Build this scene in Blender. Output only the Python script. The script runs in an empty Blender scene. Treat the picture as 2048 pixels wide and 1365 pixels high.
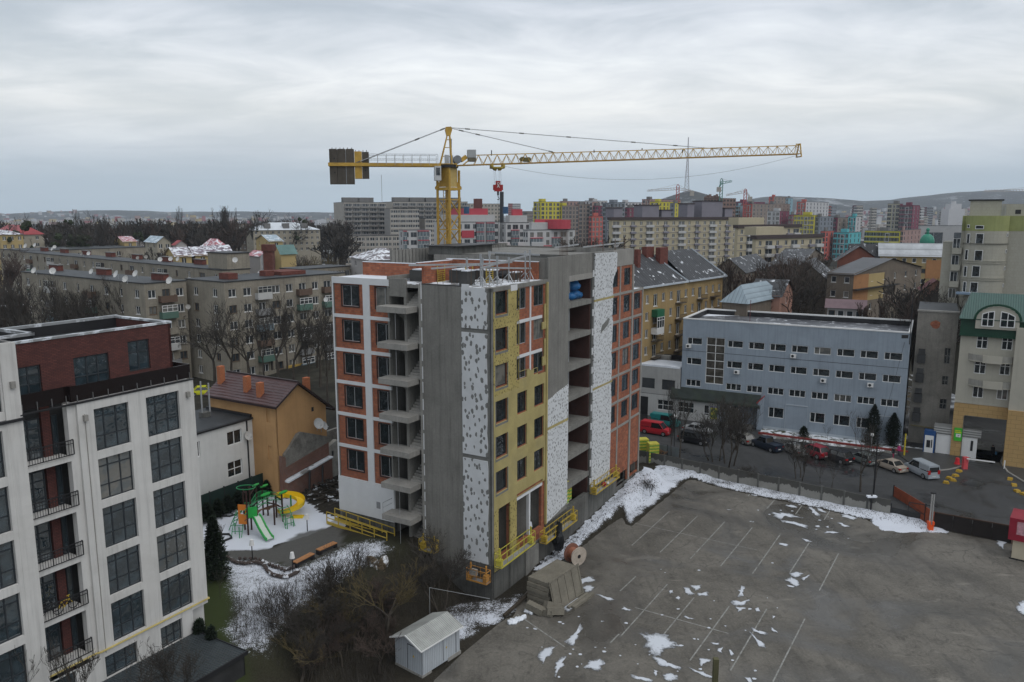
import bpy, math, random
from mathutils import Vector, Matrix, noise
R_=math.radians
random.seed(7)
S=bpy.context.scene; COL=S.collection
# ---------------------------------------------------------------- camera
FPX=1560.0; PIT=R_(9.3); CH=36.0
cd=bpy.data.cameras.new('camera'); cam=bpy.data.objects.new('camera',cd); COL.objects.link(cam)
cam.location=(0,0,CH); cam.rotation_euler=(R_(90)-PIT,0,0)
cd.sensor_width=36; cd.lens=FPX/2048*36; cd.clip_start=0.5; cd.clip_end=30000
S.camera=cam
# ---------------------------------------------------------------- world
w=bpy.data.worlds.new('World'); S.world=w; w.use_nodes=True
nt=w.node_tree; nt.nodes.clear()
SUN_EL,SUN_AZ=R_(52),R_(125)   # azimuth measured clockwise from +Y: behind right shoulder
def wn(t,**k):
    n=nt.nodes.new(t)
    for a,b in k.items(): setattr(n,a,b)
    return n
out=wn('ShaderNodeOutputWorld'); bg=wn('ShaderNodeBackground'); bg2=wn('ShaderNodeBackground'); mxs=wn('ShaderNodeMixShader')
sky=wn('ShaderNodeTexSky',sky_type='NISHITA',sun_disc=False,sun_elevation=SUN_EL,sun_rotation=SUN_AZ,air_density=1.0,dust_density=3.0)
bg.inputs[1].default_value=0.07
nt.links.new(sky.outputs[0],bg.inputs[0])
tc=wn('ShaderNodeTexCoord'); sx=wn('ShaderNodeSeparateXYZ'); nt.links.new(tc.outputs['Generated'],sx.inputs[0])
def mth(op,a,b=None,c=None,clamp=False):
    n=wn('ShaderNodeMath',operation=op,use_clamp=clamp)
    for i,v in enumerate((a,b,c)):
        if v is None: continue
        if isinstance(v,(int,float)): n.inputs[i].default_value=v
        else: nt.links.new(v,n.inputs[i])
    return n.outputs[0]
zz=mth('MAXIMUM',sx.outputs[2],0.0)
den=mth('ADD',zz,0.10)
cx=mth('DIVIDE',sx.outputs[0],den); cy=mth('DIVIDE',sx.outputs[1],den)
cb=wn('ShaderNodeCombineXYZ'); nt.links.new(cx,cb.inputs[0]); nt.links.new(cy,cb.inputs[1])
def nz(scale,det,rough,dist,vec,sc=(1,1,1),loc=(0,0,0)):
    mp=wn('ShaderNodeMapping'); mp.inputs['Scale'].default_value=sc; mp.inputs['Location'].default_value=loc
    nt.links.new(vec,mp.inputs[0])
    n=wn('ShaderNodeTexNoise'); n.inputs['Scale'].default_value=scale; n.inputs['Detail'].default_value=det
    n.inputs['Roughness'].default_value=rough; n.inputs['Distortion'].default_value=dist
    nt.links.new(mp.outputs[0],n.inputs[0]); return n.outputs[0]
n1=nz(0.42,7,0.55,0.5,cb.outputs[0],(0.75,1,1),(3.1,1.7,0))
n2=nz(1.7,6,0.6,0.8,cb.outputs[0],(0.7,1,1),(7.3,4.1,0))
nn=mth('ADD',mth('MULTIPLY',n1,0.7),mth('MULTIPLY',n2,0.3))
def ramp(fac,pts):
    r=wn('ShaderNodeValToRGB'); e=r.color_ramp.elements
    e[0].position=pts[0][0]; e[0].color=(*pts[0][1],1); e[1].position=pts[-1][0]; e[1].color=(*pts[-1][1],1)
    for p,c in pts[1:-1]:
        x=e.new(p); x.color=(*c,1)
    nt.links.new(fac,r.inputs[0]); return r.outputs[0]
cl=ramp(nn,[(0.36,(0.42,0.465,0.505)),(0.45,(0.53,0.565,0.595)),(0.52,(0.68,0.70,0.725)),(0.62,(0.88,0.89,0.89))])
# overcast elevation profile: pale blue at the horizon, bright cream layer low down, greyer deck above
el=ramp(sx.outputs[2],[(0.0,(0.86,1.0,1.10)),(0.035,(0.88,1.0,1.08)),(0.075,(1.04,1.08,1.11)),(0.12,(1.30,1.28,1.23)),(0.18,(1.10,1.12,1.13)),(0.25,(.93,.97,1.03)),(0.5,(.97,1.0,1.04)),(1.0,(1.15,1.16,1.18))])
mc=wn('ShaderNodeMix',data_type='RGBA',blend_type='MULTIPLY'); mc.inputs[0].default_value=1
# clouds lose contrast near the horizon
flat=wn('ShaderNodeMix',data_type='RGBA'); flat.inputs[7].default_value=(0.60,0.625,0.65,1)
nt.links.new(ramp(sx.outputs[2],[(0.0,(1,1,1)),(0.05,(0.75,)*3),(0.2,(0,0,0))]),flat.inputs[0]); nt.links.new(cl,flat.inputs[6])
nt.links.new(flat.outputs[2],mc.inputs[6]); nt.links.new(el,mc.inputs[7])
nt.links.new(mc.outputs[2],bg2.inputs[0]); bg2.inputs[1].default_value=1.0
mxs.inputs[0].default_value=0.93
nt.links.new(bg.outputs[0],mxs.inputs[1]); nt.links.new(bg2.outputs[0],mxs.inputs[2]); nt.links.new(mxs.outputs[0],out.inputs[0])
# ---------------------------------------------------------------- sun behind cloud
sl=bpy.data.lights.new('sun','SUN'); sun=bpy.data.objects.new('sun',sl); COL.objects.link(sun)
sl.energy=0.8; sl.angle=R_(50); sl.color=(1.0,0.97,0.93)
sd=Vector((math.sin(SUN_AZ)*math.cos(SUN_EL),math.cos(SUN_AZ)*math.cos(SUN_EL),math.sin(SUN_EL)))
sun.rotation_euler=sd.to_track_quat('Z','Y').to_euler()
# ---------------------------------------------------------------- colour management
S.view_settings.view_transform='Standard'; S.view_settings.look='None'; S.view_settings.gamma=1
S.view_settings.use_curve_mapping=False; S.view_settings.exposure=0.26
S.render.engine='CYCLES'

# ================================================================ helpers
_c,_s=math.cos(PIT),math.sin(PIT)
def ray(u,v):
    a=(u-1024)/FPX; b=(v-682.5)/FPX
    return (a,_c-b*_s,-_s-b*_c)
def G(u,v,z=0.0):
    d=ray(u,v); t=(z-CH)/d[2]; return Vector((d[0]*t,d[1]*t,z))
def AY(u,v,Y):
    d=ray(u,v); t=Y/d[1]; return Vector((d[0]*t,Y,CH+d[2]*t))
class Fr:
    """vertical frame: x along the wall (left to right seen from outside), y inwards, z world height"""
    def __init__(s,p,deg):
        s.p=Vector((p[0],p[1],0)); s.deg=deg; a=R_(deg); s.d=Vector((math.cos(a),math.sin(a),0)); s.i=Vector((-math.sin(a),math.cos(a),0))
    def w(s,x,y=0.0,z=0.0): return s.p+s.d*x+s.i*y+Vector((0,0,z))
    def uv(s,u,v,off=0.0):
        d=ray(u,v); n=s.i; t=(s.p.dot(n)+off)/(d[0]*n.x+d[1]*n.y)
        q=Vector((d[0]*t,d[1]*t,CH+d[2]*t)); r=q-s.p
        return r.dot(s.d),q.z
    def left(s,y): return Fr(s.w(0,y),s.deg-90)      # left side wall: from back corner to front corner
    def right(s,x): return Fr(s.w(x,0),s.deg+90)
    def sub(s,x,y=0.0): return Fr(s.w(x,y),s.deg)
class M:
    def __init__(s): s.v=[]; s.f=[]; s.m=[]; s.k=0
    def q(s,*pts):
        n=len(s.v); s.v+= [tuple(p) for p in pts]; s.f.append(tuple(range(n,n+len(pts)))); s.m.append(s.k); return s
    def box(s,x0,x1,y0,y1,z0,z1):
        n=len(s.v); s.v+=[(x0,y0,z0),(x1,y0,z0),(x1,y1,z0),(x0,y1,z0),(x0,y0,z1),(x1,y0,z1),(x1,y1,z1),(x0,y1,z1)]
        for f in ((0,1,5,4),(1,2,6,5),(2,3,7,6),(3,0,4,7),(4,5,6,7),(3,2,1,0)): s.f.append(tuple(n+i for i in f)); s.m.append(s.k)
        return s
    def prism(s,poly,z0,z1):
        """poly: xy list counter-clockwise"""
        n=len(s.v); k=len(poly)
        s.v+=[(p[0],p[1],z0) for p in poly]+[(p[0],p[1],z1) for p in poly]
        for i in range(k):
            j=(i+1)%k; s.f.append((n+i,n+j,n+k+j,n+k+i)); s.m.append(s.k)
        s.f.append(tuple(n+k+i for i in range(k))); s.m.append(s.k); s.f.append(tuple(n+k-1-i for i in range(k))); s.m.append(s.k); return s
    def pz(s,poly,y0,y1):
        """poly in xz, extruded along y"""
        n=len(s.v); k=len(poly)
        s.v+=[(p[0],y0,p[1]) for p in poly]+[(p[0],y1,p[1]) for p in poly]
        for i in range(k):
            j=(i+1)%k; s.f.append((n+i,n+j,n+k+j,n+k+i)); s.m.append(s.k)
        s.f.append(tuple(n+i for i in range(k))); s.m.append(s.k); s.f.append(tuple(n+2*k-1-i for i in range(k))); s.m.append(s.k); return s
    def beam(s,a,b,w,h=None,n=4,r2=None):
        a=Vector(a); b=Vector(b); h=h or w; d=b-a
        if d.length<1e-6: return s
        d.normalize(); up=Vector((0,0,1)) if abs(d.z)<0.95 else Vector((1,0,0))
        x=d.cross(up).normalized(); y=x.cross(d).normalized()
        k0=len(s.v); q=1 if r2 is None else r2
        for P,sc in ((a,1),(b,q)):
            for i in range(n):
                t=2*math.pi*(i+.5)/n; rr=.7071 if n==4 else .5
                s.v.append(tuple(P+x*math.cos(t)*w*rr*sc+y*math.sin(t)*h*rr*sc))
        for i in range(n):
            j=(i+1)%n; s.f.append((k0+j,k0+i,k0+n+i,k0+n+j)); s.m.append(s.k)
        s.f.append(tuple(k0+i for i in range(n))); s.m.append(s.k); s.f.append(tuple(k0+2*n-1-i for i in range(n))); s.m.append(s.k)
        return s
    def path(s,pts,w,n=4,h=None):
        for a,b in zip(pts[:-1],pts[1:]): s.beam(a,b,w,h,n)
        return s
    def cyl(s,c,r,z0,z1,n=12,r1=None):
        r1=r if r1 is None else r1; k=len(s.v)
        for z,rr in ((z0,r),(z1,r1)):
            for i in range(n):
                t=2*math.pi*i/n; s.v.append((c[0]+math.cos(t)*rr,c[1]+math.sin(t)*rr,z))
        for i in range(n):
            j=(i+1)%n; s.f.append((k+i,k+j,k+n+j,k+n+i)); s.m.append(s.k)
        s.f.append(tuple(k+n+i for i in range(n))); s.m.append(s.k); s.f.append(tuple(k+n-1-i for i in range(n))); s.m.append(s.k); return s
    def ball(s,c,r,n=8,m=5,sz=1.0,jit=0.0):
        k=len(s.v)
        for a in range(1,m):
            ph=math.pi*a/m
            for i in range(n):
                t=2*math.pi*i/n; rr=r*(1+random.uniform(-jit,jit))
                s.v.append((c[0]+rr*math.sin(ph)*math.cos(t),c[1]+rr*math.sin(ph)*math.sin(t),c[2]+rr*sz*math.cos(ph)))
        s.v.append((c[0],c[1],c[2]+r*sz)); s.v.append((c[0],c[1],c[2]-r*sz)); T=len(s.v)-2
        for a in range(m-2):
            for i in range(n):
                j=(i+1)%n; s.f.append((k+a*n+j,k+a*n+i,k+(a+1)*n+i,k+(a+1)*n+j)); s.m.append(s.k)
        for i in range(n):
            j=(i+1)%n; s.f.append((k+i,k+j,T)); s.m.append(s.k); s.f.append((k+(m-2)*n+j,k+(m-2)*n+i,T+1)); s.m.append(s.k)
        return s
    def wall(s,x0,x1,z0,z1,holes=(),dep=0.18,y=0.0):
        """wall face at y with real openings and their reveals"""
        hs=[(max(a,x0),max(b,z0),min(c,x1),min(d,z1)) for a,b,c,d in holes]; hs=[h for h in hs if h[2]-h[0]>.01 and h[3]-h[1]>.01]
        xs=sorted({round(v,3) for v in [x0,x1]+[h[0] for h in hs]+[h[2] for h in hs]})
        zs=sorted({round(v,3) for v in [z0,z1]+[h[1] for h in hs]+[h[3] for h in hs]})
        for b,d in zip(zs[:-1],zs[1:]):
            zc=(b+d)/2; run=None
            for a,c in zip(xs[:-1],xs[1:]):
                xc=(a+c)/2; inh=any(h[0]<xc<h[2] and h[1]<zc<h[3] for h in hs)
                if not inh: run=a if run is None else run
                if inh and run is not None: s.q((run,y,b),(a,y,b),(a,y,d),(run,y,d)); run=None
            if run is not None: s.q((run,y,b),(x1,y,b),(x1,y,d),(run,y,d))
        for a,b,c,d in hs:
            Y=y+dep
            s.q((a,y,b),(a,Y,b),(c,Y,b),(c,y,b)); s.q((a,y,d),(c,y,d),(c,Y,d),(a,Y,d))
            s.q((a,y,b),(a,y,d),(a,Y,d),(a,Y,b)); s.q((c,y,b),(c,Y,b),(c,Y,d),(c,y,d))
        return s
    def mesh(s,name,mats,smooth=False):
        me=bpy.data.meshes.new(name); me.from_pydata(s.v,[],s.f)
        if not isinstance(mats,(list,tuple)): mats=[mats]
        for m_ in mats: me.materials.append(m_)
        if len(mats)>1: me.polygons.foreach_set('material_index',s.m)
        if smooth: me.polygons.foreach_set('use_smooth',[True]*len(s.f))
        me.update(); return me
    def go(s,name,mats,parent=None,fr=None,smooth=False,kind=None):
        return put(name,s.mesh(name,mats,smooth),parent,fr,kind=kind)
def wpos(o):
    p=Vector(o.location); q=o.parent
    a=o
    while a.parent is not None:
        pr=a.parent; m=Matrix.Rotation(pr.rotation_euler.z,3,'Z'); p=m@p+Vector(pr.location); a=pr
    return p
def wrot(o):
    r=0
    while o is not None: r+=o.rotation_euler.z; o=o.parent
    return r
def put(name,me,parent=None,fr=None,loc=None,rz=None,kind=None):
    """place mesh (written in frame coordinates or, with fr None, world coordinates)"""
    o=bpy.data.objects.new(name,me); COL.objects.link(o)
    L=Vector(fr.p) if fr is not None else Vector((0,0,0)); r=R_(fr.deg) if fr is not None else 0.0
    if loc is not None:
        L=fr.w(*loc) if fr is not None else Vector(loc)
    if rz is not None: r+=rz
    if parent is not None:
        pr=wrot(parent); o.parent=parent
        L=Matrix.Rotation(-pr,3,'Z')@(L-wpos(parent)); r-=pr
    o.location=L; o.rotation_euler=(0,0,r)
    if kind: o['kind']=kind
    return o
def thing(name,label,cat,loc,group=None,kind=None,rz=0):
    o=bpy.data.objects.new(name,None); COL.objects.link(o); o.location=loc; o.rotation_euler=(0,0,rz); o.empty_display_size=.3
    o['label']=label; o['category']=cat
    if group: o['group']=group
    if kind: o['kind']=kind
    return o
def tag(o,label,cat,group=None):
    o['label']=label; o['category']=cat
    if group: o['group']=group
    return o
def struct(o): o['kind']='structure'; return o
def copy_tree(o,loc,rz=None,label=None,sc=None,group=None):
    r=o.copy(); COL.objects.link(r); r.location=loc
    if rz is not None: r.rotation_euler=(0,0,rz)
    if sc is not None: r.scale=sc if isinstance(sc,(tuple,list)) else (sc,sc,sc)
    if label: r['label']=label
    if group: r['group']=group
    for ch in o.children:
        c=ch.copy(); COL.objects.link(c); c.parent=r
        for g in ch.children:
            d=g.copy(); COL.objects.link(d); d.parent=c
    return r
# ---------------------------------------------------------------- materials
def lin(c): return tuple(((x/255)/12.92 if x/255<=0.04045 else ((x/255+0.055)/1.055)**2.4) for x in c)
class NT:
    def __init__(s,m): s.t=m.node_tree; s.n=s.t.nodes; s.l=s.t.links
    def nw(s,t,**k):
        n=s.n.new(t)
        for a,b in k.items(): setattr(n,a,b)
        return n
    def put(s,sock,v):
        if hasattr(v,'links') or isinstance(v,bpy.types.NodeSocket): s.l.new(v,sock)
        elif isinstance(v,(tuple,list)) and len(v)==3 and sock.type=='RGBA': sock.default_value=(*v,1)
        else: sock.default_value=v
    def math(s,op,a,b=0.0,clamp=False):
        n=s.nw('ShaderNodeMath',operation=op,use_clamp=clamp); s.put(n.inputs[0],a); s.put(n.inputs[1],b); return n.outputs[0]
    def mix(s,f,a,b,bt='MIX'):
        n=s.nw('ShaderNodeMix',data_type='RGBA',blend_type=bt); s.put(n.inputs[0],f); s.put(n.inputs[6],a); s.put(n.inputs[7],b); return n.outputs[2]
    def vec(s,kind='Object',sc=(1,1,1),rot=(0,0,0)):
        if kind=='World': o=s.nw('ShaderNodeNewGeometry').outputs['Position']
        else: o=s.nw('ShaderNodeTexCoord').outputs[kind]
        m=s.nw('ShaderNodeMapping'); m.inputs['Scale'].default_value=sc; m.inputs['Rotation'].default_value=rot; s.l.new(o,m.inputs[0]); return m.outputs[0]
    def noise(s,v,scale,det=4,rough=.6,dist=0.0):
        n=s.nw('ShaderNodeTexNoise'); s.l.new(v,n.inputs[0]); n.inputs['Scale'].default_value=scale; n.inputs['Detail'].default_value=det
        n.inputs['Roughness'].default_value=rough; n.inputs['Distortion'].default_value=dist; return n.outputs[0]
    def map(s,v,a,b,c=0.0,d=1.0):
        n=s.nw('ShaderNodeMapRange'); s.put(n.inputs[0],v); n.inputs[1].default_value=a; n.inputs[2].default_value=b; n.inputs[3].default_value=c; n.inputs[4].default_value=d; return n.outputs[0]
MATS={}
def mat(name,rgb,rough=0.85,var=0.18,sc=0.7,metal=0.0,spec=0.3,dirt=None,dirt_amt=0.0,streak=0.0,bump=0.0,fine=0.0,kind='Object',snow=0.0,extra=None):
    """rgb: linear base colour. var: broad tone variation; streak: vertical run-off stains; dirt: patches; snow: thin snow cover"""
    if name in MATS: return MATS[name]
    m=bpy.data.materials.new(name); m.use_nodes=True; MATS[name]=m
    t=NT(m); b=t.n['Principled BSDF']; b.inputs['Roughness'].default_value=rough; b.inputs['Metallic'].default_value=metal
    b.inputs['Specular IOR Level'].default_value=spec
    v=t.vec(kind); n=t.noise(v,sc,5,.62,.3)
    f=t.map(n,.3,.7,1-var,1+var)
    cc=t.nw('ShaderNodeVectorMath',operation='SCALE'); cc.inputs[0].default_value=rgb; t.l.new(f,cc.inputs['Scale']); col=cc.outputs[0]
    if fine>0:
        n2=t.noise(v,sc*14,4,.7); c2=t.nw('ShaderNodeVectorMath',operation='SCALE'); t.l.new(col,c2.inputs[0]); t.l.new(t.map(n2,.3,.7,1-fine,1+fine),c2.inputs['Scale']); col=c2.outputs[0]
    if extra: col=extra(t,v,col,b)
    if streak>0:
        vs=t.vec(kind,(2.2,2.2,.09)); ns=t.noise(vs,1.3,5,.7)
        col=t.mix(t.map(ns,.48,.72,0,streak),col,tuple(x*.35 for x in rgb))
    if dirt_amt>0:
        nd=t.noise(v,sc*.45,6,.68,.6); col=t.mix(t.map(nd,.5,.66,0,dirt_amt),col,dirt or (.05,.045,.04))
    if snow>0:
        nsn=t.noise(v,.8,6,.65,.4); col=t.mix(t.map(nsn,.62-snow*.35,.68-snow*.3,0,.95),col,(.72,.75,.79))
    if bump>0:
        bp=t.nw('ShaderNodeBump'); bp.inputs['Strength'].default_value=bump; bp.inputs['Distance'].default_value=.05
        t.l.new(t.noise(v,sc*9,5,.7),bp.inputs['Height']); t.l.new(bp.outputs[0],b.inputs['Normal'])
    t.l.new(col,b.inputs['Base Color']); return m
def brickx(c2,mort,bw=.26,bh=.085,ms=.012,varc=.6,ox=0.0):
    """brick courses in wall plane (x,z of the wall frame)"""
    def fn(t,v,col,b):
        s=t.nw('ShaderNodeSeparateXYZ'); t.l.new(v,s.inputs[0]); c=t.nw('ShaderNodeCombineXYZ')
        t.l.new(t.math('ADD',s.outputs[0],s.outputs[1]),c.inputs[0]); t.l.new(s.outputs[2],c.inputs[1])
        k=t.nw('ShaderNodeTexBrick'); t.l.new(c.outputs[0],k.inputs[0]); t.l.new(col,k.inputs['Color1'])
        t.put(k.inputs['Color2'],c2); t.put(k.inputs['Mortar'],mort); k.inputs['Scale'].default_value=1
        k.inputs['Mortar Size'].default_value=ms; k.inputs['Brick Width'].default_value=bw; k.inputs['Row Height'].default_value=bh; k.inputs['Bias'].default_value=-.1
        return k.outputs[0]
    return fn
def spotx(scale,thr,dark,amount=.9,dens=.5):
    """scattered adhesive/dowel marks"""
    def fn(t,v,col,b):
        s=t.nw('ShaderNodeSeparateXYZ'); t.l.new(v,s.inputs[0]); c=t.nw('ShaderNodeCombineXYZ')
        t.l.new(s.outputs[0],c.inputs[0]); t.l.new(t.math('MULTIPLY',s.outputs[2],.62),c.inputs[1])
        nb=t.nw('ShaderNodeTexNoise'); t.l.new(v,nb.inputs[0]); nb.inputs['Scale'].default_value=4.5; nb.inputs['Detail'].default_value=3
        add=t.nw('ShaderNodeVectorMath',operation='MULTIPLY_ADD'); t.l.new(nb.outputs[1],add.inputs[0]); add.inputs[1].default_value=(.22,.22,0); t.l.new(c.outputs[0],add.inputs[2])
        k=t.nw('ShaderNodeTexVoronoi',feature='F1',voronoi_dimensions='2D'); t.l.new(add.outputs[0],k.inputs['Vector']); k.inputs['Scale'].default_value=scale; k.inputs['Randomness'].default_value=.95
        rn=t.nw('ShaderNodeSeparateColor'); t.l.new(k.outputs['Color'],rn.inputs[0])
        r=t.math('MULTIPLY',rn.outputs[0],thr*.5); r=t.math('ADD',r,thr*.55)
        msk=t.math('LESS_THAN',k.outputs['Distance'],r); keep=t.math('LESS_THAN',rn.outputs[1],dens)
        return t.mix(t.math('MULTIPLY',t.math('MULTIPLY',msk,keep),amount),col,dark)
    return fn
def ribx(step,depth=.5,axis=0):
    def fn(t,v,col,b):
        s=t.nw('ShaderNodeSeparateXYZ'); t.l.new(v,s.inputs[0])
        a=t.math('SINE',t.math('MULTIPLY',s.outputs[axis],2*math.pi/step))
        bp=t.nw('ShaderNodeBump'); bp.inputs['Strength'].default_value=depth; bp.inputs['Distance'].default_value=.04; t.l.new(a,bp.inputs['Height']); t.l.new(bp.outputs[0],b.inputs['Normal'])
        return t.mix(t.map(a,-1,-.6,.35,0),col,(.02,.02,.02))
    return fn
def glassmat(name,base=(.012,.016,.018),lightp=.12,rough=.06,ior=1.5):
    m=bpy.data.materials.new(name); m.use_nodes=True; t=NT(m); b=t.n['Principled BSDF']
    oi=t.nw('ShaderNodeObjectInfo'); r=oi.outputs['Random']
    v=t.vec('Object',(1,1,1)); n=t.noise(v,1.1,2,.5)
    c=t.mix(t.map(r,1-lightp,1-lightp+.02),base,(.16,.155,.14)); c=t.mix(t.map(n,.45,.6,0,.5),c,tuple(x*2.5 for x in base))  # paler noise patches in the pane colour stand in for reflections
    t.l.new(c,b.inputs['Base Color']); b.inputs['Roughness'].default_value=rough; b.inputs['Specular IOR Level'].default_value=.75; b.inputs['IOR'].default_value=ior
    nb=t.noise(t.vec('World'),.9,2,.5); bp=t.nw('ShaderNodeBump'); bp.inputs['Strength'].default_value=.22; bp.inputs['Distance'].default_value=.35; t.l.new(nb,bp.inputs['Height']); t.l.new(bp.outputs[0],b.inputs['Normal'])
    return m
GLASS=glassmat('glass_dark'); GLASSF=glassmat('glass_far',(.03,.035,.04),.2,.15); GLASSB=glassmat('glass_blue',(.022,.034,.042),.10,.03,2.1)
WHITE=mat('white_render',(.60,.60,.585),.8,.05,.4,streak=.12,dirt_amt=.12,dirt=(.3,.29,.27))
PVC=mat('white_window_plastic',(.68,.68,.67),.4,.04)
DKF=mat('anthracite_frame',(.03,.035,.04),.45,.1)
BLKF=mat('black_reveal_tape',(.012,.013,.015),.7,.2)
CONC=mat('raw_concrete',(.19,.185,.17),.9,.16,.35,streak=.55,bump=.15,fine=.12)
CONCD=mat('damp_dark_concrete',(.12,.12,.112),.85,.25,.4,streak=.85,dirt_amt=.5,bump=.15,fine=.12)
CONCL=mat('pale_concrete',(.27,.26,.24),.9,.14,.6,streak=.25,fine=.12,bump=.1)
SNOW=mat('snow',(.66,.69,.74),.75,.1,.6,bump=.3,fine=.05)
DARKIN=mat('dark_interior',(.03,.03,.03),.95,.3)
ORBR=mat('hollow_clay_block',(.35,.12,.062),.9,.25,.5,streak=.25,dirt_amt=.3,dirt=(.17,.09,.06),extra=brickx((.22,.07,.04),(.17,.11,.085),.38,.235,.014))
BLKS=mat('black_steel',(.02,.02,.022),.5,.2)
YEL=mat('safety_yellow_paint',(.46,.33,.05),.5,.18,1.5,dirt_amt=.25,dirt=(.2,.12,.05))
STEEL=mat('galvanised_steel',(.36,.37,.38),.45,.15,1.5,metal=.3)
# ---------------------------------------------------------------- windows
WC={}
def win_mesh(w,h,cols,trs,fw,fm,gm,dep,dk):
    """w,h size; cols: relative widths; trs: transom heights as fraction; returns (frame mesh, pane mesh)"""
    key=(round(w,2),round(h,2),tuple(cols),tuple(trs),fw,fm.name,gm.name,dk)
    if key in WC: return WC[key]
    a=M(); t=fw; d0,d1=-dep*0,.06
    a.box(0,w,d0,d1,0,t).box(0,w,d0,d1,h-t,h).box(0,t,d0,d1,t,h-t).box(w-t,w,d0,d1,t,h-t)
    tot=sum(cols); x=0
    for c in cols[:-1]:
        x+=c/tot*w; a.box(x-t*.55,x+t*.55,d0+.002,d1,t,h-t)
    for q in trs: a.box(t,w-t,d0+.004,d1,h*q-t*.5,h*q+t*.5)
    if dk: a.k=1; a.box(-.07,w+.07,-.03,.05,-.09,-.002)   # sill
    p=M(); p.q((t,.04,t),(w-t,.04,t),(w-t,.04,h-t),(t,.04,h-t))
    r=(a.mesh('window',[fm,dk] if dk else [fm]),p.mesh('pane',gm)); WC[key]=r; return r
def window(par,fr,x0,x1,z0,z1,cols=(1,1),trs=(),fm=None,gm=None,dep=.14,fw=.07,sill=None,split=True,label=None,name='window'):
    fm=fm or PVC; gm=gm or GLASS
    f,p=win_mesh(x1-x0,z1-z0,cols,trs,fw,fm,gm,dep,sill)
    o=put(name,f,par,fr,loc=(x0,dep,z0))
    q=bpy.data.objects.new('pane',p); COL.objects.link(q); q.parent=o
    if label: o['label']=label
    return o
# ================================================================ terrain
N0=(-1.83,68.42)
FR=Fr(N0,59.7)                                   # right (street) facade of the unfinished building
FLo=Fr(FR.w(0,0)-Vector((math.cos(R_(-30.3)),math.sin(R_(-30.3)),0))*18.75,-30.3)   # left facade, x=0 at its far left corner
def ss(x,a,b):
    t=min(1,max(0,(x-a)/(b-a))); return t*t*(3-2*t)
def sr(x,y):
    dx,dy=x-N0[0],y-N0[1]; return (-.8634*dx+.5045*dy, .5045*dx+.8634*dy)
def hill(x,y,cx,cy,rx,ry,h):
    q=((x-cx)/rx)**2+((y-cy)/ry)**2; return h*math.exp(-q)
def T(x,y):
    s,r=sr(x,y)
    if r>37: s-=(r-37)*1.1
    z=ss(s,2.5,9.5)*(4+.25*ss(r,-7,0)+2.0*ss(r,25,60))
    far=ss(y,150,190)*8; z=max(z,far) if far>z else z
    if y>500:
        k=ss(y,700,2500); z+= -14*k*(1-.2)
        n=noise.noise(Vector((x*.0012,y*.0012,0)))
        z+= k*(n*22)
        z+=hill(x,y,610,2700,150,260,88)+hill(x,y,640,2850,330,300,34)+hill(x,y,900,3000,200,300,30)
        z+=hill(x,y,1750,4300,520,600,58)+hill(x,y,2650,4700,800,800,98)+hill(x,y,1330,4300,420,600,84)
        z+=hill(x,y,3100,4500,700,900,90)+hill(x,y,1500,3000,500,500,28)+hill(x,y,2000,3300,600,500,34)
        z+=hill(x,y,-900,5600,1500,600,26)+hill(x,y,-2600,5600,1300,700,38)+hill(x,y,-4200,4800,900,900,30)
        z+=k*noise.noise(Vector((x*.006,y*.006,3)))*7
    return z
def axis(fine0,fine1,step,lim0,lim1,g=1.22):
    a=[]; x=fine0
    while x<=fine1: a.append(x); x+=step
    st=step; x=a[-1]
    while x<lim1: st*=g; x+=min(st,95); a.append(min(x,lim1))
    st=step; x=a[0]; b=[]
    while x>lim0: st*=g; x-=min(st,95); b.append(max(x,lim0))
    return b[::-1]+a
def snowmat(name,snowc,c1,c2,attr=True):
    m=bpy.data.materials.new(name); m.use_nodes=True; t=NT(m); b=t.n['Principled BSDF']; b.inputs['Roughness'].default_value=.9; b.inputs['Specular IOR Level'].default_value=.2
    v=t.vec('World'); at=t.nw('ShaderNodeAttribute',attribute_name='zone'); sp=t.nw('ShaderNodeSeparateColor'); t.l.new(at.outputs['Color'],sp.inputs[0])
    n=t.noise(v,1.9,7,.75,.3); n2=t.noise(v,.22,5,.6); nf=t.noise(v,9,4,.8)
    base=t.mix(t.map(n2,.35,.65),c1,c2); base=t.mix(t.map(nf,.4,.62,0,.75),base,tuple(x*.4 for x in c1))
    base=t.mix(sp.outputs[1],base,(.032,.044,.012))
    k=t.math('ADD',t.math('MULTIPLY',n,.4),t.math('MULTIPLY',nf,.6)); th=t.math('SUBTRACT',1.0,sp.outputs[0])
    msk=t.map(t.math('SUBTRACT',k,t.math('ADD',t.math('MULTIPLY',th,.62),.22)),-.02,.05)
    msk=t.math('MULTIPLY',msk,t.map(sp.outputs[0],.02,.12))
    col=t.mix(msk,base,snowc)
    # paving zone
    pv=t.mix(t.noise(v,3,4,.7),(.065,.065,.063),(.11,.108,.1)); col=t.mix(sp.outputs[2],col,pv)
    bp=t.nw('ShaderNodeBump'); bp.inputs['Strength'].default_value=.45; bp.inputs['Distance'].default_value=.08; t.l.new(nf,bp.inputs['Height']); t.l.new(bp.outputs[0],b.inputs['Normal'])
    t.l.new(col,b.inputs['Base Color']); return m
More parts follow.
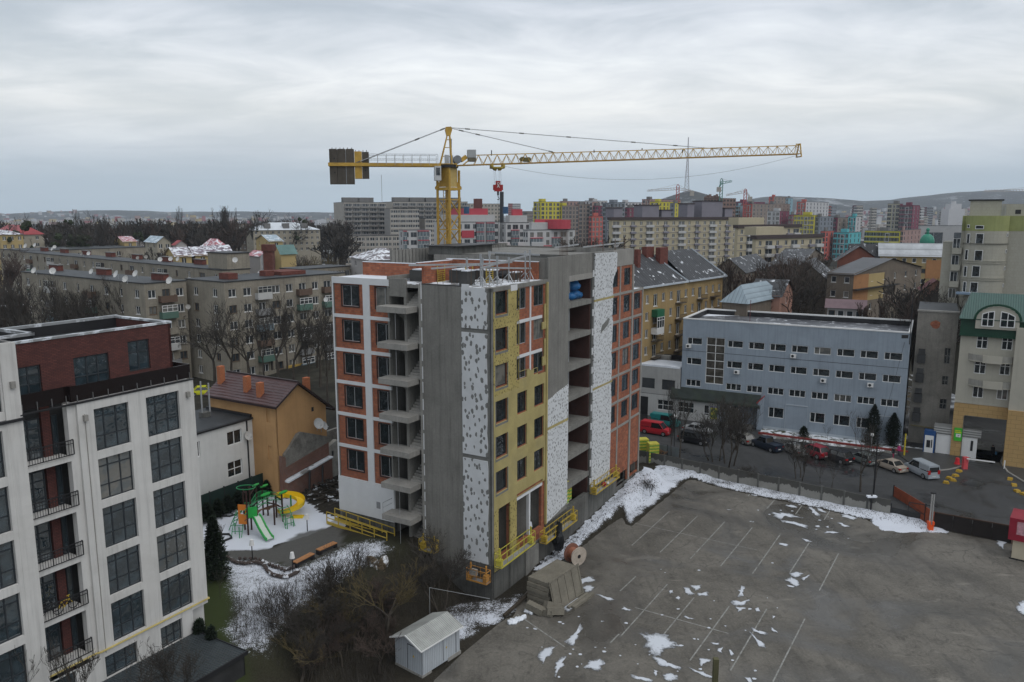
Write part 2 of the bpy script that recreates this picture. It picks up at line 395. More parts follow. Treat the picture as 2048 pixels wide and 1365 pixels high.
def farmat():
    m=bpy.data.materials.new('winter_land'); m.use_nodes=True; t=NT(m); b=t.n['Principled BSDF']; b.inputs['Roughness'].default_value=.95; b.inputs['Specular IOR Level'].default_value=.1
    v=t.vec('World'); n=t.noise(v,.02,8,.7,.4); n2=t.noise(v,.0035,6,.6,.6); n3=t.noise(v,.28,5,.7)
    c=t.mix(t.map(n,.42,.6),(.022,.021,.018),(.055,.052,.04)); c=t.mix(t.map(n3,.4,.6,0,.6),c,(.016,.015,.013))
    c=t.mix(t.math('MULTIPLY',t.map(n2,.55,.62),t.map(n,.46,.54)),c,(.30,.31,.32))
    c=t.mix(t.map(t.noise(v,.06,4,.7),.63,.66,0,.8),c,(.6,.62,.65))
    t.l.new(c,b.inputs['Base Color']); return m
def grid(name,xs,ys,zf,m,zone=None,skip=None,smooth=True):
    vs=[(x,y,zf(x,y)) for y in ys for x in xs]; W=len(xs); fs=[]
    for j in range(len(ys)-1):
        for i in range(W-1):
            if skip and skip((xs[i]+xs[i+1])/2,(ys[j]+ys[j+1])/2): continue
            a=j*W+i; fs.append((a,a+1,a+W+1,a+W))
    me=bpy.data.meshes.new(name); me.from_pydata(vs,[],fs); me.materials.append(m)
    if zone:
        ca=me.color_attributes.new('zone','FLOAT_COLOR','POINT')
        buf=[]
        for p in vs: buf+= [*zone(p[0],p[1]),1.0]
        ca.data.foreach_set('color',buf)
    me.polygons.foreach_set('use_smooth',[smooth]*len(fs)); me.update(); return put(name,me)
def inner(x,y): return -44<x<60 and 30<y<112
g=grid('ground',axis(-80,100,4,-6500,6500),axis(-40,220,4,-900,6400),lambda x,y:T(x,y)-.12-(1.5 if inner(x,y) and -40<x<56 and 34<y<108 else 0),farmat()); struct(g)
# near ground: garden, verge and building-site strip, with its own snow cover
def inpoly(p,poly):
    x,y=p; c=False; j=len(poly)-1
    for i in range(len(poly)):
        if (poly[i][1]>y)!=(poly[j][1]>y) and x<(poly[j][0]-poly[i][0])*(y-poly[i][1])/(poly[j][1]-poly[i][1])+poly[i][0]: c=not c
        j=i
    return c
def gp(l,z): return [tuple(G(u,v,z)[:2]) for u,v in l]
def dseg(p,a,b):
    ax,ay=a; bx,by=b; L=(bx-ax)**2+(by-ay)**2; t=max(0,min(1,((p[0]-ax)*(bx-ax)+(p[1]-ay)*(by-ay))/L)); return math.hypot(p[0]-ax-t*(bx-ax),p[1]-ay-t*(by-ay))
def dpoly(p,poly):
    d=min(dseg(p,poly[i],poly[i-1]) for i in range(len(poly))); return -d if inpoly(p,poly) else d
PLAY=gp([(398,1010),(455,995),(520,968),(585,985),(600,1000),(640,1030),(676,1040),(678,1052),(610,1075),(545,1090),(545,1098),(398,1107)],4)
PATH=gp([(398,1107),(545,1098),(600,1068),(680,1055),(688,1092),(640,1112),(590,1137),(560,1125),(500,1120),(398,1122)],4)
LAWN=gp([(440,1125),(500,1122),(600,1140),(700,1095),(760,1090),(790,1110),(720,1150),(650,1200),(590,1240),(530,1300),(475,1310),(440,1270),(470,1240),(450,1180)],3.6)
GRASS=gp([(400,1120),(440,1120),(455,1200),(440,1270),(480,1330),(385,1330),(385,1150)],4)
WALL0=tuple(G(1340,940,0)[:2]); WALL1=tuple(G(1850,1047,0)[:2])
BANKC=[tuple(FR.w(9,-.2)[:2]),tuple(FR.w(37,-.2)[:2])]
SITE=gp([(925,1290),(1030,1235),(1060,1180),(1010,1190),(950,1200),(880,1215),(905,1300)],0)
def right_snow(x,y):
    p=(x,y); d1=dseg(p,*BANKC); s,r=sr(x,y); wd=2.2+1.9*ss(r,20,37)
    a=1-ss(d1,wd*.55,wd)
    d2=dseg(p,WALL0,WALL1); w2=3.0+1.2*noise.noise(Vector((x*.15,y*.15,0)))
    b=(1-ss(d2,w2*.75,w2)) if y>60 else 0
    tri=gp([(1738,1040),(1700,1010),(1790,990),(1870,1052),(1905,1068),(1765,1066)],0)
    c=1-ss(dpoly(p,tri)+.5*noise.noise(Vector((x*.8,y*.8,2))),-.4,.5)
    e=1-ss(dpoly(p,SITE),-.8,.6)
    q=gp([(1285,925),(1340,920),(1420,955),(1370,960),(1260,1050),(1240,1020)],0)
    f=1-ss(dpoly(p,q),-.5,.8)
    return a,b,c,e,f
def zone(x,y):
    s,r=sr(x,y); p=(x,y)
    if s<3:
        a,b,c,e,f=right_snow(x,y); k=max(a*.74,b*.68,c*.88,e*.58,f*.72)
        if s>-.02 and r>0 and y<120: k=0
        n=noise.noise(Vector((x*.5,y*.5,5)))
        return (min(1,max(0,k+ .25*n*(k>0.05))),.0,0)
    sn=0.0; gr=0.0; pv=0.0
    dp=dpoly(p,PLAY); dl=dpoly(p,LAWN); dg=dpoly(p,GRASS); dt=dpoly(p,PATH)
    sn=max(.97*(1-ss(dp,-.1,.25)), .64*(1-ss(dl,-1.6,2.6)))
    gr=(1-ss(dg,-.5,1.5)); pv=1-ss(dt,-.08,.12)
    if s>4 and x<-12 and y>80: sn=max(sn,.34)
    return (sn,min(1,gr+.25*(1-ss(dl,0,3))),pv*.92)
def zn(x,y):
    s,r=sr(x,y); z=T(x,y)
    if s<3:
        a,b,c,e,f=right_snow(x,y); n=noise.noise(Vector((x*.9,y*.9,0)))*.6+noise.noise(Vector((x*2.3,y*2.3,9)))*.4
        s_=ss(r,10,37)
        z+= a*(.22+1.35*s_+.25*n)+b*(.22+.15*n)+c*(.12+.05*n)+e*(.14+.12*n)+f*(.35+.3*n)-.06
    else: z+=noise.noise(Vector((x*.7,y*.7,0)))*.07
    return z
xs=[-44+i*.5 for i in range(201)]; ys=[30+i*.5 for i in range(165)]
ns=grid('garden_and_verge_ground',xs,ys,zn,snowmat('near_ground',(.58,.61,.67),(.028,.024,.017),(.046,.04,.03)),zone); struct(ns)
# ---------------------------------------------------------------- car park
def asph(name,c1,c2,wet=.35,wetr=.12):
    m=bpy.data.materials.new(name); m.use_nodes=True; t=NT(m); b=t.n['Principled BSDF']
    v=t.vec('World'); n=t.noise(v,.16,7,.65,.5); n2=t.noise(v,5,5,.75); n3=t.noise(t.vec('World',(1,.35,1),(0,0,R_(30))),.5,6,.7,.4); nw=t.noise(v,.09,5,.55,.8)
    c=t.mix(t.map(n,.32,.68),c1,c2); c=t.mix(t.map(n3,.5,.7,0,.5),c,tuple(x*.62 for x in c1)); c=t.mix(t.map(n2,.45,.75,0,.45),c,tuple(x*1.5 for x in c2)); n6=t.noise(v,1.1,6,.75,1.2); c=t.mix(t.map(n6,.52,.66,0,.55),c,tuple(x*.5 for x in c1)); n7=t.noise(t.vec('World',(1,.09,1),(0,0,R_(-32))),.8,3,.6); c=t.mix(t.map(n7,.58,.66,0,.3),c,tuple(x*.55 for x in c1))
    vo=t.nw('ShaderNodeTexVoronoi',feature='DISTANCE_TO_EDGE'); dv=t.nw('ShaderNodeVectorMath',operation='ADD'); t.l.new(v,dv.inputs[0])
    nn=t.nw('ShaderNodeTexNoise'); t.l.new(v,nn.inputs[0]); nn.inputs['Scale'].default_value=.8; t.l.new(nn.outputs[1],dv.inputs[1]); t.l.new(dv.outputs[0],vo.inputs['Vector']); vo.inputs['Scale'].default_value=.11
    cr=t.map(vo.outputs['Distance'],.0,.008,.55,0); c=t.mix(t.math('MULTIPLY',cr,t.map(n,.45,.6)),c,(.02,.019,.018))
    # pale dried salt streaks
    ps=t.noise(t.vec('World',(.35,1,1),(0,0,R_(-25))),.28,6,.72,.9); c=t.mix(t.map(ps,.60,.68,0,.30),c,tuple(x*2.3 for x in c2))
    w=t.map(nw,.47,.6,0,wet)
    c=t.mix(w,c,tuple(x*.55 for x in c1)); t.l.new(c,b.inputs['Base Color'])
    t.l.new(t.math('SUBTRACT',.86,t.math('MULTIPLY',w,wetr*10 if wetr<.1 else 1.3)),b.inputs['Roughness'])
    bp=t.nw('ShaderNodeBump'); bp.inputs['Strength'].default_value=.25; bp.inputs['Distance'].default_value=.02; t.l.new(n2,bp.inputs['Height']); t.l.new(bp.outputs[0],b.inputs['Normal'])
    return m
ASP=asph('car_park_asphalt',(.070,.064,.054),(.155,.143,.123),.5)
ROADM=asph('wet_road_asphalt',(.026,.027,.028),(.042,.043,.044),.6)
lot=[(-7.5,30),(75,30),(75,62),tuple(G(2040,1092)[:2]),tuple(G(1905,1066)[:2]),WALL1,WALL0,*[tuple(G(*q)[:2]) for q in ((1310,935),)],tuple(FR.w(36,-.4)[:2]),tuple(FR.w(7,-.4)[:2]),*[tuple(G(*q)[:2]) for q in ((1060,1175),(1010,1238),(925,1308),(868,1362))]]
park=M().q(*[(x,y,.03) for x,y in lot]).go('car_park',ASP); struct(park)
LINEP=mat('worn_line_paint',(.25,.25,.235),.8,.3,3,dirt_amt=.75,dirt=(.09,.085,.075),kind='World')
def line(a,b,w=.13,z=.042):
    a=G(*a); b=G(*b); d=(b-a).normalized(); n=Vector((-d.y,d.x,0))*w/2; q=M()
    q.q((*(a-n)[:2],z),(*(b-n)[:2],z),(*(b+n)[:2],z),(*(a+n)[:2],z)); q.go('marking_line',LINEP,park)
def Z(x0,y0,sc): return lambda x,y:(x0+x/sc,y0+y/sc)
k=Z(1240,940,2048/808)
for (a,b) in [((60,385),(250,212)),((203,420),(393,235)),((357,452),(531,265)),((510,490),(670,295)),((672,528),(815,325)),((860,525),(960,370)),((1010,615),(1108,425)),((745,197),(812,122)),((890,227),(935,165)),((1035,255),(1085,175)),((650,135),(672,105)),((30,262),(710,412)),((75,700),(550,832)),((0,850),(240,582)),((210,850),(375,650)),((355,968),(560,685)),((560,1020),(745,705)),((775,1077),(937,757)),((0,617),(80,542)),((-50,880),(-5,835)),((-280,900),(-520,735))]:
    line(k(*a),k(*b),.12 if a!=(30,262) else .09)
# thawing snow patches on the asphalt
random.seed(11)
sp=M(); CORE=[]
def patch(pts,z=.055):
    P=[G(*k(*p)) for p in pts]; out=[]
    for i in range(len(P)):
        a,b=P[i],P[(i+1)%len(P)]; n=max(2,int((b-a).length/.14))
        for j in range(n):
            q=a.lerp(b,j/n); w=.26*noise.noise_vector(Vector((q.x*1.5,q.y*1.5,1.7)))+.14*noise.noise_vector(Vector((q.x*4.3,q.y*4.3,6.7))); out.append((q.x+w.x,q.y+w.y,z))
    c=Vector((0,0,0))
    for p in out: c+=Vector(p)/len(out)
    out=[(c.x+(p[0]-c.x)*1.16,c.y+(p[1]-c.y)*1.16,z) for p in out]; n0=len(sp.v); mid=[(c.x+(p[0]-c.x)*.55,c.y+(p[1]-c.y)*.55,z+.02) for p in out]; sp.v+=out+mid+[(c.x,c.y,z+.03)]; CORE.extend([0.0]*len(out)+[.55]*len(out)+[.8])
    K_=len(out)
    for i in range(K_): j=(i+1)%K_; sp.f.append((n0+i,n0+j,n0+K_+j,n0+K_+i)); sp.f.append((n0+K_+i,n0+K_+j,n0+2*K_)); sp.m+= [0,0]
for pts in [[(765,215),(790,222),(850,222),(920,245),(870,244),(835,236),(815,252),(785,240)],[(815,258),(880,265),(940,282),(948,300),(925,296),(890,280),(830,268)],[(842,182),(880,180),(908,195),(870,193)],[(955,188),(975,195),(1010,225),(1008,237),(985,228)],[(995,192),(1020,200),(1048,216),(1025,220),(1005,206)],[(1122,228),(1150,228),(1205,248),(1190,256),(1130,240)],[(1100,272),(1130,275),(1165,289),(1140,290)],[(665,125),(690,128),(710,136),(680,134)],[(800,372),(830,374),(858,380),(830,390),(805,382)],[(925,353),(955,358),(974,367),(945,365)],[(985,285),(1010,284),(1018,291),(995,292)],[(1045,290),(1060,285),(1058,298)],[(1040,310),(1080,315),(1112,322),(1085,327),(1045,322)],[(980,302),(1000,303),(1003,309)],
 [(860,528),(900,520),(925,528),(900,548),(880,545)],[(842,560),(860,545),(905,560),(922,588),(900,595),(860,578)],[(925,550),(965,538),(958,548),(935,560)],[(852,590),(885,592),(880,602),(858,600)],
 [(365,588),(412,585),(400,605),(380,612)],[(325,600),(350,605),(372,632),(345,638)],[(385,628),(443,618),(438,638),(400,642)],[(247,614),(270,612),(275,626),(255,628)],[(277,652),(298,641),(306,655),(290,661)],
 [(598,630),(622,590),(637,600),(628,640),(600,642)],[(563,668),(590,665),(620,680),(655,660),(650,672),(615,690),(575,685)],[(592,700),(632,698),(625,720),(605,720)],[(698,705),(712,703),(712,722),(700,722)],[(768,742),(780,745),(775,756)],
 [(117,838),(190,832),(235,838),(240,855),(300,898),(230,910),(190,945),(150,930),(130,895),(135,870)],[(168,950),(230,968),(200,965),(240,985),(300,1000),(330,1015),(230,1000),(175,970)],[(330,740),(375,760),(365,766),(328,748)],[(470,880),(500,880),(498,892),(478,890)],[(500,910),(520,905),(512,935),(500,928)],[(552,915),(565,912),(588,940),(570,945),(555,932)],[(668,832),(690,850),(735,905),(700,895),(675,860)],[(672,802),(700,818),(748,828),(740,838),(690,828)],[(760,802),(772,808),(786,825),(770,820)],[(405,955),(450,962),(445,975),(410,1000),(412,975)],[(468,955),(485,950),(480,985)],[(222,1040),(260,1035),(290,1050),(262,1077),(225,1077)],[(60,1040),(110,1055),(180,1070),(140,1077),(90,1065)],[(165,1015),(185,1020),(180,1045),(168,1038)],[(350,1010),(430,1030),(475,1060),(400,1045)],[(640,1052),(660,1058),(675,1077),(655,1077)],[(1908,350),(1950,350),(1962,370),(1935,402),(1912,385)],[(2010,690),(2050,668),(2100,700),(2050,745),(2020,720)],[(540,202),(560,203),(555,208)],[(523,790),(540,790),(538,798)],
 [(-275,870),(-240,830),(-205,790),(-190,800),(-215,850),(-250,900)],[(-265,660),(-245,640),(-225,655),(-175,645),(-180,665),(-235,700),(-280,720),(-290,690)],[(-330,1000),(-300,960),(-275,945),(-290,990),(-320,1050)],[(-160,970),(-100,955),(-70,990),(-120,1020),(-180,1010)],[(-190,600),(-150,585),(-120,600),(-165,625)],[(-400,930),(-350,900),(-320,890),(-350,930),(-400,980)],[(-120,640),(-60,650),(-20,668),(-70,662)],[(-220,560),(-180,550),(-140,540),(-130,560),(-200,585)],[(15,700),(60,715),(45,722),(10,712)]]: patch(pts)
for i in range(70):
    u,v=random.choice([(random.uniform(1300,1560),random.uniform(1120,1365)),(random.uniform(1500,1700),random.uniform(1000,1080)),(random.uniform(1050,1300),random.uniform(1230,1365))])
    k2=k; q=G(u,v); r=random.uniform(.05,.16); n=6; n0=len(sp.v)
    sp.v+=[(q.x+math.cos(6.28*i/n)*r*random.uniform(.6,1.7),q.y+math.sin(6.28*i/n)*r,.06) for i in range(n)]; sp.f.append(tuple(range(n0,n0+n))); sp.m.append(0)
sm=bpy.data.materials.new('thawing_snow'); sm.use_nodes=True; t_=NT(sm); b_=t_.n['Principled BSDF']; at_=t_.nw('ShaderNodeAttribute',attribute_name='core')
v_=t_.vec('World'); nA=t_.noise(v_,2.2,6,.75,.5); nB=t_.noise(v_,8,4,.8); kk_=t_.math('ADD',t_.math('ADD',t_.math('MULTIPLY',at_.outputs['Fac'],.8),t_.math('MULTIPLY',nA,1.35)),t_.math('MULTIPLY',nB,.4))
t_.l.new(t_.mix(t_.map(kk_,.98,1.3),(.13,.135,.14),(.56,.59,.64)),b_.inputs['Base Color']); t_.l.new(t_.map(kk_,.92,.98),b_.inputs['Alpha']); b_.inputs['Roughness'].default_value=.6
me_=sp.mesh('snow_patches',sm); ca_=me_.attributes.new('core','FLOAT','POINT'); ca_.data.foreach_set('value',CORE+[1.0]*(len(sp.v)-len(CORE))); o=put('snow_patches',me_,kind='stuff'); tag(o,'thin patches of half melted snow scattered over the car park asphalt','snow patches')
# ---------------------------------------------------------------- street
RZ=1.0
a=Vector(WALL0)-Vector(WALL1); a.normalize(); ex=Vector(WALL0)+a*45; er=Vector(WALL1)-a*60
nrm=Vector((-a.y,a.x)); nrm=nrm if nrm.y>0 else -nrm
o_=nrm*.35
rd=M().q((ex.x+o_.x,ex.y+o_.y,RZ),(er.x+o_.x,er.y+o_.y,RZ),(er.x+o_.x+nrm.x*75,er.y+o_.y+nrm.y*75,RZ),(ex.x+o_.x+nrm.x*75,ex.y+o_.y+nrm.y*75,RZ))
rd.q((ex.x+o_.x,ex.y+o_.y,-2),(er.x+o_.x,er.y+o_.y,-2),(er.x+o_.x,er.y+o_.y,RZ),(ex.x+o_.x,ex.y+o_.y,RZ))
struct(rd.go('street',ROADM))
# ================================================================ unfinished building (hero)
UB=thing('unfinished_building','unfinished concrete and brick building half clad in white and yellow insulation, in the middle','building',(N0[0],N0[1],0))
EPS=mat('white_foam_insulation',(.56,.575,.59),.85,.08,.6,extra=spotx(1.95,.30,(.11,.108,.10),.88,.93),dirt_amt=.15,dirt=(.3,.3,.29))
EPSF=mat('white_foam_small_marks',(.56,.575,.59),.85,.08,.6,extra=spotx(3.3,.25,(.09,.09,.085),.9,.92),dirt_amt=.12,dirt=(.3,.3,.29))
MINW=mat('yellow_mineral_wool',(.36,.295,.11),.95,.16,.5,fine=.06,extra=spotx(3.6,.22,(.06,.05,.03),.9,.9),dirt_amt=.25,dirt=(.25,.2,.08))
MINP=mat('yellow_mineral_wool_plain',(.36,.30,.13),.95,.16,.5,fine=.08,dirt_amt=.3,dirt=(.22,.2,.12))
ADH=mat('grey_adhesive_mortar',(.16,.16,.15),.9,.2,1,fine=.15)
WPAINT=mat('white_primer_band',(.60,.61,.62),.8,.06,.6,dirt_amt=.1,dirt=(.35,.34,.33))
BAGB=mat('blue_plastic_wrap',(.02,.12,.30),.4,.3,2)
# --- R facade
WT=[29.06-3.344*k for k in range(6)]
def row(k): return WT[k]-2.0,WT[k]
holesA=[(.75,row(k)[0],2.8,row(k)[1]) for k in range(6)]
holesB=[(4.65,row(k)[0],6.5,row(k)[1]) for k in range(6)]+[(8.05,row(k)[0],10.05,row(k)[1]) for k in range(6)]
doors=[(1.15,3.9,3.3,8.75),(4.56,3.9,9.9,8.35)]
# structural wall behind: brick infill for B/C, concrete frame
w1=M().wall(.0,10.62,2.6,29.4,holesA+holesB+doors,.3,.14); w1.go('brick_infill',ORBR,UB,FR)
c=M(); c.box(0,15.5,.0,.3,29.12,29.5); c.box(10.6,15.5,.0,.3,17.4,29.12); c.go('concrete_panel',CONC,UB,FR)
# yellow insulation with real window openings (stepped upper edge)
y1=M(); y1.wall(.34,5.0,19.6,29.12,[(a-.12,b-.1,c2+.1,d+.06) for a,b,c2,d in holesA]+[(4.5,b-.05,6,d+.3) for a,b,c2,d in holesB[:6]],.14,0); y1.go('yellow_insulation_sheet',MINW,UB,FR)
y2=M(); y2.wall(.34,10.42,8.75,19.6,[(a-.1,b-.1,c2+.08,d+.06) for a,b,c2,d in holesA]+[(a-.02,b-.1,c2+.04,d+.05) for a,b,c2,d in holesB]+[(4.56,8.3,9.9,9.05)],.14,0)
y2.wall(5.0,7.1,19.6,21.1,[(4.6,20.35,6.55,22.4)],.14,0); y2.wall(7.1,8.75,19.6,20.9,[(7.9,20.3,9,23)],.14,0); y2.wall(8.75,10.42,19.6,20.2,[(8,20.3,10.1,23)],.14,0)
y2.go('yellow_insulation_sheet',MINP,UB,FR)
y3=M(); y3.wall(.34,4.56,2.7,8.75,[(1.15,2.0,3.3,8.72)],.3,0); y3.go('yellow_insulation_sheet',MINW,UB,FR)
y4=M(); y4.box(10.42,10.68,-.12,.1,3.9,29.25); y4.box(10.05,10.42,0,.1,25.1,27.1); y4.box(9.6,10.42,-.01,.1,24.6,25.3); y4.box(10.08,10.42,0,.1,21.5,23.6); y4.box(9.7,10.42,-.01,.1,20.9,21.8)
y4.go('yellow_edge_strip',MINP,UB,FR)
for q_ in ((7.18,7.42,.06,.2,20.9,29.1),(4.75,9.7,.07,.2,25.75,26.05),(4.8,9.7,.075,.2,22.4,22.7),(4.56,9.9,.05,.25,8.35,8.62),(7.15,7.42,.08,.4,3.9,8.34),(3.4,4.6,-.02,.1,28.95,29.5)): M().box(*q_).go('white_band',WPAINT,UB,FR)
# corner strip of bare adhesive, and window reveals
M().box(0,.34,.03,.2,2.7,29.3).go('corner_strip',ADH,UB,FR)
GREYT=mat('grey_window_metal',(.14,.15,.155),.5,.1)
for k in range(6):
    b,t=row(k)
    window(UB,FR,.75,2.8,b,t,(1,),(),BLKF,GLASS,.2,.06,PVC)
    a=M(); a.box(.62,.75,-.006,.0,b-.12,t+.02).box(2.8,2.93,-.006,.0,b-.12,t+.02).box(.62,2.93,-.006,.0,b-.32,b-.12); a.go('reveal_mortar',ADH,UB,FR)
    window(UB,FR,4.65,6.5,b,t,(1,1.2),(),BLKF if k>2 else STEEL,GLASS,.2,.06,PVC)
    window(UB,FR,8.05,10.05,b,t,(1.1,1),(),BLKF if k>2 else GREYT,GLASS,.2,.06,PVC if k>1 else None)
# ground floor openings: grey concrete cell and dark room behind
i=M(); i.box(1.0,10.5,3.2,3.3,2.7,9); i.box(4.3,4.5,.3,3.2,2.7,9); i.box(7.2,7.4,.4,3.2,3.0,9); i.box(10.5,10.6,.3,3.2,2.7,9); i.box(.9,1.0,.3,3.2,2.7,9); i.go('inner_room_wall',CONCL,UB,FR)
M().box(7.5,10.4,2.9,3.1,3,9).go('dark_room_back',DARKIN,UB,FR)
M().box(.3,10.6,.1,6,2.5,2.7).go('ground_floor_slab',CONC,UB,FR)
M().pz([(8.2,3.9),(9.2,3.9),(9.0,4.5),(8.5,4.8)],.8,1.2).go('snow_heap',SNOW,UB,FR)
# white EPS strip below the concrete panel
e=M(); e.wall(10.68,15.5,4.6,13.95,[],.1,-.08); e.q((10.68,-.08,3.9),(15.5,-.08,4.6),(15.5,-.08,4.601),(10.68,-.08,4.6)); e.pz([(10.68,14.25),(15.5,14.25),(15.5,17.9),(13,17.55),(11.6,17.2),(10.68,17.1)],-.08,.02)
e.go('white_foam_panel',EPSF,UB,FR); M().box(10.68,15.5,-.09,.05,13.95,14.25).go('yellow_insulation_belt',MINP,UB,FR)
M().box(10.68,15.5,0,.25,2.6,17.4).go('wall_core',CONC,UB,FR)
# open bay with floor slabs
sl_z=[26.6,23.1,19.75,16.4,13.0,9.75,6.5]
for z in sl_z: M().box(15.5,21.4,.05,9,z-.55,z).go('floor_slab',CONC,UB,FR)
M().box(15.5,21.4,.05,9,29.5,31.7).go('roof_upstand',CONC,UB,FR)
M().box(15.5,21.4,0,.3,28.9,29.5).go('lintel_beam',CONCL,UB,FR)
i=M(); i.box(15.3,15.5,.25,9,3,31.7); i.box(15.4,21.4,8.8,9,3,29.5); i.go('inner_wall',CONCD,UB,FR)
M().box(21.2,21.4,.2,9,3,29.5).go('inner_brick_wall',mat('shaded_red_brick',(.075,.03,.025),.9,.2,extra=brickx((.06,.025,.02),(.05,.04,.035),.3,.1)),UB,FR)  # brick colour darkened to carry the shade of the open bay
for z in sl_z+[29.5]:
    c=M(); c.cyl((18.0,1.2),.09,z-3.3,z-.5,6); c.go('steel_prop',STEEL,UB,FR)
    c=M(); c.box(17.3,18.0,4.5,5.1,z-3.3,z-.55); c.go('concrete_column',CONCD,UB,FR)
M().box(15.5,21.4,4.8,4.9,3,29.5).go('bay_shade_sheet',DARKIN,UB,FR)  # near-black sheet standing in for the shade deep inside the bay
# column strip with toothed insulation edge
t_=M(); 
for q in range(24):
    if q%2==0: t_.box(21.42,21.7,-.1,.05,4.8+q*1.1,4.8+q*1.1+.75)
t_.go('foam_block_edge',WPAINT,UB,FR)
M().box(21.4,21.85,.0,.3,3,31.7).go('dark_column',CONCD,UB,FR)
e=M()
poly=[(21.85,4.3),(27.2,4.1),(27.3,13.8),(27.1,15.3),(27.25,18.9),(27.0,19.3),(27.3,23.4),(27.0,23.9),(27.2,25.9),(27.0,27.7),(27.3,28.6),(28.1,29.3),(28.2,31.3),(27.9,31.5),(21.85,31.6)]
def cut(lo,hi):
    out=[]
    P=poly
    def clip(P,z,keep):
        o=[]
        for a,b in zip(P,P[1:]+P[:1]):
            ia,ib=keep(a[1]),keep(b[1])
            if ia: o.append(a)
            if ia!=ib: t=(z-a[1])/(b[1]-a[1]); o.append((a[0]+t*(b[0]-a[0]),z))
        return o
    return clip(clip(P,lo,lambda q:q>=lo),hi,lambda q:q<=hi)
for lo,hi in ((4.1,15.95),(16.2,26.15),(26.4,31.6)): M().pz(cut(lo,hi),-.1,.02).go('white_foam_panel',EPSF,UB,FR)
for z in (15.95,26.15): M().box(21.85,27.4,-.11,.02,z,z+.25).go('yellow_insulation_belt',MINP,UB,FR)
M().pz([(23.6,22.3),(25.8,23.1),(26.3,23.7),(25.9,23.9),(24,23.2)],-.106,-.1).go('mortar_smear',ADH,UB,FR)
M().box(21.85,27.3,.02,.3,3,31.7).go('wall_core',CONC,UB,FR)
# brick and frame end bay
hD=[(27.35,29.4-3.344*k-2.1,28.95,29.4-3.344*k) for k in range(6)]
hE=[(30.9,29.4-3.344*k-2.1,32.9,29.4-3.344*k) for k in range(6)]
hF=[(34.35,26.0-3.3*k-2.05,36.5,26.0-3.3*k) for k in range(5)]
low=[(29.9,1.9,33.3,3.35),(34.4,2.1,37.0,3.45)]
M().wall(27.3,33.7,1.2,29.75,hD+hE+low,.25,.08).go('brick_infill',ORBR,UB,FR)
M().wall(33.7,37.3,1.2,26.5,hF+low,.25,.08).go('brick_infill',ORBR,UB,FR)
fr_=M()
fr_.box(27.3,33.75,.0,.25,29.75,31.7)
for zz_ in [29.55-3.344*(k+1)+.35 for k in range(6)]: fr_.box(27.3,33.5,.0,.2,zz_-.3,zz_)
for zz_ in [26.25-3.3*k for k in range(6)]: fr_.box(33.9,37.3,.0,.2,zz_,zz_+.28)
fr_.box(33.45,33.9,-.04,.25,.2,29.75); fr_.box(29.45,29.75,.0,.2,3.4,29.75); fr_.box(37.0,37.3,-.03,.3,.2,26.6)
fr_.go('concrete_frame',CONCL,UB,FR)
for a,b,c2,d in hD+hE+hF: window(UB,FR,a,c2,b,d,(1,1),(),DKF,GLASSB,.16,.07,None)
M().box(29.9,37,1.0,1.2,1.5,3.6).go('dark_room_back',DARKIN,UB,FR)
# concrete base of the facade (streaked), stepped up to the right
b=M(); b.box(.0,10.6,.02,.6,-1,2.6); b.box(10.6,21.4,.0,.6,-1,3.9); b.box(21.4,29.6,-.03,.6,-1,4.1); b.box(29.6,37.3,-.01,.6,-.5,1.9); b.go('concrete_base',CONCD,UB,FR)
b=M(); b.box(.3,10.6,-.16,.02,-1,-.2); b.box(6.2,8.9,-.12,.02,-1,2.4); b.go('base_buttress',CONC,UB,FR)
for x in (3.2,12.4,16.2,21.6,25.8,31.8,35.2): M().box(x,x+.06,-.05,.0,-.6,3.2 if x<11 else 3.85).go('formwork_seam',CONCD,UB,FR)
# right end wall, back walls, roofs
FE=FR.right(37.3); M().box(0,18.75,.0,.25,-.5,26.6).go('end_wall',CONCL,UB,FE)
FX=FR.right(33.72); M().box(0,18.5,.0,.25,26.6,31.7).go('upper_end_wall',CONC,UB,FX)
M().box(0,37.3,18.5,18.75,0,29.4).go('back_wall',CONC,UB,FR)
M().box(33.7,37.2,.3,18.7,26.3,26.5).go('lower_roof_slab',SNOW,UB,FR)
M().box(.25,33.7,.3,18.5,29.2,29.46).go('roof_slab',mat('dirty_roof_concrete',(.16,.15,.14),.9,.3,.5,dirt_amt=.4,snow=.55),UB,FR)
# ---- roof structures
M().box(10.8,11.05,.3,14,29.46,31.6).go('upper_concrete_wall',CONC,UB,FR)
M().box(10.8,15.5,.0,.25,29.5,31.65).go('upper_concrete_wall',CONC,UB,FR)
M().box(15.5,33.7,8,18.5,31.3,31.5).go('upper_roof_slab',CONC,UB,FR)
M().box(21.4,33.7,.3,.5,29.5,31.7).go('parapet_wall',CONC,UB,FR)
for (x0,x1,y0,y1,z1) in [(10.3,10.7,1.0,12.0,31.2),(4.3,10.3,11.2,11.5,31.1),(4.3,4.6,11.5,18.4,31.0)]:
    M().box(x0,x1,y0,y1,29.46,z1).go('roof_brick_wall',ORBR,UB,FR); M().box(x0-.03,x1+.03,y0,y1,z1,z1+.07).go('snow_cap',SNOW,UB,FR)
cw=M(); cw.box(.3,10.6,8.1,8.35,29.46,31.0); 
M().box(1.2,9.6,8.2,8.45,29.46,31.0).go('roof_brick_wall',ORBR,UB,FR)
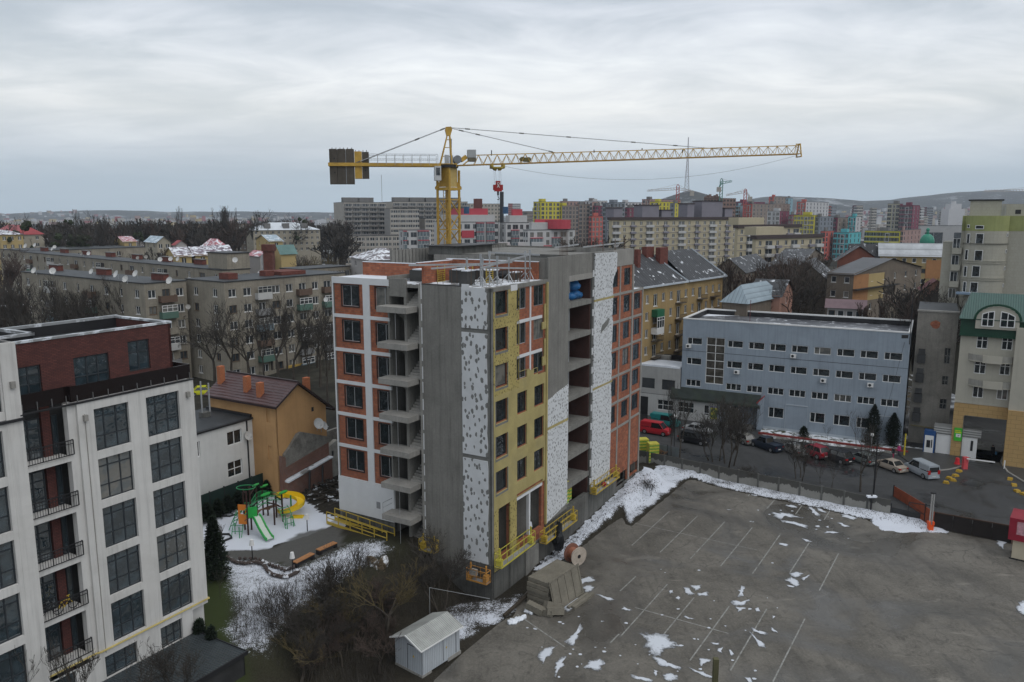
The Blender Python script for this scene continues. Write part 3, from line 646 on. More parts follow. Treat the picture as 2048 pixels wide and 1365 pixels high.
# far corrugated concrete parapet
cp=M()
for q in range(40): cp.box(9+q*.62,9+q*.62+.5,18.3,18.5,29.46,32.0)
cp.box(9,33.8,18.5,18.6,29.46,32.05); cp.go('ribbed_parapet',CONC,UB,FR)
M().box(14,22,13.5,17,31.4,32.3).go('lift_room',CONCD,UB,FR)
M().box(13.6,22.4,13,17.4,32.3,32.42).go('lift_room_roof',BLKS,UB,FR)
for (x,y,sx_,sy_,h) in [(1.2,3.3,1.3,.9,1.3),(3.2,5.6,1.6,1.1,1.2),(6.5,3.9,1.2,1.2,1.0),(7.6,6,1.2,.9,.9),(2.6,9.6,1.1,1.4,1.1),(5.5,6.6,.8,.8,1.3),(8.6,2.6,1.4,1.0,.7)]:
    g_=M(); g_.box(x,x+sx_,y,y+sy_,29.46,29.46+h); g_.go('ventilation_shaft',mat('dark_shaft',(.06,.06,.058),.9,.3),UB,FR)
    g_=M(); g_.box(x-.06,x+sx_+.06,y-.05,y+sy_*.7,29.46+h,29.46+h+.1); g_.go('snow_cap',SNOW,UB,FR)
# steel props and long beams of the slab formwork
def tripod(x,y,h):
    p=M(); p.beam((x,y,29.46),(x,y,29.46+h),.1); p.beam((x,y,29.46+h),(x,y,29.46+h+.5),.22,.06)
    for a in (0,2.1,4.2): p.beam((x+.8*math.cos(a),y+.8*math.sin(a),29.46),(x,y,30.35),.06)
    p.go('tripod_prop',STEEL,UB,FR)
for x,y,h in [(1.1,1.6,2.1),(1.9,2.3,2.4),(3.0,1.2,2.2),(3.6,2.4,2.6),(8.6,1.4,2.4),(9.7,1.5,2.5),(6.1,1.8,1.9),(2.2,4.0,2.0)]: tripod(x,y,h)
for a,b in [((-.1,6.4,31.0),(6.4,1.6,31.4)),((.6,1.5,31.15),(10.7,2.0,31.9)),((1.5,2.4,31.35),(7.8,2.2,31.5)),((2.2,2.0,31.1),(9.8,1.4,30.6)),((10.8,1,31.9),(10.8,7,32.0)),((.2,9.2,31.2),(4.5,3.0,31.3)),((21,1,32.3),(33,1.2,32.4)),((16,2,32.4),(24,3,32.45))]:
    M().beam(a,b,.09,.16).go('formwork_beam',STEEL,UB,FR)
rb=M()
for i_ in range(60):
    x,y=random.choice([(random.uniform(5.5,9),random.uniform(.8,2.4)),(random.uniform(.5,10),random.uniform(3,7)),(random.uniform(11,15),random.uniform(.1,.2))]); rb.beam((x,y,29.4),(x+random.uniform(-.05,.05),y,29.46+random.uniform(.8,1.5)),.035)
for i_ in range(9): x=14.9+(i_%3)*.3; rb.beam((x,.2+(i_//3)*.3,31.6),(x,.2+(i_//3)*.3,34.2),.035)
for x in (28,31,24.5): rb.beam((x,.15,31.7),(x,.15,33),.07)
rb.go('rebar_bundle',mat('rusty_rebar',(.10,.06,.04),.8,.3),UB,FR,kind='stuff')
for x,y in ((4.4,5.2),(5.2,3.4),(3.7,8.0)):
    q=M()
    for j in range(6): q.beam((x-.6,y,29.5+j*.2),(x+.6,y,29.5+j*.2),.07)
    q.beam((x-.6,y,29.4),(x-.6,y,31),.07).beam((x+.6,y,29.4),(x+.6,y,31),.07); q.go('yellow_formwork_frame',YEL,UB,FR)
tr=M(); tr.ball((9.8,4.6,29.9),.75,9,5,.55,.25); tr.go('dark_tarpaulin',BLKS,UB,FR)
# --- L facade: x from far left corner
LW=[28.98,25.46,22.1,18.75,15.4,12.05]
hL=[(1.25,z-2.05,3.4,z) for z in LW]+[(5.55,z-2.05,7.75,z) for z in LW]
M().wall(.12,7.25,9.1,29.2,[(a,b,min(c2,7.22),d) for a,b,c2,d in hL],.2,.08).go('brick_infill',ORBR,UB,FLo)
wb=M(); wb.box(0,7.25,-.02,.2,29.15,29.78); wb.box(-.02,.16,-.02,.2,9.08,29.15); wb.box(3.98,4.82,-.02,.2,9.08,29.15)
for z in (25.75,22.3,18.98,15.65,12.3): wb.box(.16,3.98,-.015,.2,z,z+.34).box(4.82,7.25,-.015,.2,z,z+.34)
wb.go('white_frame_band',WPAINT,UB,FLo)
M().box(-.04,7.27,-.05,.2,5.4,9.1).go('white_plinth_wall',WPAINT,UB,FLo)
M().box(5.0,5.5,-.06,-.05,6.5,7.2).go('grey_stain',mat('stain_grey',(.25,.25,.26),.9,.2),UB,FLo)
M().box(0,7.25,.05,.4,2.5,5.4).go('dark_foundation',CONCD,UB,FLo)
for a,b,c2,d in hL: 
    x1=min(c2,7.22); window(UB,FLo,a,x1,b,d,(1.1,1) if c2<5 else (1.1,.55),(),STEEL,GLASS,.16,.05,None)
    q=M(); q.box(a-.09,x1+.09,.02,.07,b-.09,b-.003).box(a-.09,a-.003,.02,.07,b,d).box(a-.09,x1+.09,.02,.07,d+.003,d+.09)
    if x1<5: q.box(x1+.003,x1+.09,.02,.07,b,d)
    q.go('black_reveal_tape',BLKF,UB,FLo)
M().box(.1,7.25,.2,18,29.35,29.68).go('snowy_roof',SNOW,UB,FLo)
# side wall of the wing (left, faces away) 
M().box(0,33,.0,.2,4,29.7).go('side_wall',WPAINT,UB,FLo.left(33))
# stairwell: recess x 7.25..10.75
sw=M(); sw.box(7.05,7.25,.0,6.2,3,30.1); sw.go('stair_side_wall',CONC,UB,FLo); 
M().box(10.75,11.05,.0,6.2,3,29.4).go('stair_side_wall',CONCL,UB,FLo)
M().box(7.25,10.75,6.0,6.2,3,29.4).go('stair_back_wall',CONCD,UB,FLo)
M().box(7.25,9.3,.05,.25,28.2,29.9).go('stair_head_wall',CONC,UB,FLo)
M().box(8.95,9.25,.1,3.4,3,28.6).go('stair_spine_wall',CONC,UB,FLo)
M().box(7.25,11.0,.1,6,29.1,29.4).go('roof_landing',CONC,UB,FLo)
LZ=[27.4,23.95,20.5,17.0,13.55,10.1,6.85,3.9]
for k,z in enumerate(LZ):
    if k<7: M().box(7.0,10.55,-1.62,.1,z-.55,z).go('stair_landing',CONCL,UB,FLo)
    # flight upward from the outer landing going inwards on the right, return flight on the left
    up=(LZ[k-1] if k else 30.6)-z; nstep=8; f=M(); 
    for j in range(nstep): f.box(9.3,10.72,.1+j*.3,.4+j*.3,z+j*up/2/nstep-.12,z+(j+1)*up/2/nstep)
    f.pz([],0,0) if False else None
    f.go('stair_flight',CONCL,UB,FLo)
    M().box(7.3,10.72,2.5,4.0,z+up/2-.2,z+up/2).go('inner_landing',CONC,UB,FLo)
    if k:
        f=M()
        for j in range(nstep): f.box(7.4,8.9,2.5-(j+1)*.3,2.5-j*.3,z+up/2+j*up/2/nstep-.25,z+up/2+(j+1)*up/2/nstep)
        f.go('stair_flight',CONC,UB,FLo)
M().box(7.0,10.55,-1.62,.1,3.2,3.55).go('stair_landing',CONC,UB,FLo)
M().box(9.9,10.5,-1.5,.0,1.5,3.2).go('landing_pier',CONC,UB,FLo)
rl=M()
for z in (6.85,): rl.beam((7.05,-1.5,z),(7.05,-1.5,z+1.1),.04).beam((7.05,-1.5,z+1.1),(7.05,0,z+1.1),.04).beam((7.05,-1.5,z+.6),(7.05,0,z+.6),.03)
for z in LZ[:-1]: rl.beam((9.2,-1.55,z-3.0),(9.2,-1.55,z-.5),.03)
rl.go('thin_safety_rail',STEEL,UB,FLo)
tt=M(); z=4.2
while z<28.4: h=random.uniform(.7,1.6); tt.box(11.05,11.14,-.04,.02,z,z+h); z+=h+random.uniform(.25,.7)
tt.go('foam_edge_strip',WPAINT,UB,FLo)
M().box(11.05,15.55,-.0,.3,1,29.5).go('concrete_shear_wall',CONC,UB,FLo)
M().box(10.9,15.5,-.02,.35,29.5,29.56).go('wall_head',BLKS,UB,FLo)
# white foam with adhesive marks in three fields, dark joints between
for lo,hi in ((3.6,13.6),(14.0,25.4),(25.8,29.45)):
    n=10; L=[(15.62+.06*noise.noise(Vector((0,j*1.7,lo))),lo+(hi-lo)*j/n) for j in range(n+1)]; Rr=[(18.33+.13*noise.noise(Vector((9,j*2.3,lo))),lo+(hi-lo)*j/n) for j in range(n+1)]
    M().pz(L[:1]+Rr+L[:0:-1],-.1,.0).go('white_foam_panel',EPS,UB,FLo)
M().box(15.55,18.75,.0,.3,-1,29.45).go('corner_wall',ADH,UB,FLo)
M().box(15.4,18.75,-.05,.35,-1,3.5).go('concrete_base',CONCD,UB,FLo)
M().box(11.05,15.4,-.03,.35,-1,2.6).go('concrete_base',CONCD,UB,FLo)
M().box(15.7,16.5,-.13,-.1,29.2,29.75).go('foam_offcut',WPAINT,UB,FLo)
# ---------------------------------------------------------------- things on and in the building
def cradle(fr,x0,x1,z,label,h=1.15,d=.75,mat_=None,motor=True,y=-1.0):
    mt_=mat_ or YEL; L=x1-x0
    t=thing('suspended_work_cradle',label,'work platform',fr.w((x0+x1)/2,y,z),group='suspended work cradles on the facade')
    f=M(); 
    for yy in (y,y+d):
        for zz_ in ((0,.06),(h*.5,.04),(h,.06)): f.beam((x0,yy,z+zz_[0]),(x1,yy,z+zz_[0]),zz_[1]*.9)
        n=max(2,int(L/1.0))
        for j in range(n+1): f.beam((x0+L*j/n,yy,z),(x0+L*j/n,yy,z+h),.04)
    for x in (x0,x1): 
        for zz_ in (0,h*.5,h): f.beam((x,y,z+zz_),(x,y+d,z+zz_),.06)
    f.go('cradle_frame',mt_,t,fr)
    M().box(x0,x1,y,y+d,z-.04,z+.02).go('cradle_floor',STEEL,t,fr); M().box(x0,x1,y-.03,y-.0,z,z+.14).go('toe_board',mt_,t,fr)
    if motor:
        for x in (x0+.25,x1-.25): M().box(x-.2,x+.2,y+.1,y+d-.1,z+.1,z+.75).box(x-.05,x+.05,y+d*.4,y+d*.6,z+.75,z+h+.5).go('hoist_motor',mt_,t,fr)
    return t
cradle(FR,0,6.5,3.5,'longest bright yellow cradle, below the tall openings near the front corner',h=1.3,mat_=mat('lemon_yellow_paint',(.48,.43,.07),.5,.12,1.5,dirt_amt=.15,dirt=(.3,.25,.1)))
cradle(FR,8.9,16.2,2.5,'orange yellow cradle with rags, behind the hanging black sack')
cradle(FR,21.2,28.2,3.85,'orange yellow cradle farthest right under the white foam strip')
cradle(FLo,16.5,18.7,2.05,'rusty orange cradle with a grey box under the white corner panel',mat_=mat('rusty_orange_paint',(.45,.22,.05),.7,.3,2,dirt_amt=.4))
cradle(FLo,11.0,12.8,3.75,'small yellow cradle half hidden by the bare tree, beside the stairs',h=1.1)
q=thing('grey_motor_box','pale grey box inside the rusty orange cradle at the front corner','box',FLo.w(17.1,-.75,2.3)); M().box(16.75,17.45,-.9,-.5,2.5,3.1).box(16.8,17.4,-.93,-.9,2.6,3.0).go('box_shell',CONCL,q,FLo)
q=M(); bs=[(-.35,0),(.4,0),(.75,1.2),(.55,2.6),(.1,3.1),(-.25,2.4),(-.6,1.0)]
q.pz([(11.5+x,.9+zz_) for x,zz_ in bs],-1.2,-.85); q.ball((11.5,-1.05,1.9),.62,9,6,1.9,.16); o=q.go('black_sack',mat('black_polythene',(.012,.013,.014),.35,.2),None,FR); tag(o,'long black plastic sack hanging below the cradle in front of the concrete base','sack')
q=thing('red_cloth_bundle','red and white cloth bundle lying in the far cradle','cloth',FR.w(24.2,-.7,3.9)); M().ball((24.2,-.7,4.15),.32,8,5,.8,.2).go('red_cloth',mat('red_cloth',(.35,.02,.03),.8,.2),q,FR); M().ball((24.9,-.75,4.1),.3,8,5,.6,.2).go('white_cloth',WPAINT,q,FR)
q=M(); 
for (x,y_,r) in ((17.6,1.4,.9),(18.6,1.1,.8),(19.6,1.3,1.0),(20.5,1.0,.7),(19.2,1.0,1.0)): q.ball((x,y_+.4,26.6+r*.55 + (1.0 if x==19.2 else 0)),r,10,6,.62,.12)
tag(q.go('insulation_bag_heap',BAGB,None,FR,smooth=True),'heap of bright blue plastic wrapped bags on the top floor of the open bay','bags')
for lab,x,z in (('blue wrapped pallet on the fourth open floor from the top',19.2,16.4),('smaller blue wrapped pallet one level lower down the open bay',19.4,19.75)):
    q=thing('wrapped_pallet',lab,'pallet',FR.w(x,1.4,z)); M().box(x-.7,x+.7,2.6,3.6,z+.12,z+1.0).box(x-.6,x+.6,2.65,3.5,z+1.0,z+1.3).go('blue_wrap',BAGB,q,FR); M().box(x-.75,x+.75,2.5,3.7,z,z+.12).go('pallet_base',CONCL,q,FR)
# pallets of yellow insulation packs
PACK=mat('yellow_pack_film',(.52,.47,.07),.45,.2,2); GREENP=mat('green_pack_film',(.10,.28,.05),.45,.2,2)
def packs(p,rz,nx,nz,lab,w=1.2,d=1.0,h=.42):
    t=thing('insulation_pallet',lab,'pallet',p,group='pallets of yellow insulation packs',rz=rz)
    fr=None
    for j in range(nz):
        for i_ in range(nx):
            a=M(); a.box(-w/2+w*i_/nx+.01,-w/2+w*(i_+1)/nx-.01,-d/2,d/2,j*h+.14,(j+1)*h+.12); a.k=1; a.box(-w/2+w*i_/nx+.005,-w/2+w*(i_+1)/nx-.005,-d/2-.01,-d/2+.08,j*h+.2,j*h+.36)
            me=a.mesh('insulation_pack',[PACK,GREENP]); o=bpy.data.objects.new('insulation_pack',me); COL.objects.link(o); o.parent=t
    me=M().box(-w/2,w/2,-d/2,d/2,0,.12).mesh('pallet_base',CONCL); o=bpy.data.objects.new('pallet_base',me); COL.objects.link(o); o.parent=t
    return t
packs(FR.w(16.4,.9,3.9),R_(59.7),2,6,'tall yellow insulation stack at the left of the lowest open bay',1.3,.9)
packs(FR.w(17.7,1.2,3.9),R_(59.7),2,5,'yellow insulation stack second from the left in the lowest open bay',1.3,.9)
p_=G(1305,918,.8); packs((p_.x,p_.y,.35),R_(10),2,6,'yellow and green insulation stack outdoors beside the far end of the building',1.5,1.3,.46)
p_=G(1290,914,.8); packs((p_.x-.2,p_.y+1.2,.35),R_(10),2,6,'yellow insulation stack standing behind the outdoor one, nearest the brick wall',1.5,1.3,.46)
# yellow railing walkway left
t=thing('railed_walkway','long yellow railed steel walkway lying against the foot of the left wing','walkway',FLo.w(3.5,-1.2,4.6))
for yy,zz0 in ((-1.7,0),(-.5,.0)):
    f=M(); 
    A=[(-.3,4.95),(6.9,4.1)]
    def zz1(x): return 4.3-.07*(x-.5)
    for x in [(-.3+j*7.9/5) for j in range(6)]: f.beam((x,yy,zz1(x)),(x,yy,zz1(x)+1.25),.08)
    for h in (.02,.65,1.25): f.beam((-.3,yy,zz1(-.3)+h),(7.6,yy,zz1(7.6)+h),.07)
    f.go('side_railing',YEL,t,FLo)
    f=M(); f.pz([(-.3,zz1(-.3)-.05),(7.6,zz1(7.6)-.05),(7.6,zz1(7.6)+.28),(-.3,zz1(-.3)+.28)],yy-.02,yy+.02); f.go('kick_plate',YEL,t,FLo)
f=M(); f.q((-.3,-1.7,zz1(-.3)),(7.6,-1.7,zz1(7.6)),(7.6,-.5,zz1(7.6)),(-.3,-.5,zz1(-.3))); f.go('deck_plate',STEEL,t,FLo)
q=M(); q.box(8.3,8.65,-1.3,-1.0,3.55,4.05).box(8.7,9.05,-1.3,-1.0,3.55,4.05); tag(q.go('orange_canister_pair',mat('orange_plastic',(.6,.09,.02),.4,.1),None,FLo),'two orange plastic canisters standing at the foot of the open stair','canisters')
# stump and debris left of the stair
q=M(); p_=G(752,1128,4)
for i_ in range(14): a=random.uniform(0,6.28); r=random.uniform(.2,1.0); q.ball((p_.x+r*math.cos(a),p_.y+.7*r*math.sin(a),3.2+random.uniform(0,.9)),random.uniform(.3,.65),6,4,1.2,.3)
tag(q.go('earth_and_root_mound',mat('earth_roots',(.11,.085,.055),.95,.4,1.5,fine=.4,snow=.25),None),'pale brown mound of earth and roots below the walkway','mound')
# ================================================================ white and brick apartment block, left foreground
FB=Fr((-24.17,54.93),59.7)
LB=thing('apartment_block','white rendered apartment block with a dark brick top floor at the left edge','building',(-24.17,54.93,4))
DKBR=mat('dark_red_facing_brick',(.115,.04,.034),.85,.15,.8,extra=brickx((.075,.028,.026),(.035,.02,.018),.30,.10,.012))
REND=mat('left_block_render',(.56,.55,.53),.85,.08,.35,streak=.34,dirt_amt=.22,dirt=(.3,.28,.25))
ROOFM=mat('bitumen_roof',(.03,.033,.036),.55,.3,.4,dirt_amt=.35,dirt=(.09,.095,.1))
cols=[(-2.5,.12),(-6.27,-3.82)]
H_=[]; 
for k in range(5):
    t=23.37-3.4*k
    for a,b in cols: H_.append((a,t-2.87,b,t))
w_=M().wall(-7.35,1.38,6.4,23.97,H_,.22,-.03); w_.q((-7.35,-.03,6.4),(1.38,-.03,6.4),(1.38,.4,6.4),(-7.35,.4,6.4)); w_.q((-7.35,-.03,6.4),(-7.35,.9,6.4),(-7.35,.9,23.97),(-7.35,-.03,23.97)); w_.go('white_wall',REND,LB,FB)
for h in H_: window(LB,FB,h[0],h[2],h[1],h[3],(1,1.15,1.1),(.34,.80),DKF,GLASSB,.17,.075,BLKF)
M().box(-7.4,1.37,.5,13,4,23.94).box(-10.9,-7.4,1.7,13,4,23.93).go('building_core',REND,LB,FB)
hg=[(-2.75,4.55,-.95,6.22),(-7.0,4.6,-4.62,6.2),(-12,4.6,-9,6.3)]
M().wall(-19,.0,3.0,6.4,hg,.2,-.05+.4 if False else -.02).go('ground_floor_wall',REND,LB,FB)
for h in hg: window(LB,FB,h[0],h[2],h[1],h[3],(1,1,1),(.45,),DKF,GLASSB,.17,.07,None)
M().box(-19,.05,-.06,-.02,3.0,4.0).go('dark_plinth',BLKS,LB,FB)
p=M(); p.path([(1.45,.6,6.75),(1.45,-.12,6.75),(-7.3,-.12,6.75),(-7.5,.0,6.75),(-11,.0,6.75)],.09); p.go('gas_pipe',mat('pale_yellow_pipe',(.55,.44,.16),.6,.2),LB,FB)
# balcony bay, recessed, with brick back wall and steel railings
M().box(-7.9,-7.35,.15,.6,6.4,23.97).go('white_pier',REND,LB,FB)
M().box(-11.6,-10.68,-.06,.6,6.4,28.45).go('white_pier',REND,LB,FB)
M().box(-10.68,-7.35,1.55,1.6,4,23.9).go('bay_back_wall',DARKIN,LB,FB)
M().box(-8.9,-8.35,1.3,1.55,4,23.9).go('brick_pier',DKBR,LB,FB)
for k in range(6):
    z=20.35-3.42*k
    M().box(-10.68,-7.9,.12,1.6,z-.05,z+.27).go('balcony_slab',REND,LB,FB)
    if k<6:
        window(LB,FB,-10.5,-9.0,z+.3,z+2.9,(1,1),(.3,.75),DKF,GLASSB,1.38,.08,None,name='balcony_door')
        window(LB,FB,-8.3,-7.92,z+.3,z+2.9,(1,),(.3,),DKF,GLASSB,1.3,.06,None,name='balcony_door')
    r=M(); y=.02
    for a,b in (((-10.68,y),(-7.75,y)),):
        r.beam((a[0],y,z+1.35),(b[0],y,z+1.35),.06).beam((a[0],y,z+.4),(b[0],y,z+.4),.05).beam((a[0],y,z+1.12),(b[0],y,z+1.12),.035)
        for j in range(19): x=a[0]+(b[0]-a[0])*j/18; r.beam((x,y,z+.4),(x,y,z+1.35),.022 if j%6 else .05)
    r.beam((-7.75,y,z+1.35),(-7.75,.6,z+1.35),.05).beam((-7.75,y,z+.4),(-7.75,y,z+1.35),.05)
    r.go('balcony_railing',BLKS,LB,FB)
# left part, taller
hl=[(-15.4,20.4-3.4*k+.05,-11.9,23.3-3.4*k) for k in range(5)]
M().wall(-19,-11.6,6.4,23.7,hl,.22,-.05).go('white_wall',REND,LB,FB)
for h in hl: window(LB,FB,h[0],h[2],h[1],h[3],(1,1.15,1.1,1),(.34,.80),DKF,GLASSB,.17,.08,BLKF)
M().box(-19,-10.66,-.22,.1,23.7,23.86).go('ledge',BLKS,LB,FB)
M().wall(-19,-10.85,23.86,28.5,[(-15,24.4,-11.7,27.4)],.2,.05).go('white_wall',REND,LB,FB)
window(LB,FB,-15,-11.7,24.4,27.4,(1,1,1),(.4,),DKF,GLASSB,.2,.08,None)
M().box(-10.87,-10.83,.05,2,23.9,28.5).go('white_return_wall',REND,LB,FB)
M().box(-19,-10.9,.3,12,28.3,28.45).go('roof',ROOFM,LB,FB)
M().box(-19,-11.5,1.0,5,28.45,30).go('roof_brick_wall',DKBR,LB,FB); M().box(-19,-11.3,.8,5.2,30,31.25).go('white_roof_cap',REND,LB,FB); M().box(-19,-11.25,.75,5.25,31.25,31.35).go('cap_coping',STEEL,LB,FB)
# brick penthouse
FP=Fr(FB.w(0,1.7),59.7)
hp=[(-2.4,25.0,-.75,27.15),(-6.3,24.2,-3.85,26.62),(-9.95,24.2,-8.42,26.55)]
M().wall(-10.85,1.05,23.95,28.05,hp,.2,0).go('brick_wall',DKBR,LB,FP)
M().box(0,6.2,0,.2,23.95,28.05).go('brick_wall',DKBR,LB,FP.right(1.05))
window(LB,FP,-2.4,-.75,25.0,27.15,(1,1),(.62,),DKF,GLASSB,.12,.08,None); window(LB,FP,-6.3,-3.85,24.2,26.62,(1.2,1,1),(.45,),DKF,GLASSB,.12,.08,None); window(LB,FP,-9.95,-8.42,24.2,26.55,(1,1),(.5,.75),DKF,GLASSB,.12,.08,None)
cp=M(); cp.box(-10.85,1.15,-.08,.25,28.05,28.2).box(.8,1.15,.25,6.5,28.05,28.2).box(-7.2,1.15,6.3,6.6,28.05,28.25).box(-7.5,-7.2,2.6,6.6,28.05,28.25).box(-10.9,-7.2,2.6,2.9,28.05,28.25)
cp.go('parapet_coping',mat('zinc_coping',(.30,.31,.32),.4,.2,1,metal=.3,snow=.35),LB,FP)
ip=M(); ip.box(-7.3,1.0,6.35,6.5,27.2,28.05).box(-7.45,-7.25,2.7,6.5,27.2,28.05).box(-10.8,-7.3,2.7,2.85,27.2,28.05).box(-7.3,-7.25,.2,2.7,27.2,27.6); ip.go('inner_parapet',BLKS,LB,FP)
M().box(-10.8,.95,.2,6.4,27.2,27.35).go('roof_surface',ROOFM,LB,FP)
q=M(); q.q((-10.7,.3,27.36),(.4,.3,27.36),(.4,1.0,27.365),(-4,.8,27.365),(-10.7,.6,27.365)); q.go('roof_snow',SNOW,LB,FP)
# terrace glass balustrade
BAL=mat('black_glass_balustrade',(.012,.008,.008),.15,.1,spec=.6)
b_=M(); b_.box(-7.3,1.3,.12,.16,24.1,25.12).box(1.22,1.26,.16,6,24.1,25.12).box(-7.6,-7.3,.12,.5,24.1,25.12).box(-10.7,-7.45,.5,.54,24.1,25.1); b_.go('glass_balustrade',BAL,LB,FB)
b_=M()
for j in range(9): x=1.2-j*1.05; b_.box(x-.025,x+.025,.06,.11,23.95,24.5)
for j in range(4): x=-7.7-j*.9; b_.box(x-.025,x+.025,.44,.48,23.95,24.5)
b_.go('balustrade_posts',mat('post_grey',(.12,.12,.12),.5,.1),LB,FB,kind='stuff')
M().box(-10.8,1.42,-.1,.2,23.95,24.02).go('terrace_edge',BLKS,LB,FB)
for x,z in ((.8,22.9),(-6.9,22.9),(-11.1,25.9)): M().box(x-.13,x+.13,-.25,-.03,z-.15,z+.25).go('wall_lamp',CONCL,LB,FB)
M().box(-6.92,-6.88,-.07,-.03,6.5,23.2).go('down_pipe',CONCL,LB,FB)
# bicycles on the balcony: simple frame and wheels
def bike(fr,x,y,z,col,label):
    t=thing('bicycle',label,'bicycle',fr.w(x,y,z),group='bicycles on the balconies')
    f=M(); f.path([(x-.3,y,z+.35),(x-.1,y,z+.35),(x+.25,y,z+.75),(x-.25,y,z+.8),(x-.1,y,z+.35)],.045); f.beam((x+.25,y,z+.75),(x+.5,y,z+.35),.045).beam((x-.25,y,z+.8),(x-.5,y,z+.35),.045); f.beam((x+.25,y,z+.75),(x+.2,y,z+1.0),.04).beam((x+.1,y,z+1.0),(x+.3,y,z+1.02),.04); f.go('bicycle_frame',col,t,fr)
    M().box(x-.35,x-.15,y-.05,y+.05,z+.82,z+.88).go('saddle',BLKS,t,fr)
    for cx in (-.5,.5):
        wq=M(); n=14; wq.path([(x+cx+.32*math.cos(6.28*i/n),y,z+.35+.32*math.sin(6.28*i/n)) for i in range(n+1)],.04,4); wq.beam((x+cx-.32,y,z+.35),(x+cx+.32,y,z+.35),.01).beam((x+cx,y,z+.03),(x+cx,y,z+.67),.01); wq.go('wheel',BLKS,t,fr)
bike(FB,-9.0,.4,10.4,mat('yellow_bike_paint',(.5,.35,.05),.4,.1),'yellow bicycle leaning behind the railing of the second lowest balcony')
bike(FB,-9.9,.8,10.45,BLKS,'black bicycle at the left end of the second lowest balcony')
# dark ribbed canopy at the foot
t=thing('ribbed_canopy','dark ribbed metal canopy beside the foot of the white apartment block','canopy',FB.w(-3,-2,4.4))
M().box(-12,.1,-5.6,-.1,4.5,4.62).go('canopy_sheet',mat('dark_ribbed_sheet',(.045,.055,.06),.35,.2,1,extra=ribx(.22,.6,0)),t,FB); M().box(-12,.15,-5.7,-5.6,4.4,4.7).box(.1,.18,-5.7,-.1,4.4,4.7).go('canopy_gutter',BLKS,t,FB)
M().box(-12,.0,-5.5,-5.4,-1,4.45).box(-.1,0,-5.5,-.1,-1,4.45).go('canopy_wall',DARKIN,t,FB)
# ================================================================ orange house
OC=G(562,990,4.6); FOg=Fr(OC,59.7); FOl=Fr(OC,-30.3)   # left facade frame: x negative to the left
OH=thing('orange_house','tall narrow orange rendered house with a brown tiled roof and brick chimneys','house',(OC.x,OC.y,4.6))
ORG=mat('orange_render',(.47,.275,.125),.9,.12,.35,streak=.18,dirt_amt=.12,dirt=(.3,.17,.08)); ORGY=ORG
ho=[(-1.75,12.4,-1.05,14.75),(-1.6,7.95+2.1,-1.1,12.0-.1)]
M().wall(-11.2,0,3.5,15.25,[(-1.7,12.85,-1.1,14.85),(-1.72,8.5,-1.15,10.1)],.3,0).go('left_wall',ORG,OH,FOl)
window(OH,FOl,-1.7,-1.1,12.85,14.85,(1,),(),PVC,GLASS,.2,.08,PVC); window(OH,FOl,-1.72,-1.15,8.5,10.1,(1,),(),ORG,ORG,.2,.06,PVC)
M().pz([(0,3.5),(7.6,3.5),(7.6,13.35),(2.9,16.95),(0,15.25)],0,.25).go('gable_wall',ORG,OH,FOg)
M().pz([(.1,3.5),(7.5,3.5),(7.5,13.3),(2.9,16.8),(.1,15.2)],.3,11).go('house_core',ORG,OH,FOg)
MT=mat('brown_tiled_roof',(.085,.045,.045),.35,.2,1,spec=.5,extra=lambda t,v,col,b:ribx(.36,.7,0)(t,v,col,b))
rf=M()
import itertools
for (xa,za,xb,zb,nn) in ((-.55,14.95,2.9,17.12,10),(8.5,12.85,2.9,17.12,12)):
    for j in range(nn):
        a=j/nn; b=(j+1)/nn; o_=.05
        A=(xa+(xb-xa)*a,za+(zb-za)*a); B=(xa+(xb-xa)*b,za+(zb-za)*b)
        rf.q((A[0],-.55,A[1]+o_),(A[0],11.4,A[1]+o_),(B[0],11.4,B[1]),(B[0],-.55,B[1])) if xa<0 else rf.q((A[0],11.4,A[1]+o_),(A[0],-.55,A[1]+o_),(B[0],-.55,B[1]),(B[0],11.4,B[1]))
        rf.q((A[0],-.55,A[1]-.02),(A[0],11.4,A[1]-.02),(A[0],11.4,A[1]+o_),(A[0],-.55,A[1]+o_))
rf.go('tiled_roof',MT,OH,FOg)
e=M(); e.pz([(-.6,14.75),(2.9,16.95),(2.9,17.15),(-.6,14.98)],-.6,-.5).pz([(8.55,12.6),(2.9,16.95),(2.9,17.15),(8.55,12.9)],-.6,-.5).box(-.66,-.5,-.55,11.4,14.72,14.95).box(8.4,8.56,-.55,11.4,12.6,12.8); e.beam((2.9,-.5,17.17),(2.9,11.4,17.17),.18); e.go('roof_trim',mat('dark_brown_metal',(.035,.022,.022),.4,.1),OH,FOg)
OBR=mat('orange_brick_chimney',(.42,.12,.045),.85,.15,2,extra=brickx((.34,.09,.035),(.3,.2,.12),.25,.09,.01))
for x,y,h in ((.9,5.6,1.7),(.55,3.1,1.5),(1.4,10.6,2.0),(6.1,1.5,2.2)):
    zr=15.3+.6*x if x<3 else 17.1-.76*(x-2.9); M().box(x-.35,x+.35,y-.28,y+.28,zr-.4,zr+h).go('chimney',OBR,OH,FOg)
M().box(5.25,5.6,-.02,.1,13.1,13.6).go('vent_opening',DARKIN,OH,FOg)
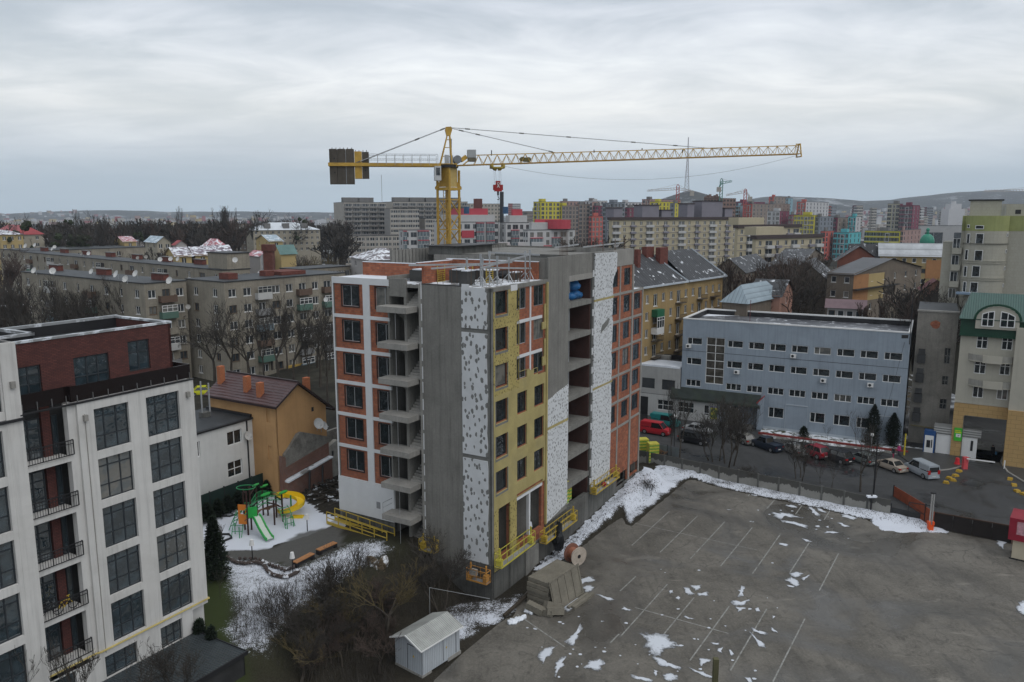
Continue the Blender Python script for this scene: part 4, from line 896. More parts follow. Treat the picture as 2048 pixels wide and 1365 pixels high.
def dish(label,p,az,r=.55,parent=None,group='satellite dishes',tilt=.45,col=None):
    """dish facing azimuth az (math angle), on an arm"""
    key='dish%.2f'%r
    if key not in WC:
        d=M(); n=12; k=len(d.v)
        for rr,dz in ((r,.0),(r*.6,-.10*r*2),(0.02,-.14*r*2)):
            for i in range(n): t=6.283*i/n; d.v.append((dz*-1-.0,rr*math.cos(t),rr*math.sin(t)*1.08))
        for a in range(2):
            for i in range(n): j=(i+1)%n; d.f.append((a*n+i,a*n+j,(a+1)*n+j,(a+1)*n+i)); d.m.append(0)
        me=d.mesh('dish_reflector',CONCL if r<.5 else mat('dish_white',(.5,.5,.49),.5,.1))
        for v_ in me.vertices: v_.co.x*=-1
        for v_ in me.vertices: v_.co.z+=v_.co.x*0
        a=M(); a.beam((-.14*r*2,0,0),(-.5,0,-.25),.05).beam((-.5,0,-.25),(-.5,0,-r-.35),.06).beam((0,0,-r),(r*.95,0,-.1),.03).box(r*.88,r*1.02,-.05,.05,-.16,-.04)
        WC[key]=(me,a.mesh('dish_arm',STEEL))
    t=thing('satellite_dish',label,'dish',p,group=group,rz=az)
    for nm,me in zip(('dish_reflector','dish_arm'),WC[key]):
        o=bpy.data.objects.new(nm,me); COL.objects.link(o); o.parent=t; o.rotation_euler=(0,-tilt if nm=='dish_reflector' else 0,0)
    return t
dish('larger satellite dish on the orange gable wall',FOg.w(5.6,-.75,11.7),R_(-50),.62); dish('smaller satellite dish right of the larger one on the orange gable wall',FOg.w(6.6,-.7,11.2),R_(-20),.5)
# ruined party wall on the gable
RU=thing('ruined_wall','crumbling remains of a torn down house, plaster and red brick, against the orange gable','ruin',FOg.w(3.5,-.5,4.6))
PLS=mat('old_grey_plaster',(.20,.19,.17),.95,.3,1.2,fine=.35,dirt_amt=.5,bump=.5)
OLDB=mat('old_red_brick',(.20,.07,.045),.95,.35,1,fine=.3,extra=brickx((.15,.055,.04),(.16,.14,.12),.26,.09,.015),dirt_amt=.35,dirt=(.2,.18,.16),bump=.3)
M().pz([(.5,7.7),(7.4,8.9),(7.4,9.6),(3.2,11.2),(2.6,11.1),(1.4,9.9),(.5,9.2)],-.4,0).go('plaster_gable',PLS,RU,FOg)
M().pz([(.3,6.4),(7.4,7.3),(7.4,8.9),(.5,7.7)],-.45,0).go('brick_band',OLDB,RU,FOg)
M().pz([(.0,4.3),(7.4,4.3),(7.4,7.1),(.2,6.1)],-.9,0).go('lower_brick_wall',OLDB,RU,FOg); M().pz([(.2,6.1),(7.4,7.1),(7.4,7.25),(.2,6.3)],-1.1,0).go('snowy_ledge',mat('snowy_stone',(.2,.19,.18),.9,.3,2,snow=.6),RU,FOg)
M().pz([(-.1,4.3),(.35,4.3),(.5,8.9),(0,9.2)],-.5,0).go('broken_edge',OLDB,RU,FOg)
for x in (2.9,5.0): M().beam((x,-1.5,4.4),(x+.7,-1.0,6.6),.18,.35).go('leaning_beam',BLKS,RU,FOg)
M().pz([(7.4,4.3),(10.6,4.3),(10.6,8.0),(9.0,8.8),(7.4,8.2)],-.3,.3).go('pale_wall_remnant',mat('pale_ruin_render',(.33,.32,.29),.9,.25,1,dirt_amt=.4),RU,FOg)
M().box(8.0,8.3,-.32,-.3,7.0,7.6).go('small_opening',DARKIN,RU,FOg); M().box(9.5,12,2,2.4,4.3,9.3).go('far_wall_remnant',PLS,RU,FOg)
q=M(); random.seed(5)
for i in range(170):
    x=random.uniform(1.0,12.5); y=random.uniform(-6.5,-1.1); p=FOg.w(x,y); z=T(p.x,p.y)+random.uniform(-.05,.75)*max(0,1-abs(y+3)/4)
    a=random.uniform(0,3.1); L=random.uniform(.2,1.5); q.beam((x,y,z),(x+L*math.cos(a),y+L*math.sin(a),z+random.uniform(-.2,.25)),random.uniform(.06,.3),random.uniform(.05,.2))
tag(q.go('rubble_heap',mat('dark_rubble',(.045,.038,.03),.95,.6,1.5,fine=.5,snow=.18),None,FOg,kind='stuff'),'dark heap of broken timber and rubble between the ruin and the left wing','rubble')
# ================================================================ white annex
AF=Fr(FOl.w(-4.07,0),59.7)
AN=thing('white_annex','low white two storey annex with a flat dark bitumen roof beside the orange house','house',AF.w(-4,2,4.4))
M().wall(-13,-.0,4,13.05,[(-3.55,10.55,-1.55,12.15),(-9.3,10.4,-7.1,12.1),(-3.7,6.9,-1.7,8.7)],.2,0).go('front_wall',WHITE,AN,AF)
window(AN,AF,-3.55,-1.55,10.55,12.15,(1,1),(),PVC,GLASS,.14,.09,PVC); window(AN,AF,-9.3,-7.1,10.4,12.1,(1,1),(),PVC,GLASS,.14,.09,PVC); window(AN,AF,-3.7,-1.7,6.9,8.7,(1,1),(.5,),PVC,GLASS,.14,.09,PVC)
M().box(-13,0,.05,8,13.05,13.15).go('flat_roof',ROOFM,AN,AF); M().box(-13,.05,-.2,.05,12.9,13.12).box(-.25,.0,.0,7.5,13.1,13.45).go('roof_edge',BLKS,AN,AF)
M().box(-.9,-.75,-.1,0,4.5,12.9).go('down_pipe',BLKS,AN,AF)
M().box(-6.9,-6.3,2.2,2.8,13.15,14.5).go('chimney',CONCL,AN,AF); M().box(-3.2,-2.2,4.2,5.0,13.15,13.7).go('roof_block',CONCD,AN,AF)
M().cyl((-3,4.6),.09,13.6,17.3,8).go('flue_pipe',STEEL,AN,AF); M().cyl((-2.2,4.3),.09,13.6,17,8).go('flue_pipe',STEEL,AN,AF)
dish('white satellite dish on the white annex wall beside its upper right window',AF.w(-.95,-.35,11.2),R_(-30),.5)
# fence
FF=Fr(AF.w(.35,-1.3),59.7)
fe=thing('garden_fence','dark green panel fence behind the playground hedge','fence',FF.w(-4,0,4.2)); GRN=mat('dark_green_panel',(.012,.028,.024),.7,.2)
for j in range(7): M().box(-.05-1.9*(j+1)+.04,-.05-1.9*j-.04,0,.05,3.8,6.7).go('fence_panel',GRN,fe,FF); M().box(-.05-1.9*j-.05,-.05-1.9*j+.05,-.04,.08,3.8,6.8).go('fence_post',BLKS,fe,FF)
f2=Fr(G(600,1002,4.5),-30.3)
# ================================================================ playground
GR=mat('bright_green_plastic',(.03,.36,.07),.4,.1); GRD=mat('green_tube_paint',(.03,.24,.09),.4,.1); BRN=mat('dark_brown_post',(.045,.022,.02),.6,.2); OGP=mat('orange_panel',(.62,.20,.03),.5,.1); YLP=mat('yellow_slide_plastic',(.75,.52,.02),.35,.08); SLB=mat('pale_slide_bed',(.55,.6,.55),.3,.1)
PZ=4.0
def pg(x,y): # zoom pixel on ground
    return G(420+x/9.1,950+y/9.1,PZ)
def ptop(x,y,Y):
    return AY(420+x/9.1,950+y/9.1,Y)
PG=thing('playground_set','green and orange climbing frame with a yellow spiral slide in the snowy courtyard','playground',(pg(800,950).x,pg(800,950).y,PZ))
bases=dict(a=(700,1100),b=(760,1000),c=(640,1000),d=(870,800),e=(975,760),f=(1180,930),g=(1215,800),h=(1330,870),i=(1060,770),j=(1170,760))
tops=dict(a=260,b=200,c=270,d=190,e=200,f=460,g=370,h=310,i=330,j=400)
tops=dict(a=300,b=215,c=255,d=180,e=190,f=465,g=375,h=320,i=345)
tx=dict(a=715,b=765,c=620,d=865,e=962,f=1165,g=1200,h=1312,i=1055)
PB={k:pg(*bases[k]) for k in tops}; PT={}
for k_ in tops:
    b=PB[k_]; t_=ptop(tx[k_],tops[k_],b.y); PT[k_]=t_.z; M().box(b.x-.07,b.x+.07,b.y-.07,b.y+.07,PZ-.1,t_.z).go('post',BRN,PG)
print('posts',{k:(round(PB[k].x,1),round(PB[k].y,1),round(PT[k],1)) for k in PT})
def deck(ks,z,name='platform'):
    c=[PB[k] for k in ks]; m_=M(); n=len(c); m_.q(*[(p.x,p.y,z) for p in c]); m_.q(*[(p.x,p.y,z-.1) for p in c])
    for i in range(n): a,b=c[i],c[(i+1)%n]; m_.q((a.x,a.y,z-.1),(b.x,b.y,z-.1),(b.x,b.y,z),(a.x,a.y,z))
    m_.go(name,BRN,PG)
deck('acbd',PZ+1.9); deck('ghi',PZ+1.7)
def panel(a,b,z0,z1,m_,name,th=.05):
    a=Vector(a); b=Vector(b); d=(b-a).normalized(); n=Vector((-d.y,d.x,0))*th; q=M()
    v=[a,b,b+n,a+n]; q.prism([(p.x,p.y) for p in v],z0,z1); q.go(name,m_,PG)
a,c=PB['a'],PB['c']
pa_=a+Vector((-.95,.1,0)); panel(pa_,a,PZ+1.15,PZ+2.2,OGP,'orange_panel'); panel(pa_,a,PZ+2.6,PZ+3.2,OGP,'orange_panel'); panel(pa_,pa_+Vector((.2,0,0)),PZ+2.2,PZ+2.6,OGP,'orange_panel'); panel(a-Vector((.2,0,0)),a,PZ+2.2,PZ+2.6,OGP,'orange_panel')
panel(a,a+Vector((.9,.3,0)),PZ+1.8,PZ+2.9,GR,'green_panel'); 
for (u,v,w_,h_,Y) in ((830,178,140,50,PB['d'].y),(985,195,150,50,PB['e'].y),(1010,350,190,95,PB['i'].y-1),(1330,310,170,45,PB['h'].y)):
    p=ptop(u,v,Y); s_=Y/1560/9.1*1.0; W=w_*s_/2; q=M(); n=8; q.q(*[(p.x+W*math.cos(6.283*i/n),p.y+W*1.1*math.sin(6.283*i/n),p.z+.12*math.cos(6.283*i/n)) for i in range(n)]); q.q(*[(p.x+W*math.cos(6.283*i/n),p.y+W*1.1*math.sin(6.283*i/n),p.z-.09+.12*math.cos(6.283*i/n)) for i in range(n)]); q.go('green_canopy_leaf',GR,PG)
# ring on top
p=ptop(655,245,PB['c'].y); q=M(); q.path([(p.x+.95*math.cos(6.283*i/16),p.y+.7*math.sin(6.283*i/16),p.z+.1) for i in range(17)],.07); q.go('green_ring',GRD,PG)
# bridge with arched rails
br=PB['b']+Vector((.3,-1.2,0)); be=PB['f']*.5+PB['g']*.5
def arch(a,b,h,w,n=10,z=PZ+1.7): return [(a.x+(b.x-a.x)*i/n,a.y+(b.y-a.y)*i/n,z+h*math.sin(math.pi*i/n)) for i in range(n+1)]
off=Vector((.35,.55,0))
A0=arch(br-off,be-off,.45,0); A1=arch(br+off,be+off,.45,0); q=M()
for i in range(10): q.q(A0[i],A0[i+1],A1[i+1],A1[i])
for i in range(10): q.q(*[(p[0],p[1],p[2]-.12) for p in (A0[i],A0[i+1])],A0[i+1],A0[i])
q.go('arched_bridge',mat('bridge_brown',(.13,.075,.05),.7,.2),PG)
for off_,z in ((-off,.55),(-off,1.0),(off,.55),(off,1.0)):
    M().path(arch(br+off_,be+off_,.45,0,z=PZ+1.7+z),.06).go('bridge_rail',GRD,PG)
# straight slide
s0=PB['a']+Vector((.75,.3,0)); s1=pg(1100,1210)
pts=[(0,1.9),(.12,1.8),(.45,1.0),(.75,.45),(.88,.28),(1,.25)]
d_=(s1-s0); n_=Vector((-d_.y,d_.x,0)).normalized()*.38
bed=M(); sd1=M()
for (t0,z0),(t1,z1) in zip(pts[:-1],pts[1:]):
    A=s0+d_*t0; B=s0+d_*t1; bed.q((A.x-n_.x,A.y-n_.y,PZ+z0),(B.x-n_.x,B.y-n_.y,PZ+z1),(B.x+n_.x,B.y+n_.y,PZ+z1),(A.x+n_.x,A.y+n_.y,PZ+z0))
    for sg in (-1,1):
        a_=A+n_*sg; b_=B+n_*sg; sd1.beam((a_.x,a_.y,PZ+z0+.05),(b_.x,b_.y,PZ+z1+.05),.09,.32)
bed.go('slide_bed',SLB,PG); sd1.go('slide_side',GR,PG)
# spiral slide
cs=G(420+1440/9.1,950+790/9.1,PZ)+Vector((0,.9,0)); q=M(); nn=22; R0,R1=.65,1.45; pr=None
for i in range(nn+1):
    t=i/nn; an=R_(200)-t*R_(380); z=PZ+2.0-1.75*t; c_=[]
    for r,dz in ((R0,.45),(R0+.02,.05),(R1-.25,.0),(R1,.12),(R1+.05,.6)): c_.append((cs.x+r*math.cos(an),cs.y+r*math.sin(an),z+dz))
    if pr:
        for j in range(4): q.q(pr[j],c_[j],c_[j+1],pr[j+1])
    pr=c_
q.go('spiral_slide',YLP,PG,smooth=True); M().cyl((cs.x,cs.y),.09,PZ,PZ+2.2,8).go('slide_column',GRD,PG); M().box(cs.x+.4,cs.x+1.6,cs.y-1.5,cs.y-.8,PZ,PZ+.35).go('slide_exit',YLP,PG)
# climbing ladders (arched nets)
def ladder(a,b,zt,n,name,w=.5):
    d=(b-a); nn=Vector((-d.y,d.x,0)).normalized()*w; q=M(); pts=[(a.x+d.x*i/n,a.y+d.y*i/n,PZ+zt*math.sin(.5*math.pi*i/n)) for i in range(n+1)]
    for sg in (-1,1): q.path([(p[0]+nn.x*sg,p[1]+nn.y*sg,p[2]) for p in pts],.06)
    for p in pts[1:-1]: q.beam((p[0]-nn.x,p[1]-nn.y,p[2]),(p[0]+nn.x,p[1]+nn.y,p[2]),.05)
    q.go(name,GRD,PG)
ladder(pg(400,980),PB['c']+Vector((-.1,-.1,0)),2.1,7,'climbing_net'); ladder(pg(480,1150),pg(600,960),1.9,6,'climbing_ladder'); ladder(pg(1470,980),PB['h'],1.8,6,'climbing_ladder')
q=M()
for x,y in ((1380,740),(1410,1000),(1520,960),(1480,740),(460,1080),(540,1160),(600,960)): p=pg(x,y if y>900 else y+200); q.beam((p.x,p.y,PZ),(p.x,p.y,PZ+1.2),.07)
q.beam(pg(1410,1000)+Vector((0,0,1.2)),pg(1520,960)+Vector((0,0,1.2)),.06); q.go('green_tube_frame',GRD,PG)
q=M()
for p0,p1 in (('c','b'),('b','d'),('d','e'),('e','i'),('i','g'),('g','h')):
    A=PB[p0]; B=PB[p1]
    for zz_ in (2.4,2.9): q.beam((A.x,A.y,PZ+zz_),(B.x,B.y,PZ+zz_),.05)
    n=6
    for i in range(1,n): X=A.lerp(B,i/n); q.beam((X.x,X.y,PZ+1.9),(X.x,X.y,PZ+2.9),.03)
q.go('platform_railing',GRD,PG)
q=M(); 
for p0,p1 in (('c','a'),('b','d'),('g','h')):
    A=PB[p0]; B=PB[p1]; z=min(PT[p0],PT[p1])-.1; q.beam((A.x,A.y,z),(B.x,B.y,z),.07)
q.go('top_beam',BRN,PG)
# hexagonal planter with sapling
def hexpl(u,v,label,sx=1.6,sy=1.15):
    p=G(u,v,PZ); q=M(); P=[(p.x+sx*math.cos(1.047*i),p.y+sy*math.sin(1.047*i)) for i in range(7)]
    for a,b in zip(P[:-1],P[1:]): q.beam((*a,PZ+.12),(*b,PZ+.12),.07,.2)
    t=thing('tree_planter',label,'planter',(p.x,p.y,PZ)); q.go('planter_edge',BLKS,t)
    q=M()
    for i in range(26):
        a=random.uniform(0,6.28); q.beam((p.x+random.uniform(-.1,.1),p.y,PZ),(p.x+.6*math.cos(a)*random.random(),p.y+.5*math.sin(a),PZ+random.uniform(.8,1.7)),.025)
    q.go('sapling',mat('twig_bark',(.06,.05,.04),.9,.2),t)
hexpl(452,1028,'black hexagonal planter with a leafless sapling beside the fence'); hexpl(440,1078,'black edged tree bed half hidden by the dark conifer',1.2,1.0)
WOODB=mat('varnished_bench_wood',(.36,.17,.07),.6,.2,3); 
def bench(u0,v0,u1,v1,label):
    A=G(u0,v0,4.0); B=G(u1,v1,4.0); d=B-A; L=d.length; fr=Fr(A,math.degrees(math.atan2(d.y,d.x)))
    t=thing('park_bench',label,'bench',fr.w(L/2,0,PZ))
    for j in range(4): M().box(0,L,.0+j*.15,.13+j*.15,PZ+.45,PZ+.53).go('seat_slat',WOODB,t,fr)
    for x0,x1 in ((.0,.3),(L-.3,L)): M().box(x0,x1,.02,.56,PZ,PZ+.45).go('bench_leg',BLKS,t,fr)
    M().box(.3,L-.3,.04,.1,PZ+.2,PZ+.45).go('bench_apron',BLKS,t,fr)
bench(594,1137,630,1118,'brown wooden bench nearest the path lamp'); bench(640,1112,675,1096,'brown wooden bench farther right, beside the left wing')
def lamp(u,v,h,label,z=PZ):
    p=G(u,v,z); t=thing('garden_lamp',label,'lamp',(p.x,p.y,z),group='garden lamps'); M().cyl((p.x,p.y),.05,z,z+h,6).go('lamp_pole',BLKS,t)
    M().cyl((p.x,p.y),.24,z+h,z+h+.55,10,.15).go('lamp_shade',PVC,t)
lamp(586,1148,1.5,'white garden lamp between the first bench and the flower bed'); lamp(615,1065,1.4,'white garden lamp on the snow right of the slide'); lamp(505,1119,1.4,'white garden lamp at the near edge of the snowy play area'); lamp(518,975,1.9,'white garden lamp behind the climbing frame near the fence')
# ================================================================ yard objects by the car park
SHM=mat('pale_blue_shed_sheet',(.40,.43,.46),.6,.08,.6,streak=.2,dirt_amt=.15,dirt=(.25,.2,.15),extra=ribx(.2,.35,0)); SHR=mat('shed_roof_sheet',(.36,.37,.35),.6,.18,.8,dirt_amt=.35,dirt=(.12,.11,.09),extra=ribx(.18,.6,0))
sc=G(845,1355,0); FS=Fr(sc,51.5); SL,SW=4.35,3.05
SH=thing('metal_shed','pale corrugated metal shed with a low gable roof at the bottom edge','shed',(sc.x,sc.y,0))
M().wall(0,SL,.1,2.45,[],.1,0).go('side_wall',SHM,SH,FS)
FSg=Fr(FS.w(0,SW),FS.deg-90); M().pz([(0,.1),(SW,.1),(SW,2.45),(SW/2,3.05),(0,2.45)],0,.08).go('gable_wall',SHM,SH,FSg)
M().box(.08,SL,.08,SW,.1,2.45).go('shed_core',SHM,SH,FS)
r=M(); r.q((-.35,-.25,2.42),(SL+.2,-.25,2.42),(SL+.2,SW/2,3.15),(-.35,SW/2,3.15)); r.q((-.35,SW+.25,2.42),(-.35,SW/2,3.15),(SL+.2,SW/2,3.15),(SL+.2,SW+.25,2.42)); r.go('roof_sheet',SHR,SH,FS)
r=M(); r.pz([],0,0) if False else None; r.beam((-.35,-.25,2.38),(-.35,SW/2,3.12),.06,.12).beam((-.35,SW+.25,2.38),(-.35,SW/2,3.12),.06,.12).beam((-.35,-.26,2.38),(SL+.2,-.26,2.38),.05,.1); r.go('roof_edge',PVC,SH,FS)
M().box(2.35,2.39,-.02,.0,.3,2.3).box(2.35,3.9,-.02,.0,2.28,2.32).box(3.86,3.9,-.02,0,.3,2.3).go('door_frame',BLKS,SH,FS); M().box(2.7,2.8,-.03,0,1.2,1.35).go('lock_plate',YEL,SH,FS)
M().box(1.4,1.44,-.02,.0,.15,2.3).box(1.46,2.8,-.02,-.0,2.25,2.3).go('door_frame',BLKS,SH,FSg); M().pz([(2.0,1.35),(2.2,1.35),(2.1,1.55)],-.03,0).go('warning_triangle',YEL,SH,FSg)
M().box(-.05,1.0,-.05,.4,-.1,.12).box(2.9,SL+.1,-.05,.4,-.1,.25).box(-.05,.35,.5,SW,-.1,.12).go('foundation_block',CONCL,SH,FS)
# concrete slab stack
SLC=mat('weathered_slab_concrete',(.17,.155,.125),.95,.2,.8,fine=.2,dirt_amt=.25,dirt=(.12,.12,.09),bump=.3)
p0=G(1118,1222,0); FK=Fr(G(1112,1226,0),52)
ST=thing('concrete_slab_stack','stack of flat concrete slabs with one ribbed slab leaning against its side','slab stack',FK.w(2.5,1.5,0))
random.seed(3)
for j in range(6): dx=random.uniform(-.12,.12); M().box(-.1+dx,4.6+dx,.75+random.uniform(-.08,.08),3.2,.1+j*.42,.1+j*.42+.36).go('concrete_slab',SLC,ST,FK)
q=M(); q.q((-.2,.0,.0),(4.7,.0,.0),(4.75,.72,2.75),(-.15,.72,2.75)); 
for j in range(5): x=j*1.12; q.beam((x,.0,.03),(x+.05,.70,2.72),.1,.1)
q.beam((-.2,.72,2.75),(4.75,.72,2.75),.14,.14).beam((-.2,0,.1),(4.7,0,.1),.14,.14); q.go('leaning_ribbed_slab',SLC,ST,FK)
for j in range(2): M().box(1.2+.3*j,4.6+.3*j,-.75-.4*j+.1,-.45-.35*j+.1,.0,.28).go('kerb_beam',SLC,ST,FK)
for i,(x,y,a,lab) in enumerate([(-.9,.6,.3,'concrete block lying at the left end of the slab stack'),(-.5,-.2,.9,'tilted concrete block in front of the slab stack'),(-1.3,1.5,.2,'long concrete block behind the tilted ones'),(-.1,.35,1.2,'short concrete block wedged against the leaning slab')]):
    p=FK.w(x,y); o=M().box(-.35,.35,-.8,.8,0,.6).go('concrete_block',SLC); o.location=(p.x,p.y,.05+.1*i); o.rotation_euler=(.12*i,.25*(i%2),R_(52)+a); tag(o,lab,'block',group='loose concrete blocks by the slab stack')
q=M(); q.beam(G(1008,1232,.3),G(1066,1180,.5),.28,.22); tag(q.go('timber_beam',mat('dark_wet_timber',(.05,.04,.03),.8,.3)),'long dark timber beam lying on the snow left of the slab stack','beam')
q=M(); 
for j in range(9): p=G(1020+j*7,1245-j*3+random.uniform(-5,5),0); q.ball((p.x,p.y,.15),random.uniform(.2,.42),7,4,.7,.25)
tag(q.go('snow_lumps',SNOW,None,kind='stuff'),'lumps of shovelled snow in front of the concrete blocks','snow')
# cable spool
p=G(1150,1128,0); SPW=mat('spool_wood',(.42,.36,.30),.8,.2,2); q=thing('cable_spool','large wooden cable spool with a pale flange and reddish wound cable behind the slab stack','cable spool',(p.x,p.y,0),rz=R_(52))
def disc(x0,x1,r,m_,nm,par,z=1.05):
    a=M(); n=20; k=0
    for x in (x0,x1):
        for i in range(n): t=6.283*i/n; a.v.append((x,r*math.cos(t),z+r*math.sin(t)))
    for i in range(n): j=(i+1)%n; a.f.append((i,j,n+j,n+i)); a.m.append(0)
    a.f.append(tuple(range(n))); a.f.append(tuple(range(2*n-1,n-1,-1))); a.m+= [0,0]
    o=bpy.data.objects.new(nm,a.mesh(nm,m_)); COL.objects.link(o); o.parent=par; return o
q.rotation_euler.z=R_(-55)
disc(.55,.65,1.0,SPW,'spool_flange',q); disc(-.65,-.55,1.0,mat('spool_wood_red',(.22,.10,.07),.8,.2),'spool_flange',q); disc(-.55,.15,.62,mat('wound_cable',(.32,.13,.08),.6,.2,3),'wound_cable',q); disc(.15,.55,.64,PVC,'white_wrap',q); disc(.65,.68,.2,BLKS,'hub_plate',q)
# street side concrete wall between verge and road, panel by panel
W0=Vector((*WALL0,0)); W1=Vector((*WALL1,0)); dW=W1-W0; FW=Fr(W0-dW.normalized()*9,math.degrees(math.atan2(dW.y,dW.x)))
LW_=dW.length+9
PANM=mat('stained_wall_panel',(.25,.245,.225),.9,.12,.5,fine=.1,extra=lambda t,v,col,b: t.mix(t.math('GREATER_THAN',t.math('ADD',t.nw('ShaderNodeSeparateXYZ').outputs[2],0),0) if False else (lambda s:(t.l.new(v,s.inputs[0]),t.map(t.math('ADD',s.outputs[2],t.math('MULTIPLY',t.noise(t.vec('World',(1,1,.25)),1.1,6,.7),1.9)),2.05,2.12,0,.85))[1])(t.nw('ShaderNodeSeparateXYZ')),col,(.045,.044,.04)))
WALLT=thing('concrete_wall','long stained concrete panel wall between the snowy verge and the street','wall',FW.w(LW_/2,0,0))
n=int(LW_/2.9)
gate_x0,gate_x1=FW.uv(1784,1000)[0],FW.uv(1850,1020)[0]
npan=int(gate_x0/2.7)
for j in range(npan): 
    a=gate_x0*j/npan; b=gate_x0*(j+1)/npan; dz=.03*math.sin(j*3)
    M().box(a+.12,b-.12,0,.14,-.3,1.95+dz).go('wall_panel',PANM,WALLT,FW); M().box(a-.12,a+.12,-.06,.2,-.3,2.0+dz).go('wall_post',CONCD,WALLT,FW)
q=M().box(0,gate_x0,.14,.35,.5,1.55); q.go('retained_edge',BLKS,WALLT,FW)
# rusty red gate leaf and black gate
RUST=mat('rust_red_gate',(.26,.065,.03),.75,.3,1,streak=.3,dirt_amt=.3,dirt=(.12,.04,.02))
g1=Fr(G(1784,1007,0),0); A=G(1785,1008,0); B=G(1848,1048,0); d=B-A; g1=Fr(A,math.degrees(math.atan2(d.y,d.x)))
GT=thing('red_sheet_gate','rust red sheet metal gate leaf standing open beside the concrete wall','gate',tuple(A.lerp(B,.5))); L_=d.length
for j in range(2): M().box(L_*j/2+.03,L_*(j+1)/2-.03,0,.05,.1,2.35).go('sheet_panel',RUST,GT,g1)
M().box(-.06,.06,-.04,.1,0,2.45).box(L_-.06,L_+.06,-.04,.1,0,2.45).go('gate_frame',BLKS,GT,g1); M().box(L_+.06,L_+1.6,0,.06,.1,2.1).go('side_panel',RUST,GT,g1)
A=G(1815,1042,0); B=G(1872,1052,0); d=B-A; g2=Fr(A,math.degrees(math.atan2(d.y,d.x)))
q=M(); L_=d.length; q.beam((0,0,.1),(0,0,2.3),.08).beam((0,0,2.3),(L_,0,2.3),.08).beam((0,0,.15),(L_,0,.15),.08).beam((0,0,2.2),(L_,0,.2),.05).beam((-2.6,0,.15),(0,0,.15),.16).beam((0,0,1.2),(L_,0,1.2),.035); tag(q.go('wire_gate_frame',BLKS,None,g2),'thin black tube gate frame with a diagonal brace in front of the red gate','gate')
A=G(1866,1058,0); B=G(2022,1088,0); d=B-A; g3=Fr(A,math.degrees(math.atan2(d.y,d.x))); L_=d.length
GT=thing('black_sliding_gate','long black sliding gate across the car park entrance','gate',tuple(A.lerp(B,.5)))
for j in range(4): M().box(L_*j/4+.02,L_*(j+1)/4-.02,0,.06,.1,1.95).go('gate_panel',mat('black_gate_sheet',(.018,.014,.013),.6,.3),GT,g3)
M().box(-.1,L_+.1,-.03,.09,1.95,2.08).go('top_rail',mat('brown_rail',(.06,.035,.025),.6,.2),GT,g3); M().box(L_,L_+.5,-.1,.3,0,2.2).go('brick_gate_post',OLDB,GT,g3)
# raised barrier with orange base
p=G(1860,1062,0); BR=thing('barrier_post','upright chrome barrier arm on an orange foot at the car park entrance','barrier',(p.x,p.y,0)); CHR=mat('polished_tube',(.55,.55,.54),.25,.05,metal=.6)
M().box(p.x-.28,p.x+.28,p.y-.2,p.y+.2,0,.75).box(p.x-.32,p.x-.12,p.y-.25,p.y+.25,.75,1.15).box(p.x+.12,p.x+.32,p.y-.25,p.y+.25,.75,1.15).go('orange_foot',mat('barrier_orange',(.75,.10,.02),.5,.1),BR)
M().cyl((p.x-.12,p.y),.09,.7,4.5,8).go('chrome_tube',CHR,BR); M().cyl((p.x+.12,p.y),.09,.7,4.5,8).go('chrome_tube',CHR,BR); M().box(p.x-.25,p.x+.25,p.y-.1,p.y+.1,4.45,4.6).go('tube_cap',BLKS,BR)
# dark red kiosk at right edge
p=G(2022,1118,0); FKs=Fr(p,-38); KS=thing('red_kiosk','cream kiosk with a glossy dark red roof cabin cut by the right edge','kiosk',(p.x,p.y,0))
M().box(0,4,0,2.6,0,2.2).go('kiosk_wall',mat('cream_kiosk_panel',(.5,.44,.33),.7,.1),KS,FKs); M().box(-.45,4.5,-.35,3,2.2,4.6).go('red_hood',mat('glossy_dark_red',(.25,.012,.03),.3,.15,1,spec=.6),KS,FKs)
M().box(.25,1.7,-.36,-.35,2.9,4.3).go('white_smear',mat('pinkish_white_print',(.45,.25,.28),.5,.3,3),KS,FKs); M().box(1.6,3.4,-.02,0,.9,2.0).go('kiosk_window',GLASS,KS,FKs); M().box(-.2,4,-.1,0,0,.15).go('kiosk_step',BLKS,KS,FKs)
# foreground post bottom right
p=G(1432,1365,0); q=M(); zt=AY(1432,1317,26); pz=AY(1432,1330,26); q.box(zt.x-.09,zt.x+.09,25.9,26.08,8,zt.z); tag(q.go('timber_post',mat('mossy_post',(.10,.095,.05),.9,.3),None),'mossy square post top poking into the bottom edge','post')
# lamp pole of the yard by the shed, light cable
a=G(860,1235,.8); q=M(); q.beam((a.x,a.y,.5),(a.x,a.y,3.6),.04).beam((a.x,a.y,3.6),(a.x+5.2,a.y+2.6,1.2),.035); tag(q.go('bent_pipe_frame',STEEL),'thin bare pipe frame sloping down behind the metal shed','pipe')
# verge lamp post with box
p=G(1741,1025,0); t=thing('sign_post','black post carrying a small snow covered box on the verge','post',(p.x,p.y,0)); M().cyl((p.x,p.y),.1,0,2.2,8).go('post_shaft',BLKS,t); M().box(p.x-.55,p.x+.6,p.y-.2,p.y+.3,1.9,2.1).go('snowy_shelf',SNOW,t)
q=M(); P=[G(1262,1005),G(1150,1095)]
